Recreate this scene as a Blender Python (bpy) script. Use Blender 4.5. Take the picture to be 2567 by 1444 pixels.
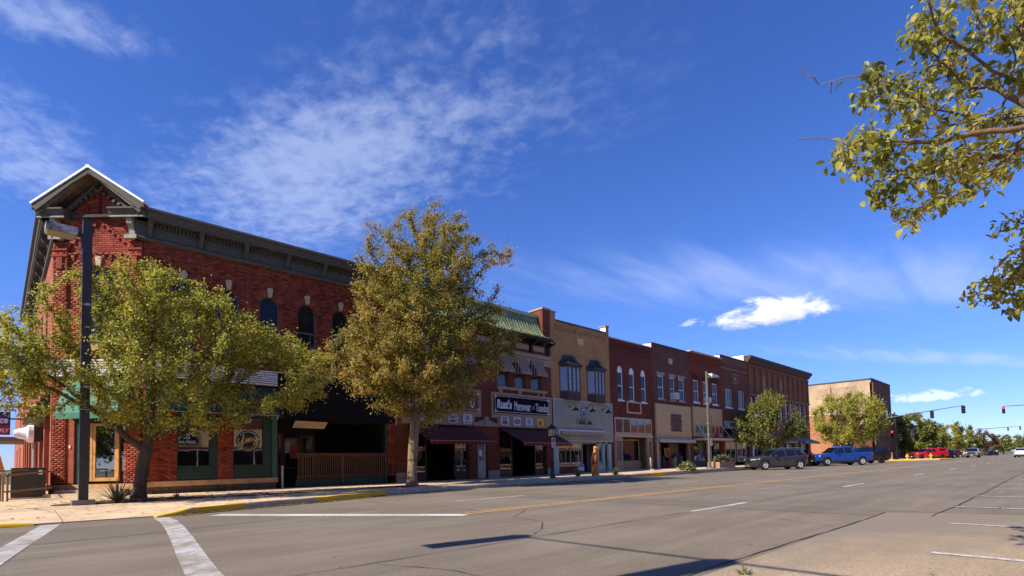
import bpy, bmesh, math, random
import numpy as np
from math import sin, cos, pi, radians, sqrt, atan2, hypot
from mathutils import Vector, Matrix

# ------------------------------------------------------------------ scene, camera, sky, sun
for o in list(bpy.data.objects): bpy.data.objects.remove(o)
S = bpy.context.scene
COL = S.collection
random.seed(7); RNG = np.random.default_rng(7)

CAM_H = 1.06                                   # phone held low at the near kerb
YAW, PITCH, ROLL = radians(45.99), radians(2.642), radians(-1.159)
FPX, PX, PY = 1339.3, 1283.5, 1095.4           # focal length / principal point of the photograph (px of 2567x1444)
_fw = Vector((cos(YAW)*cos(PITCH), sin(YAW)*cos(PITCH), sin(PITCH)))
_rt = Vector((sin(YAW), -cos(YAW), 0)); _up = _rt.cross(_fw)
_r2 = _rt*cos(ROLL)+_up*sin(ROLL); _u2 = -_rt*sin(ROLL)+_up*cos(ROLL)
cam = bpy.data.cameras.new('camera'); camo = bpy.data.objects.new('camera', cam); COL.objects.link(camo)
camo.matrix_world = Matrix(((_r2.x, _u2.x, -_fw.x, 0), (_r2.y, _u2.y, -_fw.y, 0), (_r2.z, _u2.z, -_fw.z, CAM_H), (0, 0, 0, 1)))
cam.sensor_width = 36; cam.lens = FPX/2567*36; cam.shift_y = (PY-722)/2567; cam.clip_start = .05; cam.clip_end = 6000
S.camera = camo

SUN_AZ = Vector((-.984, .18)); SUN_EL = radians(41)     # horizontal direction towards the sun
sun = bpy.data.lights.new('sun', 'SUN'); sun.energy = 5.0; sun.angle = radians(.53); sun.color = (1, .93, .80)
suno = bpy.data.objects.new('sun', sun); COL.objects.link(suno)
_ts = Vector((SUN_AZ.x*cos(SUN_EL), SUN_AZ.y*cos(SUN_EL), sin(SUN_EL))).normalized()
suno.rotation_euler = _ts.to_track_quat('Z', 'Y').to_euler(); suno.location = (0, 0, 60)

V = S.view_settings
V.view_transform = 'Standard'; V.look = 'None'; V.gamma = 1; V.exposure = 0.5; V.use_curve_mapping = False

class NT:                                      # tiny node-tree helper
    def __init__(s, t): s.t = t
    def n(s, typ, inp=None, **kw):
        nd = s.t.nodes.new(typ)
        for k, v in kw.items(): setattr(nd, k, v)
        for k, v in (inp or {}).items():
            sk = nd.inputs[k]
            if isinstance(v, bpy.types.NodeSocket): s.t.links.new(v, sk)
            else: sk.default_value = v
        return nd
    def math(s, op, a, b=None, c=None, clamp=False):
        nd = s.t.nodes.new('ShaderNodeMath'); nd.operation = op; nd.use_clamp = clamp
        for i, v in enumerate((a, b, c)):
            if v is None: continue
            if isinstance(v, bpy.types.NodeSocket): s.t.links.new(v, nd.inputs[i])
            else: nd.inputs[i].default_value = v
        return nd.outputs[0]
    def vmath(s, op, a, b=None):
        nd = s.t.nodes.new('ShaderNodeVectorMath'); nd.operation = op
        for i, v in enumerate((a, b)):
            if v is None: continue
            if isinstance(v, bpy.types.NodeSocket): s.t.links.new(v, nd.inputs[i])
            else: nd.inputs[i].default_value = v
        return nd
    def noise(s, vec, scale, detail=4, rough=.55, dist=0.):
        return s.n('ShaderNodeTexNoise', {'Vector': vec, 'Scale': scale, 'Detail': detail, 'Roughness': rough, 'Distortion': dist}).outputs['Fac']
    def smooth(s, v, a, b):
        nd = s.n('ShaderNodeMapRange', {'Value': v, 'From Min': a, 'From Max': b, 'To Min': 0., 'To Max': 1.}, interpolation_type='SMOOTHSTEP')
        return nd.outputs['Result']
    def mix(s, f, a, b, mode='MIX'):
        nd = s.t.nodes.new('ShaderNodeMix'); nd.data_type = 'RGBA'; nd.blend_type = mode
        for i, v in ((0, f), (6, a), (7, b)):
            if isinstance(v, bpy.types.NodeSocket): s.t.links.new(v, nd.inputs[i])
            elif i == 0: nd.inputs[0].default_value = v
            else: nd.inputs[i].default_value = (*v[:3], 1)
        return nd.outputs[2]

def build_world():
    W = bpy.data.worlds.new('World'); S.world = W; W.use_nodes = True
    t = W.node_tree; t.nodes.clear(); N = NT(t)
    sky = N.n('ShaderNodeTexSky', sky_type='NISHITA'); sky.sun_disc = False
    sky.sun_elevation = SUN_EL; sky.sun_rotation = atan2(SUN_AZ.x, SUN_AZ.y)
    sky.altitude = 300; sky.air_density = 1.0; sky.dust_density = .0; sky.ozone_density = 5.5
    hs0 = N.n('ShaderNodeHueSaturation', {'Color': sky.outputs[0], 'Saturation': 1.15, 'Value': 1.0, 'Hue': .511, 'Fac': 1.})
    hs = N.n('ShaderNodeMix', data_type='RGBA', blend_type='MULTIPLY'); hs.inputs[0].default_value = 1.; t.links.new(hs0.outputs[0], hs.inputs[6]); hs.inputs[7].default_value = (.96, 1.0, 1.22, 1)
    tc = N.n('ShaderNodeTexCoord').outputs['Generated']
    sp = N.n('ShaderNodeSeparateXYZ', {'Vector': tc})
    lowair = N.mix(N.smooth(sp.outputs[2], .0, .34), (.60, .66, .88), (1, 1, 1)); hsl = N.mix(1., hs.outputs[2], lowair, 'MULTIPLY')
    z = N.math('MAXIMUM', sp.outputs[2], .015)
    u = N.math('DIVIDE', sp.outputs[0], z); v = N.math('DIVIDE', sp.outputs[1], z)
    P = N.n('ShaderNodeCombineXYZ', {'X': u, 'Y': v, 'Z': 0.}).outputs[0]
    # high thin cloud: wisps drawn out along one wind direction, with fine ripples inside
    def rot(ang, sx, sy, off=(0, 0, 0)):
        m = N.n('ShaderNodeMapping', {'Vector': P, 'Rotation': (0, 0, ang), 'Scale': (sx, sy, 1), 'Location': off}); return m.outputs[0]
    big = N.noise(rot(radians(28), 1.0, .8, (3.1, .4, 0)), 1.5, 3, .55, .3)
    fine = N.noise(rot(radians(50), 9., 7., (0, 0, 0)), 1.6, 4, .62, .25)
    wisp = N.noise(rot(radians(-25), .9, 4., (1.7, 2., 0)), 1.2, 3, .55, .4)
    def blob(cx, cy, ax, ay, ang, soft=1.):
        dx = N.math('SUBTRACT', u, cx); dy = N.math('SUBTRACT', v, cy)
        a = N.math('DIVIDE', N.math('ADD', N.math('MULTIPLY', dx, cos(ang)), N.math('MULTIPLY', dy, sin(ang))), ax)
        b = N.math('DIVIDE', N.math('SUBTRACT', N.math('MULTIPLY', dy, cos(ang)), N.math('MULTIPLY', dx, sin(ang))), ay)
        r = N.math('ADD', N.math('MULTIPLY', a, a), N.math('MULTIPLY', b, b))
        return N.math('EXPONENT', N.math('MULTIPLY', r, -soft))
    m1 = blob(.80, 1.80, 1.05, .50, radians(-76))         # main field left of centre
    m1b = blob(.78, .95, .45, .30, radians(-60))         # its thin upper part
    m2 = blob(.05, 2.25, .22, .55, radians(0))            # left edge
    m3 = blob(.06, 1.52, .28, .13, radians(-15))          # top left corner
    m4 = blob(3.6, .80, 2.3, .62, radians(-38))           # long veils to the right
    m5 = blob(7.4, .72, 3.0, .40, radians(-28))
    m6 = blob(-1.4, .2, 1.0, .7, radians(20))             # more of the same cloud overhead and behind
    m7 = blob(-2.5, -2.0, 1.6, .9, radians(-30)); m8 = blob(1.2, -2.2, 1.3, .6, radians(-30))
    msk = m1
    for m, w in ((m1b, .55), (m2, .85), (m3, 1.), (m6, .7), (m7, .8), (m8, .8)):
        msk = N.math('MAXIMUM', msk, N.math('MULTIPLY', m, w))
    rip = N.math('ADD', N.math('MULTIPLY', big, .6), N.math('MULTIPLY', fine, .62))
    d1 = N.math('MULTIPLY', N.smooth(N.math('ADD', rip, N.math('MULTIPLY', msk, .42)), .70, 1.16), N.smooth(msk, .05, .75))
    st = N.math('MAXIMUM', m4, N.math('MULTIPLY', m5, 1.0))
    d2 = N.math('MULTIPLY', N.smooth(N.math('ADD', wisp, N.math('MULTIPLY', st, .5)), .5, 1.25), N.smooth(st, .05, .9))
    dens = N.math('MINIMUM', N.math('ADD', N.math('MULTIPLY', d1, .46), N.math('MULTIPLY', d2, .40)), .85)
    # small cumulus low over the street
    def pxdir(x, y):
        d = (_fw + _r2*((x-PX)/FPX) - _u2*((y-PY)/FPX)).normalized(); return d
    def cumulus(cx, cy, hw, hh, gain, seed):
        c = pxdir(cx, cy); r = c.cross(Vector((0, 0, 1))).normalized(); up = r.cross(c).normalized()
        dc = N.vmath('DOT_PRODUCT', tc, tuple(c)).outputs['Value']
        a = N.math('DIVIDE', N.math('DIVIDE', N.vmath('DOT_PRODUCT', tc, tuple(r)).outputs['Value'], dc), hw)
        b = N.math('DIVIDE', N.math('DIVIDE', N.vmath('DOT_PRODUCT', tc, tuple(up)).outputs['Value'], dc), hh)
        cc = N.n('ShaderNodeCombineXYZ', {'X': N.math('MULTIPLY', a, 1.0*hw/hh*.33), 'Y': N.math('MULTIPLY', b, .62), 'Z': seed}).outputs[0]
        n1 = N.noise(cc, 1.7, 5, .6, .3)
        bb = N.math('MULTIPLY', b, N.math('ADD', 1., N.math('MULTIPLY', N.math('LESS_THAN', b, 0.), .55)))   # flatter base
        r2 = N.math('SQRT', N.math('ADD', N.math('MULTIPLY', a, a), N.math('MULTIPLY', bb, bb)))
        f = N.math('SUBTRACT', N.math('ADD', 1.0, N.math('MULTIPLY', N.math('SUBTRACT', n1, .5), 2.5)), r2)
        al = N.math('MULTIPLY', N.math('MULTIPLY', N.smooth(f, -.05, .62), gain), N.math('GREATER_THAN', dc, .5))
        sh = N.smooth(N.math('ADD', b, N.math('MULTIPLY', N.math('SUBTRACT', N.noise(cc, 3.2, 3, .6), .5), 2.)), -.75, .25)
        return al, sh
    al, sh = cumulus(1945, 787, .100, .029, 1., 2.3)
    al2, sh2 = cumulus(2330, 995, .060, .010, .75, 9.1)
    al3, sh3 = cumulus(1728, 812, .014, .008, .6, 4.4)
    base = N.mix(N.math('MULTIPLY', dens, 1.0), hsl, (4.6, 5.3, 7.2))
    ccol = N.mix(sh, (5.2, 5.3, 6.3), (8.0, 8.0, 8.2))
    base = N.mix(al, base, ccol); base = N.mix(al2, base, (6.4, 6.9, 7.8)); base = N.mix(al3, base, (5.4, 6., 7.6))
    bg = N.n('ShaderNodeBackground', {'Color': base, 'Strength': .112})
    out = N.n('ShaderNodeOutputWorld'); t.links.new(bg.outputs[0], out.inputs[0])
build_world()
S.world.cycles.sampling_method = 'MANUAL'; S.world.cycles.sample_map_resolution = 256

# ------------------------------------------------------------------ helpers
def pray(x, y): return _fw + _r2*((x-PX)/FPX) - _u2*((y-PY)/FPX)
def gp(x, y, z=0.):                            # photograph point on the ground plane z
    d = pray(x, y); t = (z-CAM_H)/d.z; return (d.x*t, d.y*t)
FY = 22.8                                      # street facades stand on this plane
def fp(x, y, Y=FY):                            # photograph point on a plane parallel to the street
    d = pray(x, y); t = Y/d.y; return (d.x*t, CAM_H+d.z*t)
def fr(x0, x1, yt, yb, Y=FY):                  # rectangle on that plane
    xm, ym = (x0+x1)/2, (yt+yb)/2
    return fp(x0, ym, Y)[0], fp(x1, ym, Y)[0], fp(xm, yb, Y)[1], fp(xm, yt, Y)[1]

class MB:
    def __init__(s): s.v = []; s.f = []; s.m = []
    def add(s, vs, fs, mi=0):
        b = len(s.v); s.v += [tuple(p) for p in vs]; s.f += [tuple(i+b for i in f) for f in fs]; s.m += [mi]*len(fs); return s
    def box(s, x0, x1, y0, y1, z0, z1, mi=0):
        if x0 > x1: x0, x1 = x1, x0
        if y0 > y1: y0, y1 = y1, y0
        if z0 > z1: z0, z1 = z1, z0
        return s.add([(x0, y0, z0), (x1, y0, z0), (x1, y1, z0), (x0, y1, z0), (x0, y0, z1), (x1, y0, z1), (x1, y1, z1), (x0, y1, z1)],
                     [(0, 3, 2, 1), (4, 5, 6, 7), (0, 1, 5, 4), (1, 2, 6, 5), (2, 3, 7, 6), (3, 0, 4, 7)], mi)
    def quad(s, a, b, c, d, mi=0): return s.add([a, b, c, d], [(0, 1, 2, 3)], mi)
    def poly(s, pts, mi=0): return s.add(pts, [tuple(range(len(pts)))], mi)
    def prism(s, pts, off, mi=0):              # polygon pts (3D) extruded by off
        n = len(pts); o = Vector(off); q = [tuple(Vector(p)+o) for p in pts]
        fs = [tuple(range(n))[::-1], tuple(range(n, 2*n))] + [(i, (i+1) % n, n+(i+1) % n, n+i) for i in range(n)]
        return s.add(list(pts)+q, fs, mi)
    def tube(s, path, r, n=8, mi=0, cap=True):
        path = [Vector(p) for p in path]; rs = r if isinstance(r, (list, tuple)) else [r]*len(path)
        vs = []; up = None
        for i, p in enumerate(path):
            d = (path[min(i+1, len(path)-1)]-path[max(i-1, 0)]).normalized()
            if up is None: up = Vector((0, 0, 1)) if abs(d.z) < .9 else Vector((1, 0, 0))
            a = d.cross(up)
            if a.length < 1e-4: a = d.cross(Vector((0, 1, 0)))
            a.normalize(); b = a.cross(d).normalized(); up = b
            for k in range(n):
                t = 2*pi*k/n; vs.append(p+a*(cos(t)*rs[i])+b*(sin(t)*rs[i]))
        fs = [(i*n+k, i*n+(k+1) % n, (i+1)*n+(k+1) % n, (i+1)*n+k) for i in range(len(path)-1) for k in range(n)]
        if cap: fs += [tuple(range(n))[::-1], tuple(range((len(path)-1)*n, len(path)*n))]
        return s.add(vs, fs, mi)
    def lathe(s, prof, c=(0, 0, 0), n=16, axis='z', mi=0):
        vs = []
        for r, h in prof:
            for k in range(n):
                t = 2*pi*k/n; a, b = r*cos(t), r*sin(t)
                p = (a, b, h) if axis == 'z' else ((h, a, b) if axis == 'x' else (a, h, b))
                vs.append((p[0]+c[0], p[1]+c[1], p[2]+c[2]))
        fs = [(i*n+k, i*n+(k+1) % n, (i+1)*n+(k+1) % n, (i+1)*n+k) for i in range(len(prof)-1) for k in range(n)]
        return s.add(vs, fs, mi)
    def ball(s, c, r, n=10, mi=0):
        rx, ry, rz = r if isinstance(r, (list, tuple)) else (r, r, r)
        vs = []; m = max(4, n//2)
        for i in range(m+1):
            ph = pi*i/m
            for k in range(n):
                t = 2*pi*k/n; vs.append((c[0]+rx*sin(ph)*cos(t), c[1]+ry*sin(ph)*sin(t), c[2]+rz*cos(ph)))
        return s.add(vs, [(i*n+k, i*n+(k+1) % n, (i+1)*n+(k+1) % n, (i+1)*n+k) for i in range(m) for k in range(n)], mi)
    def xf(s, M):                              # transform everything collected so far
        s.v = [tuple(M @ Vector(p)) for p in s.v]; return s
    def build(s, name, mat, parent=None, smooth=None):
        me = bpy.data.meshes.new(name); me.from_pydata(s.v, [], s.f)
        for m in (mat if isinstance(mat, (list, tuple)) else [mat]): me.materials.append(m)
        if any(s.m): me.polygons.foreach_set('material_index', s.m)
        me.update()
        if smooth is not None:
            me.polygons.foreach_set('use_smooth', [True]*len(me.polygons)); me.set_sharp_from_angle(angle=radians(smooth))
        o = bpy.data.objects.new(name, me); COL.objects.link(o)
        if parent: o.parent = parent; o.matrix_parent_inverse = parent.matrix_world.inverted()
        return o
def np_mesh(name, verts, faces, mat, parent=None, attr=None, smooth=False):
    """verts (n,3), faces (m,k) as numpy; attr = per-face random value stored as 'rnd'"""
    me = bpy.data.meshes.new(name); k = faces.shape[1]
    me.vertices.add(len(verts)); me.vertices.foreach_set('co', np.ascontiguousarray(verts, np.float32).ravel())
    me.loops.add(faces.size); me.loops.foreach_set('vertex_index', np.ascontiguousarray(faces, np.int32).ravel())
    me.polygons.add(len(faces)); me.polygons.foreach_set('loop_start', np.arange(0, faces.size, k, dtype=np.int32))
    if attr is not None:
        a = me.attributes.new('rnd', 'FLOAT', 'FACE'); a.data.foreach_set('value', np.ascontiguousarray(attr, np.float32))
    me.update(calc_edges=True); me.materials.append(mat)
    if smooth: me.polygons.foreach_set('use_smooth', np.ones(len(faces), bool))
    o = bpy.data.objects.new(name, me); COL.objects.link(o)
    if parent: o.parent = parent; o.matrix_parent_inverse = parent.matrix_world.inverted()
    return o
def tag(o, label, cat, group=None, kind=None):
    if label: o['label'] = label
    if cat: o['category'] = cat
    if group: o['group'] = group
    if kind: o['kind'] = kind
    return o
def empty(name, loc, rz=0., label=None, cat=None, group=None):
    e = bpy.data.objects.new(name, None); COL.objects.link(e); e.empty_display_size = .2
    e.location = loc; e.rotation_euler = (0, 0, rz)
    e.matrix_world = Matrix.Translation(loc) @ Matrix.Rotation(rz, 4, 'Z')
    tag(e, label, cat, group); return e
def setloc(o, M): o.matrix_world = M

# ------------------------------------------------------------------ materials
MATS = {}
def WB(c):                                     # warm cast put into base colours against blue sky light; clean whites stay neutral
    if min(c) > .45 and max(c)-min(c) < .08: return c
    return (min(1, c[0]*1.16), c[1], c[2]*.80)
def mat(name, col, rough=.7, metal=0., var=.12, scale=6., bump=0., bscale=40., spec=.5, coat=0., emit=None, stretch=None, trans=0.):
    if name in MATS: return MATS[name]
    col = WB(col)
    m = bpy.data.materials.new(name); m.use_nodes = True; t = m.node_tree; t.nodes.clear(); N = NT(t)
    g = N.n('ShaderNodeNewGeometry').outputs['Position']
    if stretch: g = N.n('ShaderNodeMapping', {'Vector': g, 'Scale': stretch}).outputs[0]
    b = N.n('ShaderNodeBsdfPrincipled', {'Roughness': rough, 'Metallic': metal, 'Specular IOR Level': spec, 'Coat Weight': coat})
    if var:
        n1 = N.noise(g, scale, 5, .6); n2 = N.noise(g, scale*7, 3, .5)
        f = N.math('ADD', N.math('MULTIPLY', n1, .7), N.math('MULTIPLY', n2, .3))
        f = N.smooth(f, .3, .7)
        lo = tuple(c*(1-var) for c in col); hi = tuple(min(1, c*(1+var)) for c in col)
        t.links.new(N.mix(f, lo, hi), b.inputs['Base Color'])
        t.links.new(N.math('ADD', rough-.06, N.math('MULTIPLY', f, .12), clamp=True), b.inputs['Roughness'])
    else: b.inputs['Base Color'].default_value = (*col, 1)
    if bump:
        bn = N.n('ShaderNodeBump', {'Strength': bump, 'Distance': .02, 'Height': N.noise(g, bscale, 4, .6)})
        t.links.new(bn.outputs[0], b.inputs['Normal'])
    if emit: b.inputs['Emission Color'].default_value = (*emit[:3], 1); b.inputs['Emission Strength'].default_value = emit[3]
    if trans: b.inputs['Transmission Weight'].default_value = trans
    o = N.n('ShaderNodeOutputMaterial'); t.links.new(b.outputs[0], o.inputs[0]); MATS[name] = m; return m
def brick_mat(name, c1, c2, mortar, scale=1., rough=.85, bump=.5, blend=.5):
    """brick courses 67 mm high laid on any vertical wall (x+y runs along the wall, z up)"""
    if name in MATS: return MATS[name]
    c1, c2, mortar = WB(c1), WB(c2), WB(mortar)
    m = bpy.data.materials.new(name); m.use_nodes = True; t = m.node_tree; t.nodes.clear(); N = NT(t)
    p = N.n('ShaderNodeSeparateXYZ', {'Vector': N.n('ShaderNodeNewGeometry').outputs['Position']})
    v = N.n('ShaderNodeCombineXYZ', {'X': N.math('ADD', p.outputs[0], p.outputs[1]), 'Y': p.outputs[2], 'Z': 0.}).outputs[0]
    bt = N.n('ShaderNodeTexBrick', {'Vector': v, 'Color1': (*c1, 1), 'Color2': (*c2, 1), 'Mortar': (*mortar, 1), 'Scale': 1., 'Mortar Size': .006*scale, 'Mortar Smooth': .2,
             'Bias': 0., 'Brick Width': .215*scale, 'Row Height': .072*scale})
    n1 = N.noise(v, .8, 4, .6); n2 = N.noise(v, 9., 3, .6)
    c = N.mix(N.smooth(n1, .35, .75), bt.outputs[0], tuple(x*.62 for x in c1), 'MIX'); 
    c = N.mix(.55, bt.outputs[0], c); c = N.mix(N.math('MULTIPLY', N.smooth(n2, .45, .8), .35), c, tuple(min(1, x*1.5) for x in c2))
    b = N.n('ShaderNodeBsdfPrincipled', {'Roughness': rough, 'Base Color': c, 'Specular IOR Level': .25})
    h = N.math('SUBTRACT', N.math('MULTIPLY', n2, .3), bt.outputs['Fac'])
    bn = N.n('ShaderNodeBump', {'Strength': bump, 'Distance': .01, 'Height': h}); t.links.new(bn.outputs[0], b.inputs['Normal'])
    o = N.n('ShaderNodeOutputMaterial'); t.links.new(b.outputs[0], o.inputs[0]); MATS[name] = m; return m
def piece_mat(name, ramp, rough=.85, attr=True, spec=.25, noise=9.):
    """colour varies piece by piece: face attribute 'rnd' on joined meshes, object random on single pieces"""
    if name in MATS: return MATS[name]
    m = bpy.data.materials.new(name); m.use_nodes = True; t = m.node_tree; t.nodes.clear(); N = NT(t)
    f = N.n('ShaderNodeAttribute', attribute_name='rnd').outputs['Fac'] if attr else N.n('ShaderNodeObjectInfo').outputs['Random']
    cr = N.n('ShaderNodeValToRGB', {'Fac': f}); e = cr.color_ramp.elements
    e[0].position = 0; e[0].color = (*ramp[0], 1); e[1].position = 1; e[1].color = (*ramp[-1], 1)
    for i, c in enumerate(ramp[1:-1]): el = e.new((i+1)/(len(ramp)-1)); el.color = (*c, 1)
    g = N.n('ShaderNodeNewGeometry').outputs['Position']
    n2 = N.noise(g, noise, 5, .65); n1 = N.noise(g, .7, 3, .5)
    c = N.mix(N.math('MULTIPLY', N.smooth(n2, .35, .75), .45), cr.outputs[0], tuple(x*.6 for x in ramp[0]))
    c = N.mix(N.math('MULTIPLY', N.smooth(n1, .45, .75), .35), c, tuple(x*.55 for x in ramp[len(ramp)//2]))
    stv = N.noise(N.n('ShaderNodeMapping', {'Vector': g, 'Scale': (1.6, 1.6, .22)}).outputs[0], 1.5, 5, .65)     # rain streaks and old soot
    c = N.mix(N.math('MULTIPLY', N.smooth(stv, .50, .72), .5), c, tuple(x*.38+.006 for x in ramp[1])); c = N.mix(N.math('MULTIPLY', N.smooth(stv, .46, .30), .28), c, tuple(min(1, x*1.25+.05) for x in ramp[-2]))
    b = N.n('ShaderNodeBsdfPrincipled', {'Roughness': rough, 'Base Color': c, 'Specular IOR Level': spec})
    bn = N.n('ShaderNodeBump', {'Strength': .4, 'Distance': .006, 'Height': N.noise(g, 60., 4, .6)}); t.links.new(bn.outputs[0], b.inputs['Normal'])
    o = N.n('ShaderNodeOutputMaterial'); t.links.new(b.outputs[0], o.inputs[0]); MATS[name] = m; return m
def leaf_mat(name, ramp, trans=.35, rough=.52):
    if name in MATS: return MATS[name]
    m = bpy.data.materials.new(name); m.use_nodes = True; t = m.node_tree; t.nodes.clear(); N = NT(t)
    f = N.n('ShaderNodeAttribute', attribute_name='rnd').outputs['Fac']
    cr = N.n('ShaderNodeValToRGB', {'Fac': f}); e = cr.color_ramp.elements
    e[0].position = 0; e[0].color = (*ramp[0], 1); e[1].position = 1; e[1].color = (*ramp[-1], 1)
    for i, c in enumerate(ramp[1:-1]): el = e.new((i+1)/(len(ramp)-1)); el.color = (*c, 1)
    b = N.n('ShaderNodeBsdfPrincipled', {'Roughness': rough, 'Base Color': cr.outputs[0], 'Specular IOR Level': .38})
    tr = N.n('ShaderNodeBsdfTranslucent', {'Color': N.mix(1., cr.outputs[0], (1.3, 1.3, 1.0), 'MULTIPLY')})
    mx = N.n('ShaderNodeMixShader', {0: trans, 1: b.outputs[0], 2: tr.outputs[0]})
    o = N.n('ShaderNodeOutputMaterial'); t.links.new(mx.outputs[0], o.inputs[0]); MATS[name] = m; return m
def glass_mat(name, tint=(.012, .014, .016), rough=.03, alpha=0., spec=.6):
    """window glass: mirror-like reflection over whatever stands behind it (alpha = share of see-through)"""
    if name in MATS: return MATS[name]
    m = bpy.data.materials.new(name); m.use_nodes = True; t = m.node_tree; t.nodes.clear(); N = NT(t)
    g = N.n('ShaderNodeNewGeometry').outputs['Position']
    bn = N.n('ShaderNodeBump', {'Strength': .03, 'Distance': .02, 'Height': N.noise(g, 1.6, 2, .5)})
    b = N.n('ShaderNodeBsdfPrincipled', {'Base Color': (*tint, 1), 'Roughness': rough, 'Specular IOR Level': spec, 'IOR': 1.52, 'Normal': bn.outputs[0]})
    if alpha:
        fr_ = N.n('ShaderNodeFresnel', {'IOR': 1.5, 'Normal': bn.outputs[0]}).outputs[0]
        tp = N.n('ShaderNodeBsdfTransparent', {'Color': (.86, .9, .9, 1)}); gl = N.n('ShaderNodeBsdfGlossy', {'Color': (1, 1, 1, 1), 'Roughness': .02, 'Normal': bn.outputs[0]})
        s = N.n('ShaderNodeMixShader', {0: N.math('ADD', N.math('MULTIPLY', fr_, 1.6), 1-alpha, clamp=True), 1: tp.outputs[0], 2: gl.outputs[0]}).outputs[0]
    else: s = b.outputs[0]
    o = N.n('ShaderNodeOutputMaterial'); t.links.new(s, o.inputs[0]); MATS[name] = m; return m
def paint_mat(name, col, metal=.0, rough=.25):
    return mat(name, col, rough=rough, metal=metal, var=.05, scale=2., coat=1.0, spec=.5)

BLACK = lambda: mat('black_paint', (.012, .012, .014), .5, var=.2)
def text_mesh(body, size, bold=0., squash=1., align='CENTER', shear=0., space=1.):
    cu = bpy.data.curves.new('lettering', 'FONT'); cu.body = body; cu.size = size; cu.align_x = align; cu.align_y = 'CENTER'
    cu.offset = bold; cu.extrude = .004; cu.shear = shear; cu.space_character = space; cu.resolution_u = 3
    o = bpy.data.objects.new('lettering', cu); COL.objects.link(o)
    bpy.context.view_layer.update()
    me = bpy.data.meshes.new_from_object(o.evaluated_get(bpy.context.evaluated_depsgraph_get()))
    bpy.data.objects.remove(o); bpy.data.curves.remove(cu)
    if squash != 1.: me.transform(Matrix.Diagonal((squash, 1, 1, 1)))
    return me
def lettering(body, x, y, z, size, m, parent, bold=0., squash=1., normal='-y', width=None, height=None, shear=0., name='lettering', space=1.):
    """raised letters standing on a vertical board; normal is the side they face"""
    me = text_mesh(body, size, bold, 1., shear=shear, space=space)
    xs = [v.co.x for v in me.vertices]; ys = [v.co.y for v in me.vertices]
    cx, cy = (min(xs)+max(xs))/2, (min(ys)+max(ys))/2; w, h = max(xs)-min(xs), max(ys)-min(ys)
    sx = width/w if width else squash; sy = height/h if height else 1.
    me.transform(Matrix.Diagonal((sx, sy, 1, 1)) @ Matrix.Translation((-cx, -cy, 0)))
    me.materials.clear(); me.materials.append(m)
    o = bpy.data.objects.new(name, me); COL.objects.link(o)
    R = {'-y': Matrix.Rotation(pi/2, 4, 'X'), '+y': Matrix.Rotation(pi, 4, 'Z') @ Matrix.Rotation(pi/2, 4, 'X'),
         '-x': Matrix.Rotation(-pi/2, 4, 'Z') @ Matrix.Rotation(pi/2, 4, 'X')}[normal]
    me.transform(Matrix.Translation((x, y, z)) @ R)
    if parent: o.parent = parent; o.matrix_parent_inverse = parent.matrix_world.inverted()
    return o
# ------------------------------------------------------------------ ground, road, pavement
def road_mat(name, c, c2, blot=.5, fine=75., stretchx=.12):
    if name in MATS: return MATS[name]
    m = bpy.data.materials.new(name); m.use_nodes = True; t = m.node_tree; t.nodes.clear(); N = NT(t)
    g = N.n('ShaderNodeNewGeometry').outputs['Position']
    sx = N.n('ShaderNodeMapping', {'Vector': g, 'Scale': (stretchx, 1., 1.)}).outputs[0]
    n1 = N.noise(g, .35, 4, .6); n2 = N.noise(sx, 2.6, 5, .65); n3 = N.noise(g, fine, 2, .6); n4 = N.noise(g, 22., 4, .75)
    f = N.math('ADD', N.math('MULTIPLY', n1, .5), N.math('MULTIPLY', n2, .5))
    col = N.mix(N.smooth(f, .36, .64), c, c2)
    yy = N.n('ShaderNodeSeparateXYZ', {'Vector': g}).outputs[1]                     # tyre-polished tracks along the lanes, drips between them
    trk = N.math('MULTIPLY', N.math('ADD', N.math('SINE', N.math('MULTIPLY', N.math('SUBTRACT', yy, 8.3), 2*pi/1.68)), 1.), .5)
    trk = N.math('MULTIPLY', trk, N.smooth(N.noise(sx, 1.4, 4, .6), .38, .62)); col = N.mix(N.math('MULTIPLY', trk, .26), col, tuple(x*.62 for x in c))
    drip = N.smooth(N.noise(g, 3.1, 6, .75), .66, .74); col = N.mix(N.math('MULTIPLY', drip, .5), col, tuple(x*.45 for x in c))
    col = N.mix(N.math('MULTIPLY', N.smooth(n4, .47, .72), .38), col, tuple(min(1, x*1.5) for x in c2))
    col = N.mix(N.math('MULTIPLY', N.smooth(n3, .47, .62), .6), col, tuple(x*.42 for x in c))
    b = N.n('ShaderNodeBsdfPrincipled', {'Roughness': .88, 'Base Color': col, 'Specular IOR Level': .25})
    bn = N.n('ShaderNodeBump', {'Strength': .45, 'Distance': .006, 'Height': N.math('ADD', n3, N.math('MULTIPLY', n4, .7))}); t.links.new(bn.outputs[0], b.inputs['Normal'])
    o = N.n('ShaderNodeOutputMaterial'); t.links.new(b.outputs[0], o.inputs[0]); MATS[name] = m; return m
def worn_mat(name, col, under, wear=.45, scale=14.):
    if name in MATS: return MATS[name]
    m = bpy.data.materials.new(name); m.use_nodes = True; t = m.node_tree; t.nodes.clear(); N = NT(t)
    g = N.n('ShaderNodeNewGeometry').outputs['Position']
    n = N.math('ADD', N.math('MULTIPLY', N.noise(g, scale, 6, .7), .65), N.math('MULTIPLY', N.noise(g, 1.1, 3, .5), .35))
    c = N.mix(N.smooth(n, wear-.09, wear+.14), under, col)
    b = N.n('ShaderNodeBsdfPrincipled', {'Roughness': .75, 'Base Color': c, 'Specular IOR Level': .3})
    o = N.n('ShaderNodeOutputMaterial'); t.links.new(b.outputs[0], o.inputs[0]); MATS[name] = m; return m
ROADC, ROADC2 = (.180, .143, .104), (.258, .208, .153)
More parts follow.
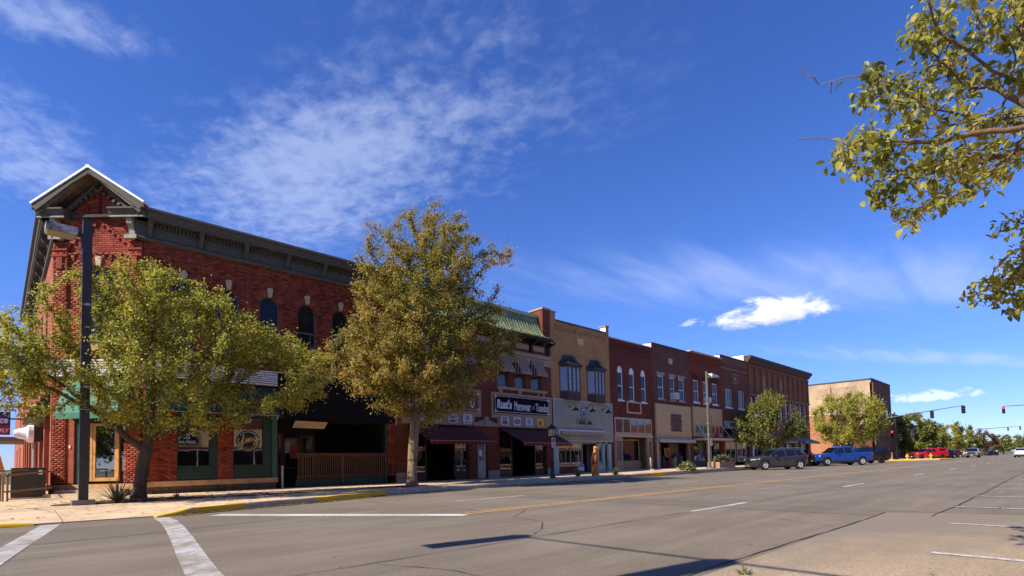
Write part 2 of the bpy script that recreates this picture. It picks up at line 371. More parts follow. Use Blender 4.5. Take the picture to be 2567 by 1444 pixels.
M_road = road_mat('road_surface', ROADC, ROADC2)
M_lot = road_mat('parking_concrete', (.37, .275, .175), (.50, .375, .245), fine=60.)
def _blend_lot():                              # older, greyer concrete away from the kerb end, patchy
    t = M_lot.node_tree; N = NT(t); b = [n for n in t.nodes if n.type == 'BSDF_PRINCIPLED'][0]; src = b.inputs['Base Color'].links[0].from_socket
    g = N.n('ShaderNodeNewGeometry').outputs['Position']; p = N.n('ShaderNodeSeparateXYZ', {'Vector': g})
    f = N.math('ADD', N.math('ADD', N.math('MULTIPLY', p.outputs[0], .12), N.math('MULTIPLY', p.outputs[1], .17)), N.math('MULTIPLY', N.noise(g, .9, 5, .7), 1.1))
    t.links.new(N.mix(N.smooth(f, 1.35, 2.0), src, (.235, .188, .138)), b.inputs['Base Color'])
_blend_lot()
M_side = mat('pavement_concrete', (.57, .465, .35), .9, var=.22, scale=1.4, bump=.35, bscale=70.)
M_side2 = mat('pavement_concrete_old', (.47, .39, .30), .9, var=.26, scale=1.8, bump=.4, bscale=60.)
M_kerb = mat('kerb_concrete', (.40, .36, .305), .9, var=.3, scale=7., bump=.6, bscale=25.)
M_kyel = worn_mat('kerb_yellow_paint', (.84, .49, .015), (.36, .28, .19), .37, 5.)
M_white = worn_mat('road_paint_white', (.62, .59, .54), (.30, .24, .18), .43)
M_wtape = worn_mat('crosswalk_paint', (.50, .48, .45), (.27, .22, .17), .47, 4.)
M_yel = worn_mat('road_paint_yellow', (.62, .34, .10), (.34, .24, .16), .42, 9.)
M_tar = mat('joint_tar', (.035, .03, .027), .8, var=.3)
M_mulch = mat('bark_mulch', (.085, .045, .03), .95, var=.5, scale=25., bump=1., bscale=50.)

def sheet(name, pts, z, m, parent=None, kind='structure'):
    mb = MB(); mb.poly([(x, y, z) for x, y in pts]); o = mb.build(name, m, parent)
    if not parent: o['kind'] = kind
    return o
GROUND = sheet('ground', [(-2500, -2500), (3500, -2500), (3500, 3500), (-2500, 3500)], -.06, mat('grass_ground', (.07, .085, .03), .95, var=.4, scale=.4))
KERB = [(-2.2, 14.05), (.55, 14.0), (2.55, 13.85), (3.3, 14.05), (4.6, 14.55), (6.6, 14.95), (8.2, 15.5), (9.6, 16.15), (12.5, 16.5), (16.5, 17.0), (21, 17.25), (30, 17.4), (40, 17.9), (46, 18.3), (72, 18.3), (76, 18.3)]
def kerb_y(x):
    for (a, b), (c, d) in zip(KERB, KERB[1:]):
        if a <= x <= c: return b+(d-b)*(x-a)/(c-a)
    return KERB[0][1] if x < KERB[0][0] else KERB[-1][1]
def zside(x, y=99.):                                    # pavement level: rises gently along the block, dips to a ramp at the corner
    z = .15 + .13*min(1, max(0, (x-20)/16))
    if x < 3.2:
        r = min(1, max(0, (y-14.)/1.9)); k = 1 if x < 2.5 else 1-(x-2.5)/.7
        z = z*(1-k) + (.015+(.15-.015)*r)*k
    return z
ROAD = sheet('road', [(-260, -3.2), (900, -3.2), (900, 40), (-260, 40)], 0., M_road)
sheet('cross_street', [(-13.5, 40), (-2.25, 40), (-2.25, 400), (-13.5, 400)], 0., M_road)
LOT = sheet('parking_strip', [(-40, -3.1), (12.6, -3.1), (12.3, .4), (12.0, 1.5), (11.6, 2.3), (-40, 2.42)], .004, M_lot)

# pavement slabs, each its own piece
PAVE = sheet('pavement', [(-2.1, 14.4), (6, 15.3), (9.6, 16.6), (21, 17.7), (76, 18.6), (76, 60), (-2.1, 60)], .012, M_kerb)
SLAB = {}
def slab(x0, x1, ya0, ya1, yb, m):
    g = .011; mb = MB(); dz = random.uniform(-.004, .004)
    c = [(x0+g, ya0+g), (x1-g, ya1+g), (x1-g, yb-g), (x0+g, yb-g)]
    top = [(x, y, zside(x, y)+dz) for x, y in c]; bot = [(x, y, .0) for x, y in c]
    mb.add(bot+top, [(4, 5, 6, 7), (0, 1, 5, 4), (1, 2, 6, 5), (2, 3, 7, 6), (3, 0, 4, 7)])
    mb.build('slab', m, PAVE)
xs = sorted(set([-2.1+1.55*i for i in range(0, 52)]+[]))
for x0, x1 in zip(xs, xs[1:]):
    if x0 > 75.5: break
    ytop = 22.75 if x0 > 1.2 else 32.
    y1 = ytop
    while True:
        k0, k1 = kerb_y(max(x0, -2.1))+.16, kerb_y(x1)+.16
        if y1 <= max(k0, k1)+.05: break
        y0 = y1-1.55
        if y0 < max(k0, k1)+.5: a0, a1 = k0, k1; last = True
        else: a0 = a1 = y0; last = False
        slab(x0, x1, a0, a1, y1, M_side if random.random() < .72 else M_side2)
        if last: break
        y1 = y0
# pavement behind the corner along the cross street and in front of the chamfer
# kerb stones
KROOT = tag(empty('kerb', (0, 14, 0)), None, None); KROOT['kind'] = 'structure'
def kerbstone(p, q, z0a, z0b, m, name='kerb_stone', par=KROOT, w=.16, rag=.012):
    p, q = Vector((*p, 0)), Vector((*q, 0)); d = (q-p).normalized(); n = Vector((-d.y, d.x, 0)); L = (q-p).length
    mb = MB(); k = max(2, int(L/.35)); rows = []
    for i in range(k+1):
        c = p+d*(.006+(L-.012)*i/k); zt = z0a+(z0b-z0a)*i/k+.006+random.uniform(-rag, rag*.5); j = random.uniform(-rag, rag)
        rows.append([c+n*j, c+n*(j+.004)+Vector((0, 0, max(.008, zt-.035))), c+n*(j+.035)+Vector((0, 0, zt)), c+n*w+Vector((0, 0, zt)), c+n*w])
    vs = [v for r in rows for v in r]
    fs = [(i*5+a, (i+1)*5+a, (i+1)*5+a+1, i*5+a+1) for i in range(k) for a in range(4)] + [(0, 1, 2, 3, 4), tuple(k*5+a for a in (4, 3, 2, 1, 0))]
    mb.add(vs, fs); return mb.build(name, m, par, smooth=40)
def yellow_at(x): return x < .45 or 2.5 < x < 5.4 or 7.1 < x < 8.9 or 28.2 < x < 29.8
pts = []
for (a, b), (c, d) in zip(KERB, KERB[1:]):
    n = max(1, int(hypot(c-a, d-b)/1.5)); pts += [(a+(c-a)*i/n, b+(d-b)*i/n) for i in range(n)]
pts.append(KERB[-1])
for p, q in zip(pts, pts[1:]):
    if p[0] > .5 and q[0] < 2.6: continue                 # dropped kerb of the ramp
    m = M_kyel if yellow_at((p[0]+q[0])/2) else M_kerb
    za, zb = max(.03, zside(p[0], p[1]+2) if p[0] > 2.4 or p[0] < .6 else .03), max(.03, zside(q[0], q[1]+2))
    if p[0] < .5: za = .13; zb = .10 if q[0] < .5 else .05
    if 2.4 < p[0] < 3.: za = .03
    kerbstone(p, q, za, zb, m)
# painted lines
MARK = tag(empty('road_marking', (0, 0, 0)), None, None); MARK['kind'] = 'structure'
def stripe(name, a, b, w, m, z=.006, jag=.01, seg=.5):
    a, b = Vector((*a, z)), Vector((*b, z)); d = (b-a); L = d.length; d.normalize(); n = Vector((-d.y, d.x, 0)); k = max(1, min(60, int(L/seg)))
    mb = MB(); vs = []
    for i in range(k+1):
        c = a+d*L*i/k; j = random.uniform(-jag, jag); vs += [c-n*(w/2+j), c+n*(w/2+random.uniform(-jag, jag))]
    mb.add(vs, [(2*i, 2*i+2, 2*i+3, 2*i+1) for i in range(k)]); return mb.build(name, m, MARK)
for x0, x1 in ((6.9, 90), (108, 260)):
    stripe('centre_line', (x0, 8.62), (x1, 8.62), .11, M_yel, seg=2.); stripe('centre_line', (x0+.2, 8.86), (x1, 8.86), .11, M_yel, seg=2.)
for k, x in enumerate((9.91, 20.3, 32.2, 43.5, 55., 66.5, 78, 114, 126, 138, 150, 162)): stripe('lane_line', (x, 5.2), (x+2.6, 5.2), .11, M_white)
for x in (9.1, 20.4, 31.8, 41., 52., 63., 74., 85.): stripe('lane_line', (x, 11.7), (x+2.7, 11.7), .10, M_white)
stripe('stop_line', (3.55, 13.25), (6.85, 8.45), .42, M_white, jag=.02)
def band(name, pts, w, m):
    mb = MB(); vs = []
    for i, p in enumerate(pts):
        a = Vector((*pts[max(i-1, 0)], 0)); b = Vector((*pts[min(i+1, len(pts)-1)], 0)); d = (b-a).normalized(); n = Vector((-d.y, d.x, 0)); c = Vector((*p, .006))
        vs += [c-n*w/2, c+n*w/2]
    mb.add(vs, [(2*i, 2*i+2, 2*i+3, 2*i+1) for i in range(len(pts)-1)]); return mb.build(name, m, MARK)
band('crosswalk_line', [(2.58, 13.6), (2.52, 12.6), (2.3, 11.0), (2.02, 9.2), (1.72, 7.4), (1.5, 6.), (1.32, 4.6), (1.1, 3.)], .30, M_wtape)
band('crosswalk_line', [(.80, 13.9), (.52, 12.2), (.2, 10.3), (-.1, 8.4), (-.4, 6.)], .30, M_wtape)
for xs_, ys_ in ((2335, 1387), (2378, 1312.7), (2395, 1270.5), (2444, 1244), (2493, 1226), (2523, 1213), (2549, 1202)):
    p = gp(xs_, ys_); stripe('stall_line', p, (p[0]-.15, p[1]-3.4), .11, M_white, z=.010)
# joints and cracks in the road
def crack(pts, w, z=.0075, jit=.02, seg=.35, name='joint'):
    mb = MB(); path = []
    for a, b in zip(pts, pts[1:]):
        L = hypot(b[0]-a[0], b[1]-a[1]); k = max(1, int(L/seg)); path += [(a[0]+(b[0]-a[0])*i/k, a[1]+(b[1]-a[1])*i/k) for i in range(k)]
    path.append(pts[-1]); vs = []; j = 0
    for i, p in enumerate(path):
        a = path[max(i-1, 0)]; b = path[min(i+1, len(path)-1)]; d = Vector((b[0]-a[0], b[1]-a[1], 0)).normalized(); n = Vector((-d.y, d.x, 0))
        j = j*.8+random.uniform(-jit, jit)*.6; c = Vector((p[0], p[1], z))+n*j; ww = w*random.uniform(.35, 1.25); vs += [c-n*ww/2, c+n*ww/2]
    mb.add(vs, [(2*i, 2*i+2, 2*i+3, 2*i+1) for i in range(len(path)-1)]); o = mb.build(name, M_tar, MARK); return o
crack([(-6, 5.22), (9.8, 5.2)], .02); crack([(12.6, 5.15), (20, 5.1)], .012)
crack([(-5, 2.43), (5., 2.40), (11.6, 2.3)], .03, jit=.03); crack([(11.2, 1.6), (17, 1.55), (40, 1.5)], .03, jit=.03)
crack([(-2, 8.75), (6.6, 8.74)], .012); crack([(1.2, 14.2), (.2, 20)], .015, z=.16)
crack([(12.4, .2), (11.9, 2.4), (11.9, 8.5), (12.6, 14)], .013, jit=.03); crack([(22.3, 1.5), (22.6, 17)], .012)
crack([(3.4, -2), (3.4, 2.4)], .012); crack([(20.5, -2), (20.6, 1.5)], .02)
for pts_ in ([(14.5, 5.3), (15.2, 6.6), (14.8, 8.3)], [(7.6, 8.9), (7.9, 10.6), (7.4, 12.2), (7.8, 14.6)], [(27, 5.4), (27.4, 8.4)], [(17.3, 9.1), (18.4, 10.2), (18.2, 11.9), (18.9, 15.5)], [(5.6, 5.4), (6.9, 6.3), (7.2, 7.4), (8.6, 8.5)], [(9., 2.5), (9.6, 3.6), (9.4, 5.1)], [(33, 9), (33.3, 16)], [(3.1, 2.5), (3.3, 4.2), (2.9, 5.1)]): crack(pts_, .014, jit=.06, seg=.22, name='tar_seam')
# darker trench patch across the road
def patchmat():
    return road_mat('road_patch', (.175, .140, .102), (.22, .178, .132))
sheet('road_patch', [(10.9, 1.6), (12.2, 1.6), (12.6, 14.8), (11.3, 14.8)], .0035, patchmat(), MARK)
sheet('road_patch', [(-3, 10.2), (1.4, 10.4), (6.5, 11.4), (6.3, 13.2), (-3, 12.6)], .0035, patchmat(), MARK)
# planting beds in the pavement
def bed(name, cx, cy, rx, ry, z, label, h=.05):
    mb = MB(); n = 22; vs = [(cx, cy, z+h)]
    for r_, hh in ((.55, h*.9), (1., .0)):
        for k in range(n):
            a = 2*pi*k/n; q = 1+.09*sin(3*a+cx)+.05*sin(7*a); vs.append((cx+rx*r_*q*cos(a), cy+ry*r_*q*sin(a), z+hh+random.uniform(0, .012)))
    fs = [(0, 1+k, 1+(k+1) % n) for k in range(n)] + [(1+k, 1+n+k, 1+n+(k+1) % n, 1+(k+1) % n) for k in range(n)]
    mb.add(vs, fs); o = mb.build(name, M_mulch, None, smooth=60); tag(o, None, None, kind='structure'); return o
bed('planting_bed', 3.0, 18.55, 2.0, .85, .152, '')
bed('planting_bed', 6.3, 18.2, 1.6, .45, .152, '', .012)
bed('planting_bed', 11.7, 18.75, 1.5, .7, .152, '', .02)
# fallen leaves along the kerb and on the pavement
def litter(name, n, gen, m, size=.045):
    P = np.array([gen() for _ in range(n)]); a = RNG.uniform(0, 2*pi, n); s = RNG.uniform(.5, 1.3, n)*size
    t = RNG.uniform(-.5, .5, (n, 2)); vs = np.zeros((n, 4, 3))
    for i, (dx, dy) in enumerate(((-1, 0), (0, -.55), (1, 0), (0, .55))):
        vs[:, i, 0] = P[:, 0]+s*(dx*np.cos(a)-dy*np.sin(a)); vs[:, i, 1] = P[:, 1]+s*(dx*np.sin(a)+dy*np.cos(a))
        vs[:, i, 2] = P[:, 2]+.008+np.abs(s*(dx*t[:, 0]+dy*t[:, 1]))
    o = np_mesh(name, vs.reshape(-1, 3), np.arange(4*n).reshape(-1, 4), m, None, RNG.random(n)); tag(o, 'dry fallen leaves scattered along the kerb and pavement', 'leaves', kind='stuff'); return o
M_litter = leaf_mat('dry_leaf', [(.10, .05, .02), (.20, .12, .04), (.28, .2, .06), (.13, .1, .05)], .15)
def g_gut():
    x = random.choice((random.uniform(3, 9), random.uniform(3, 9), random.uniform(9, 40))); return (x, kerb_y(x)-abs(random.gauss(0, .12)), .004)
def g_walk():
    x = random.choice((random.gauss(3, 1.8), random.gauss(7., 2.), random.gauss(12, 2.5), random.uniform(4, 40))); y = random.uniform(kerb_y(x)+.3, 22); return (x, y, zside(x, y)+.004)
def g_bed(): return (random.gauss(3, 1.), random.gauss(18.5, .45), .2)
litter('fallen_leaves', 1500, g_gut, M_litter); litter('fallen_leaves', 900, g_walk, M_litter, .05); litter('fallen_leaves', 500, g_bed, M_litter)
litter('fallen_leaves', 60, lambda: (random.uniform(2, 14), random.uniform(-.5, 14), .006), M_litter, .035)
# ------------------------------------------------------------------ building tools
class Wall:
    """a vertical wall: s runs along it, d outwards, z up"""
    def __init__(s, o, a, n): s.o = Vector((*o, 0)); s.a = Vector((*a, 0)).normalized(); s.n = Vector((*n, 0)).normalized()
    def p(s, x, d, z): q = s.o+s.a*x+s.n*d; return (q.x, q.y, z)
    def box(s, mb, s0, s1, d0, d1, z0, z1, mi=0):
        c = [s.p(s0, d1, z0), s.p(s1, d1, z0), s.p(s1, d0, z0), s.p(s0, d0, z0), s.p(s0, d1, z1), s.p(s1, d1, z1), s.p(s1, d0, z1), s.p(s0, d0, z1)]
        return mb.add(c, [(0, 3, 2, 1), (4, 5, 6, 7), (0, 1, 5, 4), (1, 2, 6, 5), (2, 3, 7, 6), (3, 0, 4, 7)], mi)
    def prism(s, mb, prof, s0, s1, mi=0):      # profile (d,z) swept along the wall
        return mb.prism([s.p(s0, d, z) for d, z in prof], s.a*(s1-s0), mi)
STREET = Wall((0, FY), (1, 0), (0, -1))
def wbox(name, W, s0, s1, d0, d1, z0, z1, m, par): mb = MB(); W.box(mb, s0, s1, d0, d1, z0, z1); return mb.build(name, m, par)
def arch_half(op, z):                          # half width of an arched opening (centre, half, z0, zspring) at height z
    c, h, z0, zs = op
    if z < z0: return 0
    if z <= zs: return h
    r2 = h*h-(z-zs)**2; return sqrt(r2) if r2 > 0 else 0
def brick_layout(s0, s1, z0, z1, rects=(), arches=(), course=.0745, bl=.208, g=.011, top=None):
    """bricks (sa,sb,za,zb) of a running-bond wall with openings cut out; top(s) limits the height"""
    out = []; k = int(round((z1-z0)/course))
    for i in range(k):
        za = z0+i*course; zb = za+course-g; zm = (za+zb)/2; off = (bl+g)/2*(i % 2)
        x = s0-off
        while x < s1:
            a, b = max(x, s0), min(x+bl, s1); x += bl+g
            if b-a < .03: continue
            if top and zb > top((a+b)/2): continue
            segs = [(a, b)]
            for (r0, r1, q0, q1) in rects:
                if q0 < zm < q1:
                    ns = []
                    for (p, q) in segs:
                        if q <= r0 or p >= r1: ns.append((p, q)); continue
                        if p < r0: ns.append((p, r0))
                        if q > r1: ns.append((r1, q))
                    segs = ns
            for op in arches:
                h = arch_half(op, zm)
                if h > 0:
                    ns = []
                    for (p, q) in segs:
                        r0, r1 = op[0]-h, op[0]+h
                        if q <= r0 or p >= r1: ns.append((p, q)); continue
                        if p < r0: ns.append((p, r0))
                        if q > r1: ns.append((r1, q))
                    segs = ns
            out += [(p, q, za, zb) for p, q in segs if q-p > .02]
    return out
def bricks_mesh(name, W, B, depth, m, par, proud=0.):
    B = np.array(B); n = len(B); jd = RNG.uniform(-.0035, .0035, n)+proud
    o, a, nn = np.array(W.o), np.array(W.a), np.array(W.n); vs = np.zeros((n, 8, 3))
    for i, (si, di, zi) in enumerate(((0, 1, 2), (1, 1, 2), (1, 0, 2), (0, 0, 2), (0, 1, 3), (1, 1, 3), (1, 0, 3), (0, 0, 3))):
        d = jd if di else np.full(n, -depth)
        vs[:, i, :] = o+B[:, si][:, None]*a+d[:, None]*nn; vs[:, i, 2] = B[:, zi]
    base = (np.arange(n)*8)[:, None, None]
    fs = (base+np.array([[0, 1, 5, 4], [4, 5, 6, 7], [0, 3, 2, 1], [1, 2, 6, 5], [3, 0, 4, 7]])[None]).reshape(-1, 4)
    o_ = np_mesh(name, vs.reshape(-1, 3), fs, m, par, np.repeat(RNG.random(n), 5)); o_['kind'] = 'stuff'; return o_
def wall_holes(mb, W, s0, s1, z0, z1, holes, d=0., rev=.16, mi=0):
    """flat wall face with rectangular holes and their reveals"""
    X = sorted({s0, s1, *[min(max(h[0], s0), s1) for h in holes], *[min(max(h[1], s0), s1) for h in holes]}); Z = sorted({z0, z1, *[min(max(h[2], z0), z1) for h in holes], *[min(max(h[3], z0), z1) for h in holes]})
    for xa, xb in zip(X, X[1:]):
        for za, zb in zip(Z, Z[1:]):
            cx, cz = (xa+xb)/2, (za+zb)/2
            if any(h[0] < cx < h[1] and h[2] < cz < h[3] for h in holes): continue
            mb.quad(W.p(xa, d, za), W.p(xb, d, za), W.p(xb, d, zb), W.p(xa, d, zb), mi)
    for (a, b, c, e) in holes:
        mb.quad(W.p(a, d, c), W.p(a, d, e), W.p(a, d-rev, e), W.p(a, d-rev, c), mi); mb.quad(W.p(b, d, e), W.p(b, d, c), W.p(b, d-rev, c), W.p(b, d-rev, e), mi)
        mb.quad(W.p(a, d, e), W.p(b, d, e), W.p(b, d-rev, e), W.p(a, d-rev, e), mi); mb.quad(W.p(b, d, c), W.p(a, d, c), W.p(a, d-rev, c), W.p(b, d-rev, c), mi)
G_win = glass_mat('window_glass', (.014, .016, .018), spec=.22); G_dark = glass_mat('dark_glass', (.006, .007, .008)); G_clear = glass_mat('shop_glass', alpha=.90)
G_clear2 = glass_mat('shop_glass_reflective', alpha=.80)
G_pale = glass_mat('curtained_glass', (.16, .19, .22), .06, spec=.8)
def window(W, s0, s1, z0, z1, par, fm, d=-.1, fw=.06, sash=True, glass=None, mull=0, name='window', depth=.05, sashz=.5):
    """framed window: frame with sashes, pane(s) behind"""
    mb = MB(); e = depth
    for a, b, c, q in ((s0, s0+fw, z0, z1), (s1-fw, s1, z0, z1), (s0+fw, s1-fw, z1-fw, z1), (s0+fw, s1-fw, z0, z0+fw)): W.box(mb, a, b, d, d+e, c, q)
    if sash: zm = z0+(z1-z0)*sashz; W.box(mb, s0+fw, s1-fw, d, d+e*.8, zm-fw*.35, zm+fw*.35)
    for k in range(mull): x = s0+(s1-s0)*(k+1)/(mull+1); W.box(mb, x-fw*.35, x+fw*.35, d, d+e*.7, z0+fw, z1-fw)
    w = mb.build(name, fm, par)
    g = MB(); g.quad(W.p(s0+fw*.5, d+.012, z0+fw*.5), W.p(s1-fw*.5, d+.012, z0+fw*.5), W.p(s1-fw*.5, d+.012, z1-fw*.5), W.p(s0+fw*.5, d+.012, z1-fw*.5)); g.build('pane', glass or G_win, w); return w

# ------------------------------------------------------------------ corner building
M_mortar = mat('old_mortar', (.20, .085, .052), .95, var=.3, scale=5.)
BR_RAMP = [(.15, .026, .013), (.29, .050, .023), (.37, .070, .032), (.43, .10, .045), (.22, .042, .024)]
M_brickA = piece_mat('old_red_brick', BR_RAMP); M_brickO = piece_mat('old_red_brick_single', BR_RAMP, attr=False)
M_wood = mat('weathered_grey_wood', (.085, .090, .085), .85, var=.4, scale=5., bump=.3, bscale=30., stretch=(1, 1, 5))
M_woodL = mat('weathered_pale_wood', (.30, .30, .28), .85, var=.35, scale=7., bump=.3, bscale=30.)
M_flash = mat('white_metal_trim', (.80, .80, .78), .45, var=.08)
M_green = mat('dark_green_paint', (.010, .040, .028), .55, var=.3, scale=3.)
M_teal = mat('teal_canvas', (.06, .22, .17), .8, var=.25, scale=3.)
M_lime = mat('tan_limestone', (.45, .31, .17), .9, var=.25, scale=3., bump=.4, bscale=30.)
M_rub = mat('rubble_stone', (.10, .085, .075), .9, var=.5, scale=6., bump=.7, bscale=20.)
M_key = mat('cream_keystone', (.48, .40, .29), .85, var=.15, scale=8.)
M_side_brick = brick_mat('side_wall_brick', (.27, .07, .042), (.33, .095, .058), (.30, .19, .14))
M_black = mat('black_siding', (.010, .010, .014), .7, var=.3, scale=4., spec=.15)
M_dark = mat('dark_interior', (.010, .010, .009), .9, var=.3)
CHA = Wall((1.385, 24.94), (.73137, -.68198), (-.68198, -.73137)); CL = 3.138
SIDE = Wall((1.385, 24.94), (0, 1), (-1, 0))
CB = empty('corner_building', (8, 24, 0), 0, 'old red brick corner block with grey bracketed cornice and gable over its corner entrance', 'building')
XE = 14.07
def build_corner():
    # core behind the face bricks
    core = MB(); q = .20
    ft = [(1.385+q, 24.94+.08), (3.68+.08, 22.8+q), (XE, 22.8+q), (XE, 44), (1.385+q, 44)]
    core.prism([(x, y, 4.4) for x, y in ft], (0, 0, 5.7)); core.build('wall_core', M_mortar, CB)
    core = MB(); ft = [(1.385+q, 24.94+.08), (3.68+.08, 22.8+q), (8.3, 22.8+q), (8.3, 44), (1.385+q, 44)]
    core.prism([(x, y, .05) for x, y in ft], (0, 0, 4.34)); core.build('wall_core', M_dark, CB)
    core = MB(); core.prism([(8.31, 26.6, .05), (XE, 26.6, .05), (XE, 44, .05), (8.31, 44, .05)], (0, 0, 4.34)); core.build('wall_core', M_dark, CB)
    roof = MB(); roof.prism([(x, y, 10.12) for x, y in ((1.2, 24.9), (3.6, 22.6), (XE, 22.6), (XE, 44), (1.2, 44))], (0, 0, .1)); roof.build('flat_roof', mat('roof_felt', (.05, .05, .05), .9), CB)
    # street face bricks
    wins = [(X, .41, 5.46, 7.72) for X in (4.95, 6.52, 8.10, 9.68, 11.24, 12.80)]
    B = brick_layout(3.70, XE, 5.02, 9.33, arches=[(c, h, z0, zs) for c, h, z0, zs in wins])
    bricks_mesh('brick_course', STREET, B, .19, M_brickA, CB)
    B = brick_layout(3.75, 4.79, .6, 4.4)+brick_layout(6.17, 6.70, .6, 3.25)+brick_layout(13.62, XE, .5, 4.0); bricks_mesh('brick_course', STREET, B, .19, M_brickA, CB, .03)
    # chamfer bricks: the most visible ones single, the rest joined
    gz = lambda s: 11.45-abs(s-CL/2)*1.02
    slots = [(1.14, 1.22, 10.28, 10.66), (1.56, 1.64, 10.28, 11.05), (1.98, 2.06, 10.28, 10.66)]
    arch = [(1.62, .62, 5.5, 7.75)]
    B = brick_layout(.02, CL-.02, 5.2, 11.5, rects=slots, arches=arch, top=gz)
    B += brick_layout(.02, .50, .6, 4.4)+brick_layout(2.56, CL-.02, .6, 4.4)
    full = [b for b in B if abs(b[1]-b[0]-.208) < .002 and b[2] > 7.35]
    full.sort(key=lambda b: -b[2]); single = set(full[20:318]); rest = [b for b in B if b not in single]
    bricks_mesh('brick_course', CHA, rest, .19, M_brickA, CB)
    bm = MB(); bm.box(0, .208, -.19, 0, 0, .0635); me = None
    Rm = Matrix(((CHA.a.x, -CHA.n.x, 0), (CHA.a.y, -CHA.n.y, 0), (0, 0, 1))).to_4x4()
    bm2 = MB(); bm2.box(0, .208, 0, .19, 0, .0635)
    proto = None
    for b in single:
        M = Matrix.Translation(CHA.p(b[0], random.uniform(-.003, .003), b[2])) @ Rm
        if proto is None: proto = bm2.build('brick', M_brickO, CB); o = proto
        else: o = bpy.data.objects.new('brick', proto.data); COL.objects.link(o); o.parent = CB; o.matrix_parent_inverse = CB.matrix_world.inverted()
        o.matrix_basis = M
    # pilasters, corbel courses and the stepped chevron on the chamfer
    for s0, s1 in ((.0, .50), (2.66, CL)):
        B = brick_layout(s0, s1, 4.5, 9.30); bricks_mesh('pilaster', CHA, B, .02, M_brickA, CB, .07)
        mb = MB(); CHA.box(mb, s0-.03, s1+.03, .0, .13, 8.72, 8.80); CHA.box(mb, s0+.14, s1-.14, .071, .12, 8.3, 8.7); CHA.box(mb, s0-.02, s1+.02, 0, .11, 8.95, 9.02); mb.build('pilaster_band', M_brickO, CB)
    B = brick_layout(.5, 2.66, 8.80, 8.88); bricks_mesh('corbel_course', CHA, B, .02, M_brickA, CB, .055)
    for k in range(8): mb = MB(); x = .62+.27*k; CHA.box(mb, x, x+.10, .0, .05, 8.68, 8.795); CHA.box(mb, x+.02, x+.10, .0, .035, 8.60, 8.68); mb.build('corbel_dentil', M_brickO, CB)
    mb = MB()
    for k in range(12):
        for sg in (-1, 1):
            s = 1.6+sg*(.05+k*.092); z = 10.06-k*.078; CHA.box(mb, s-.055, s+.055, .0, .05, z-.05, z+.02)
            if k % 2 == 1: CHA.box(mb, s-.05, s+.04, .0, .06, z-.15, z-.055)
    mb.build('chevron_course', M_brickO, CB)
    # arch rings, keystones, windows, sills
    def arched(W, c, h, z0, zs, nm):
        for k in range(15):
            t0, t1 = pi*k/15+.012, pi*(k+1)/15-.012
            if k == 7: continue
            pts = [W.p(c+r*cos(t), .03, zs+r*sin(t)) for r, t in ((h+.01, t0), (h+.27, t0), (h+.27, t1), (h+.01, t1))]
            mb = MB(); mb.prism(pts, -W.n*.12); mb.build('voussoir', M_brickO, CB)
        mb = MB(); mb.prism([W.p(c+x, .10, z) for x, z in ((-.07, zs+h-.02), (.07, zs+h-.02), (.115, zs+h+.32), (0, zs+h+.37), (-.115, zs+h+.32))], -W.n*.14); mb.build('keystone', M_key, CB)
        wbox('sill', W, c-h-.12, c+h+.12, -.15, .08, z0-.14, z0-.0, M_lime, CB)
        w = MB(); n = 12; d = -.13; fw = .055
        o_ = [(c-h, z0)]+[(c-h*cos(pi*k/n), zs+h*sin(pi*k/n)) for k in range(n+1)]+[(c+h, z0)]
        i_ = [(c-h+fw, z0+fw)]+[(c-(h-fw)*cos(pi*k/n), zs+(h-fw)*sin(pi*k/n)) for k in range(n+1)]+[(c+h-fw, z0+fw)]
        m = len(o_)
        vs = [W.p(x, d+.05, z) for x, z in o_]+[W.p(x, d+.05, z) for x, z in i_]+[W.p(x, d, z) for x, z in i_]
        w.add(vs, [(k, (k+1) % m, m+(k+1) % m, m+k) for k in range(m)]+[(m+k, m+(k+1) % m, 2*m+(k+1) % m, 2*m+k) for k in range(m)])
        zz = z0+(zs+h-z0)*.52; W.box(w, c-h+fw, c+h-fw, d, d+.045, zz-.03, zz+.03)
        W.box(w, c+h*.42, c+h*.42+.03, d, d+.04, z0+fw, zz-.03)
        wo = w.build('arched_window', mat('window_dark_frame', (.10, .11, .11), .6), CB)
        g = MB(); g.poly([W.p(x, d+.01, z) for x, z in i_]); g.build('pane', G_win, wo)
    for c, h, z0, zs in wins: arched(STREET, c, h, z0, zs, 'w')
    arched(CHA, 1.62, .62, 5.5, 7.75, 'w')
    # ---- cornice on street, chamfer returns and cross-street side
    def cornice(W, s0, s1, name):
        mb = MB()
        W.prism(mb, [(-.1, 9.31), (.06, 9.31), (.10, 9.34), (.12, 9.40), (.07, 9.45), (-.1, 9.45)], s0, s1)
        W.prism(mb, [(-.1, 9.452), (.03, 9.452), (.03, 10.10), (-.1, 10.10)], s0, s1); mb.build('frieze', M_wood, CB)
        mb = MB(); W.prism(mb, [(-.1, 10.03), (.36, 10.03), (.36, 10.10), (.40, 10.13), (.43, 10.24), (.50, 10.28), (.50, 10.34), (-.1, 10.37)], s0, s1); mb.build('crown_moulding', M_wood, CB)
        mb = MB(); W.box(mb, s0, s1, .36, .515, 10.372, 10.39); W.box(mb, s0, s1, .503, .52, 10.325, 10.371); mb.build('gutter_edge', mat('dull_metal_edge', (.20, .20, .20), .6), CB)
    def bracket(W, s):
        mb = MB(); pr = [(.031, 9.46), (.10, 9.46), (.105, 9.62), (.14, 9.72), (.24, 9.80), (.30, 9.90), (.30, 10.028), (.031, 10.028)]
        mb.prism([W.p(s-.07, d, z) for d, z in pr], W.a*.14); W.box(mb, s-.085, s+.085, .031, .33, 9.93, 10.027); W.box(mb, s-.05, s+.05, .10, .13, 9.50, 9.60); mb.build('bracket', M_wood, CB)
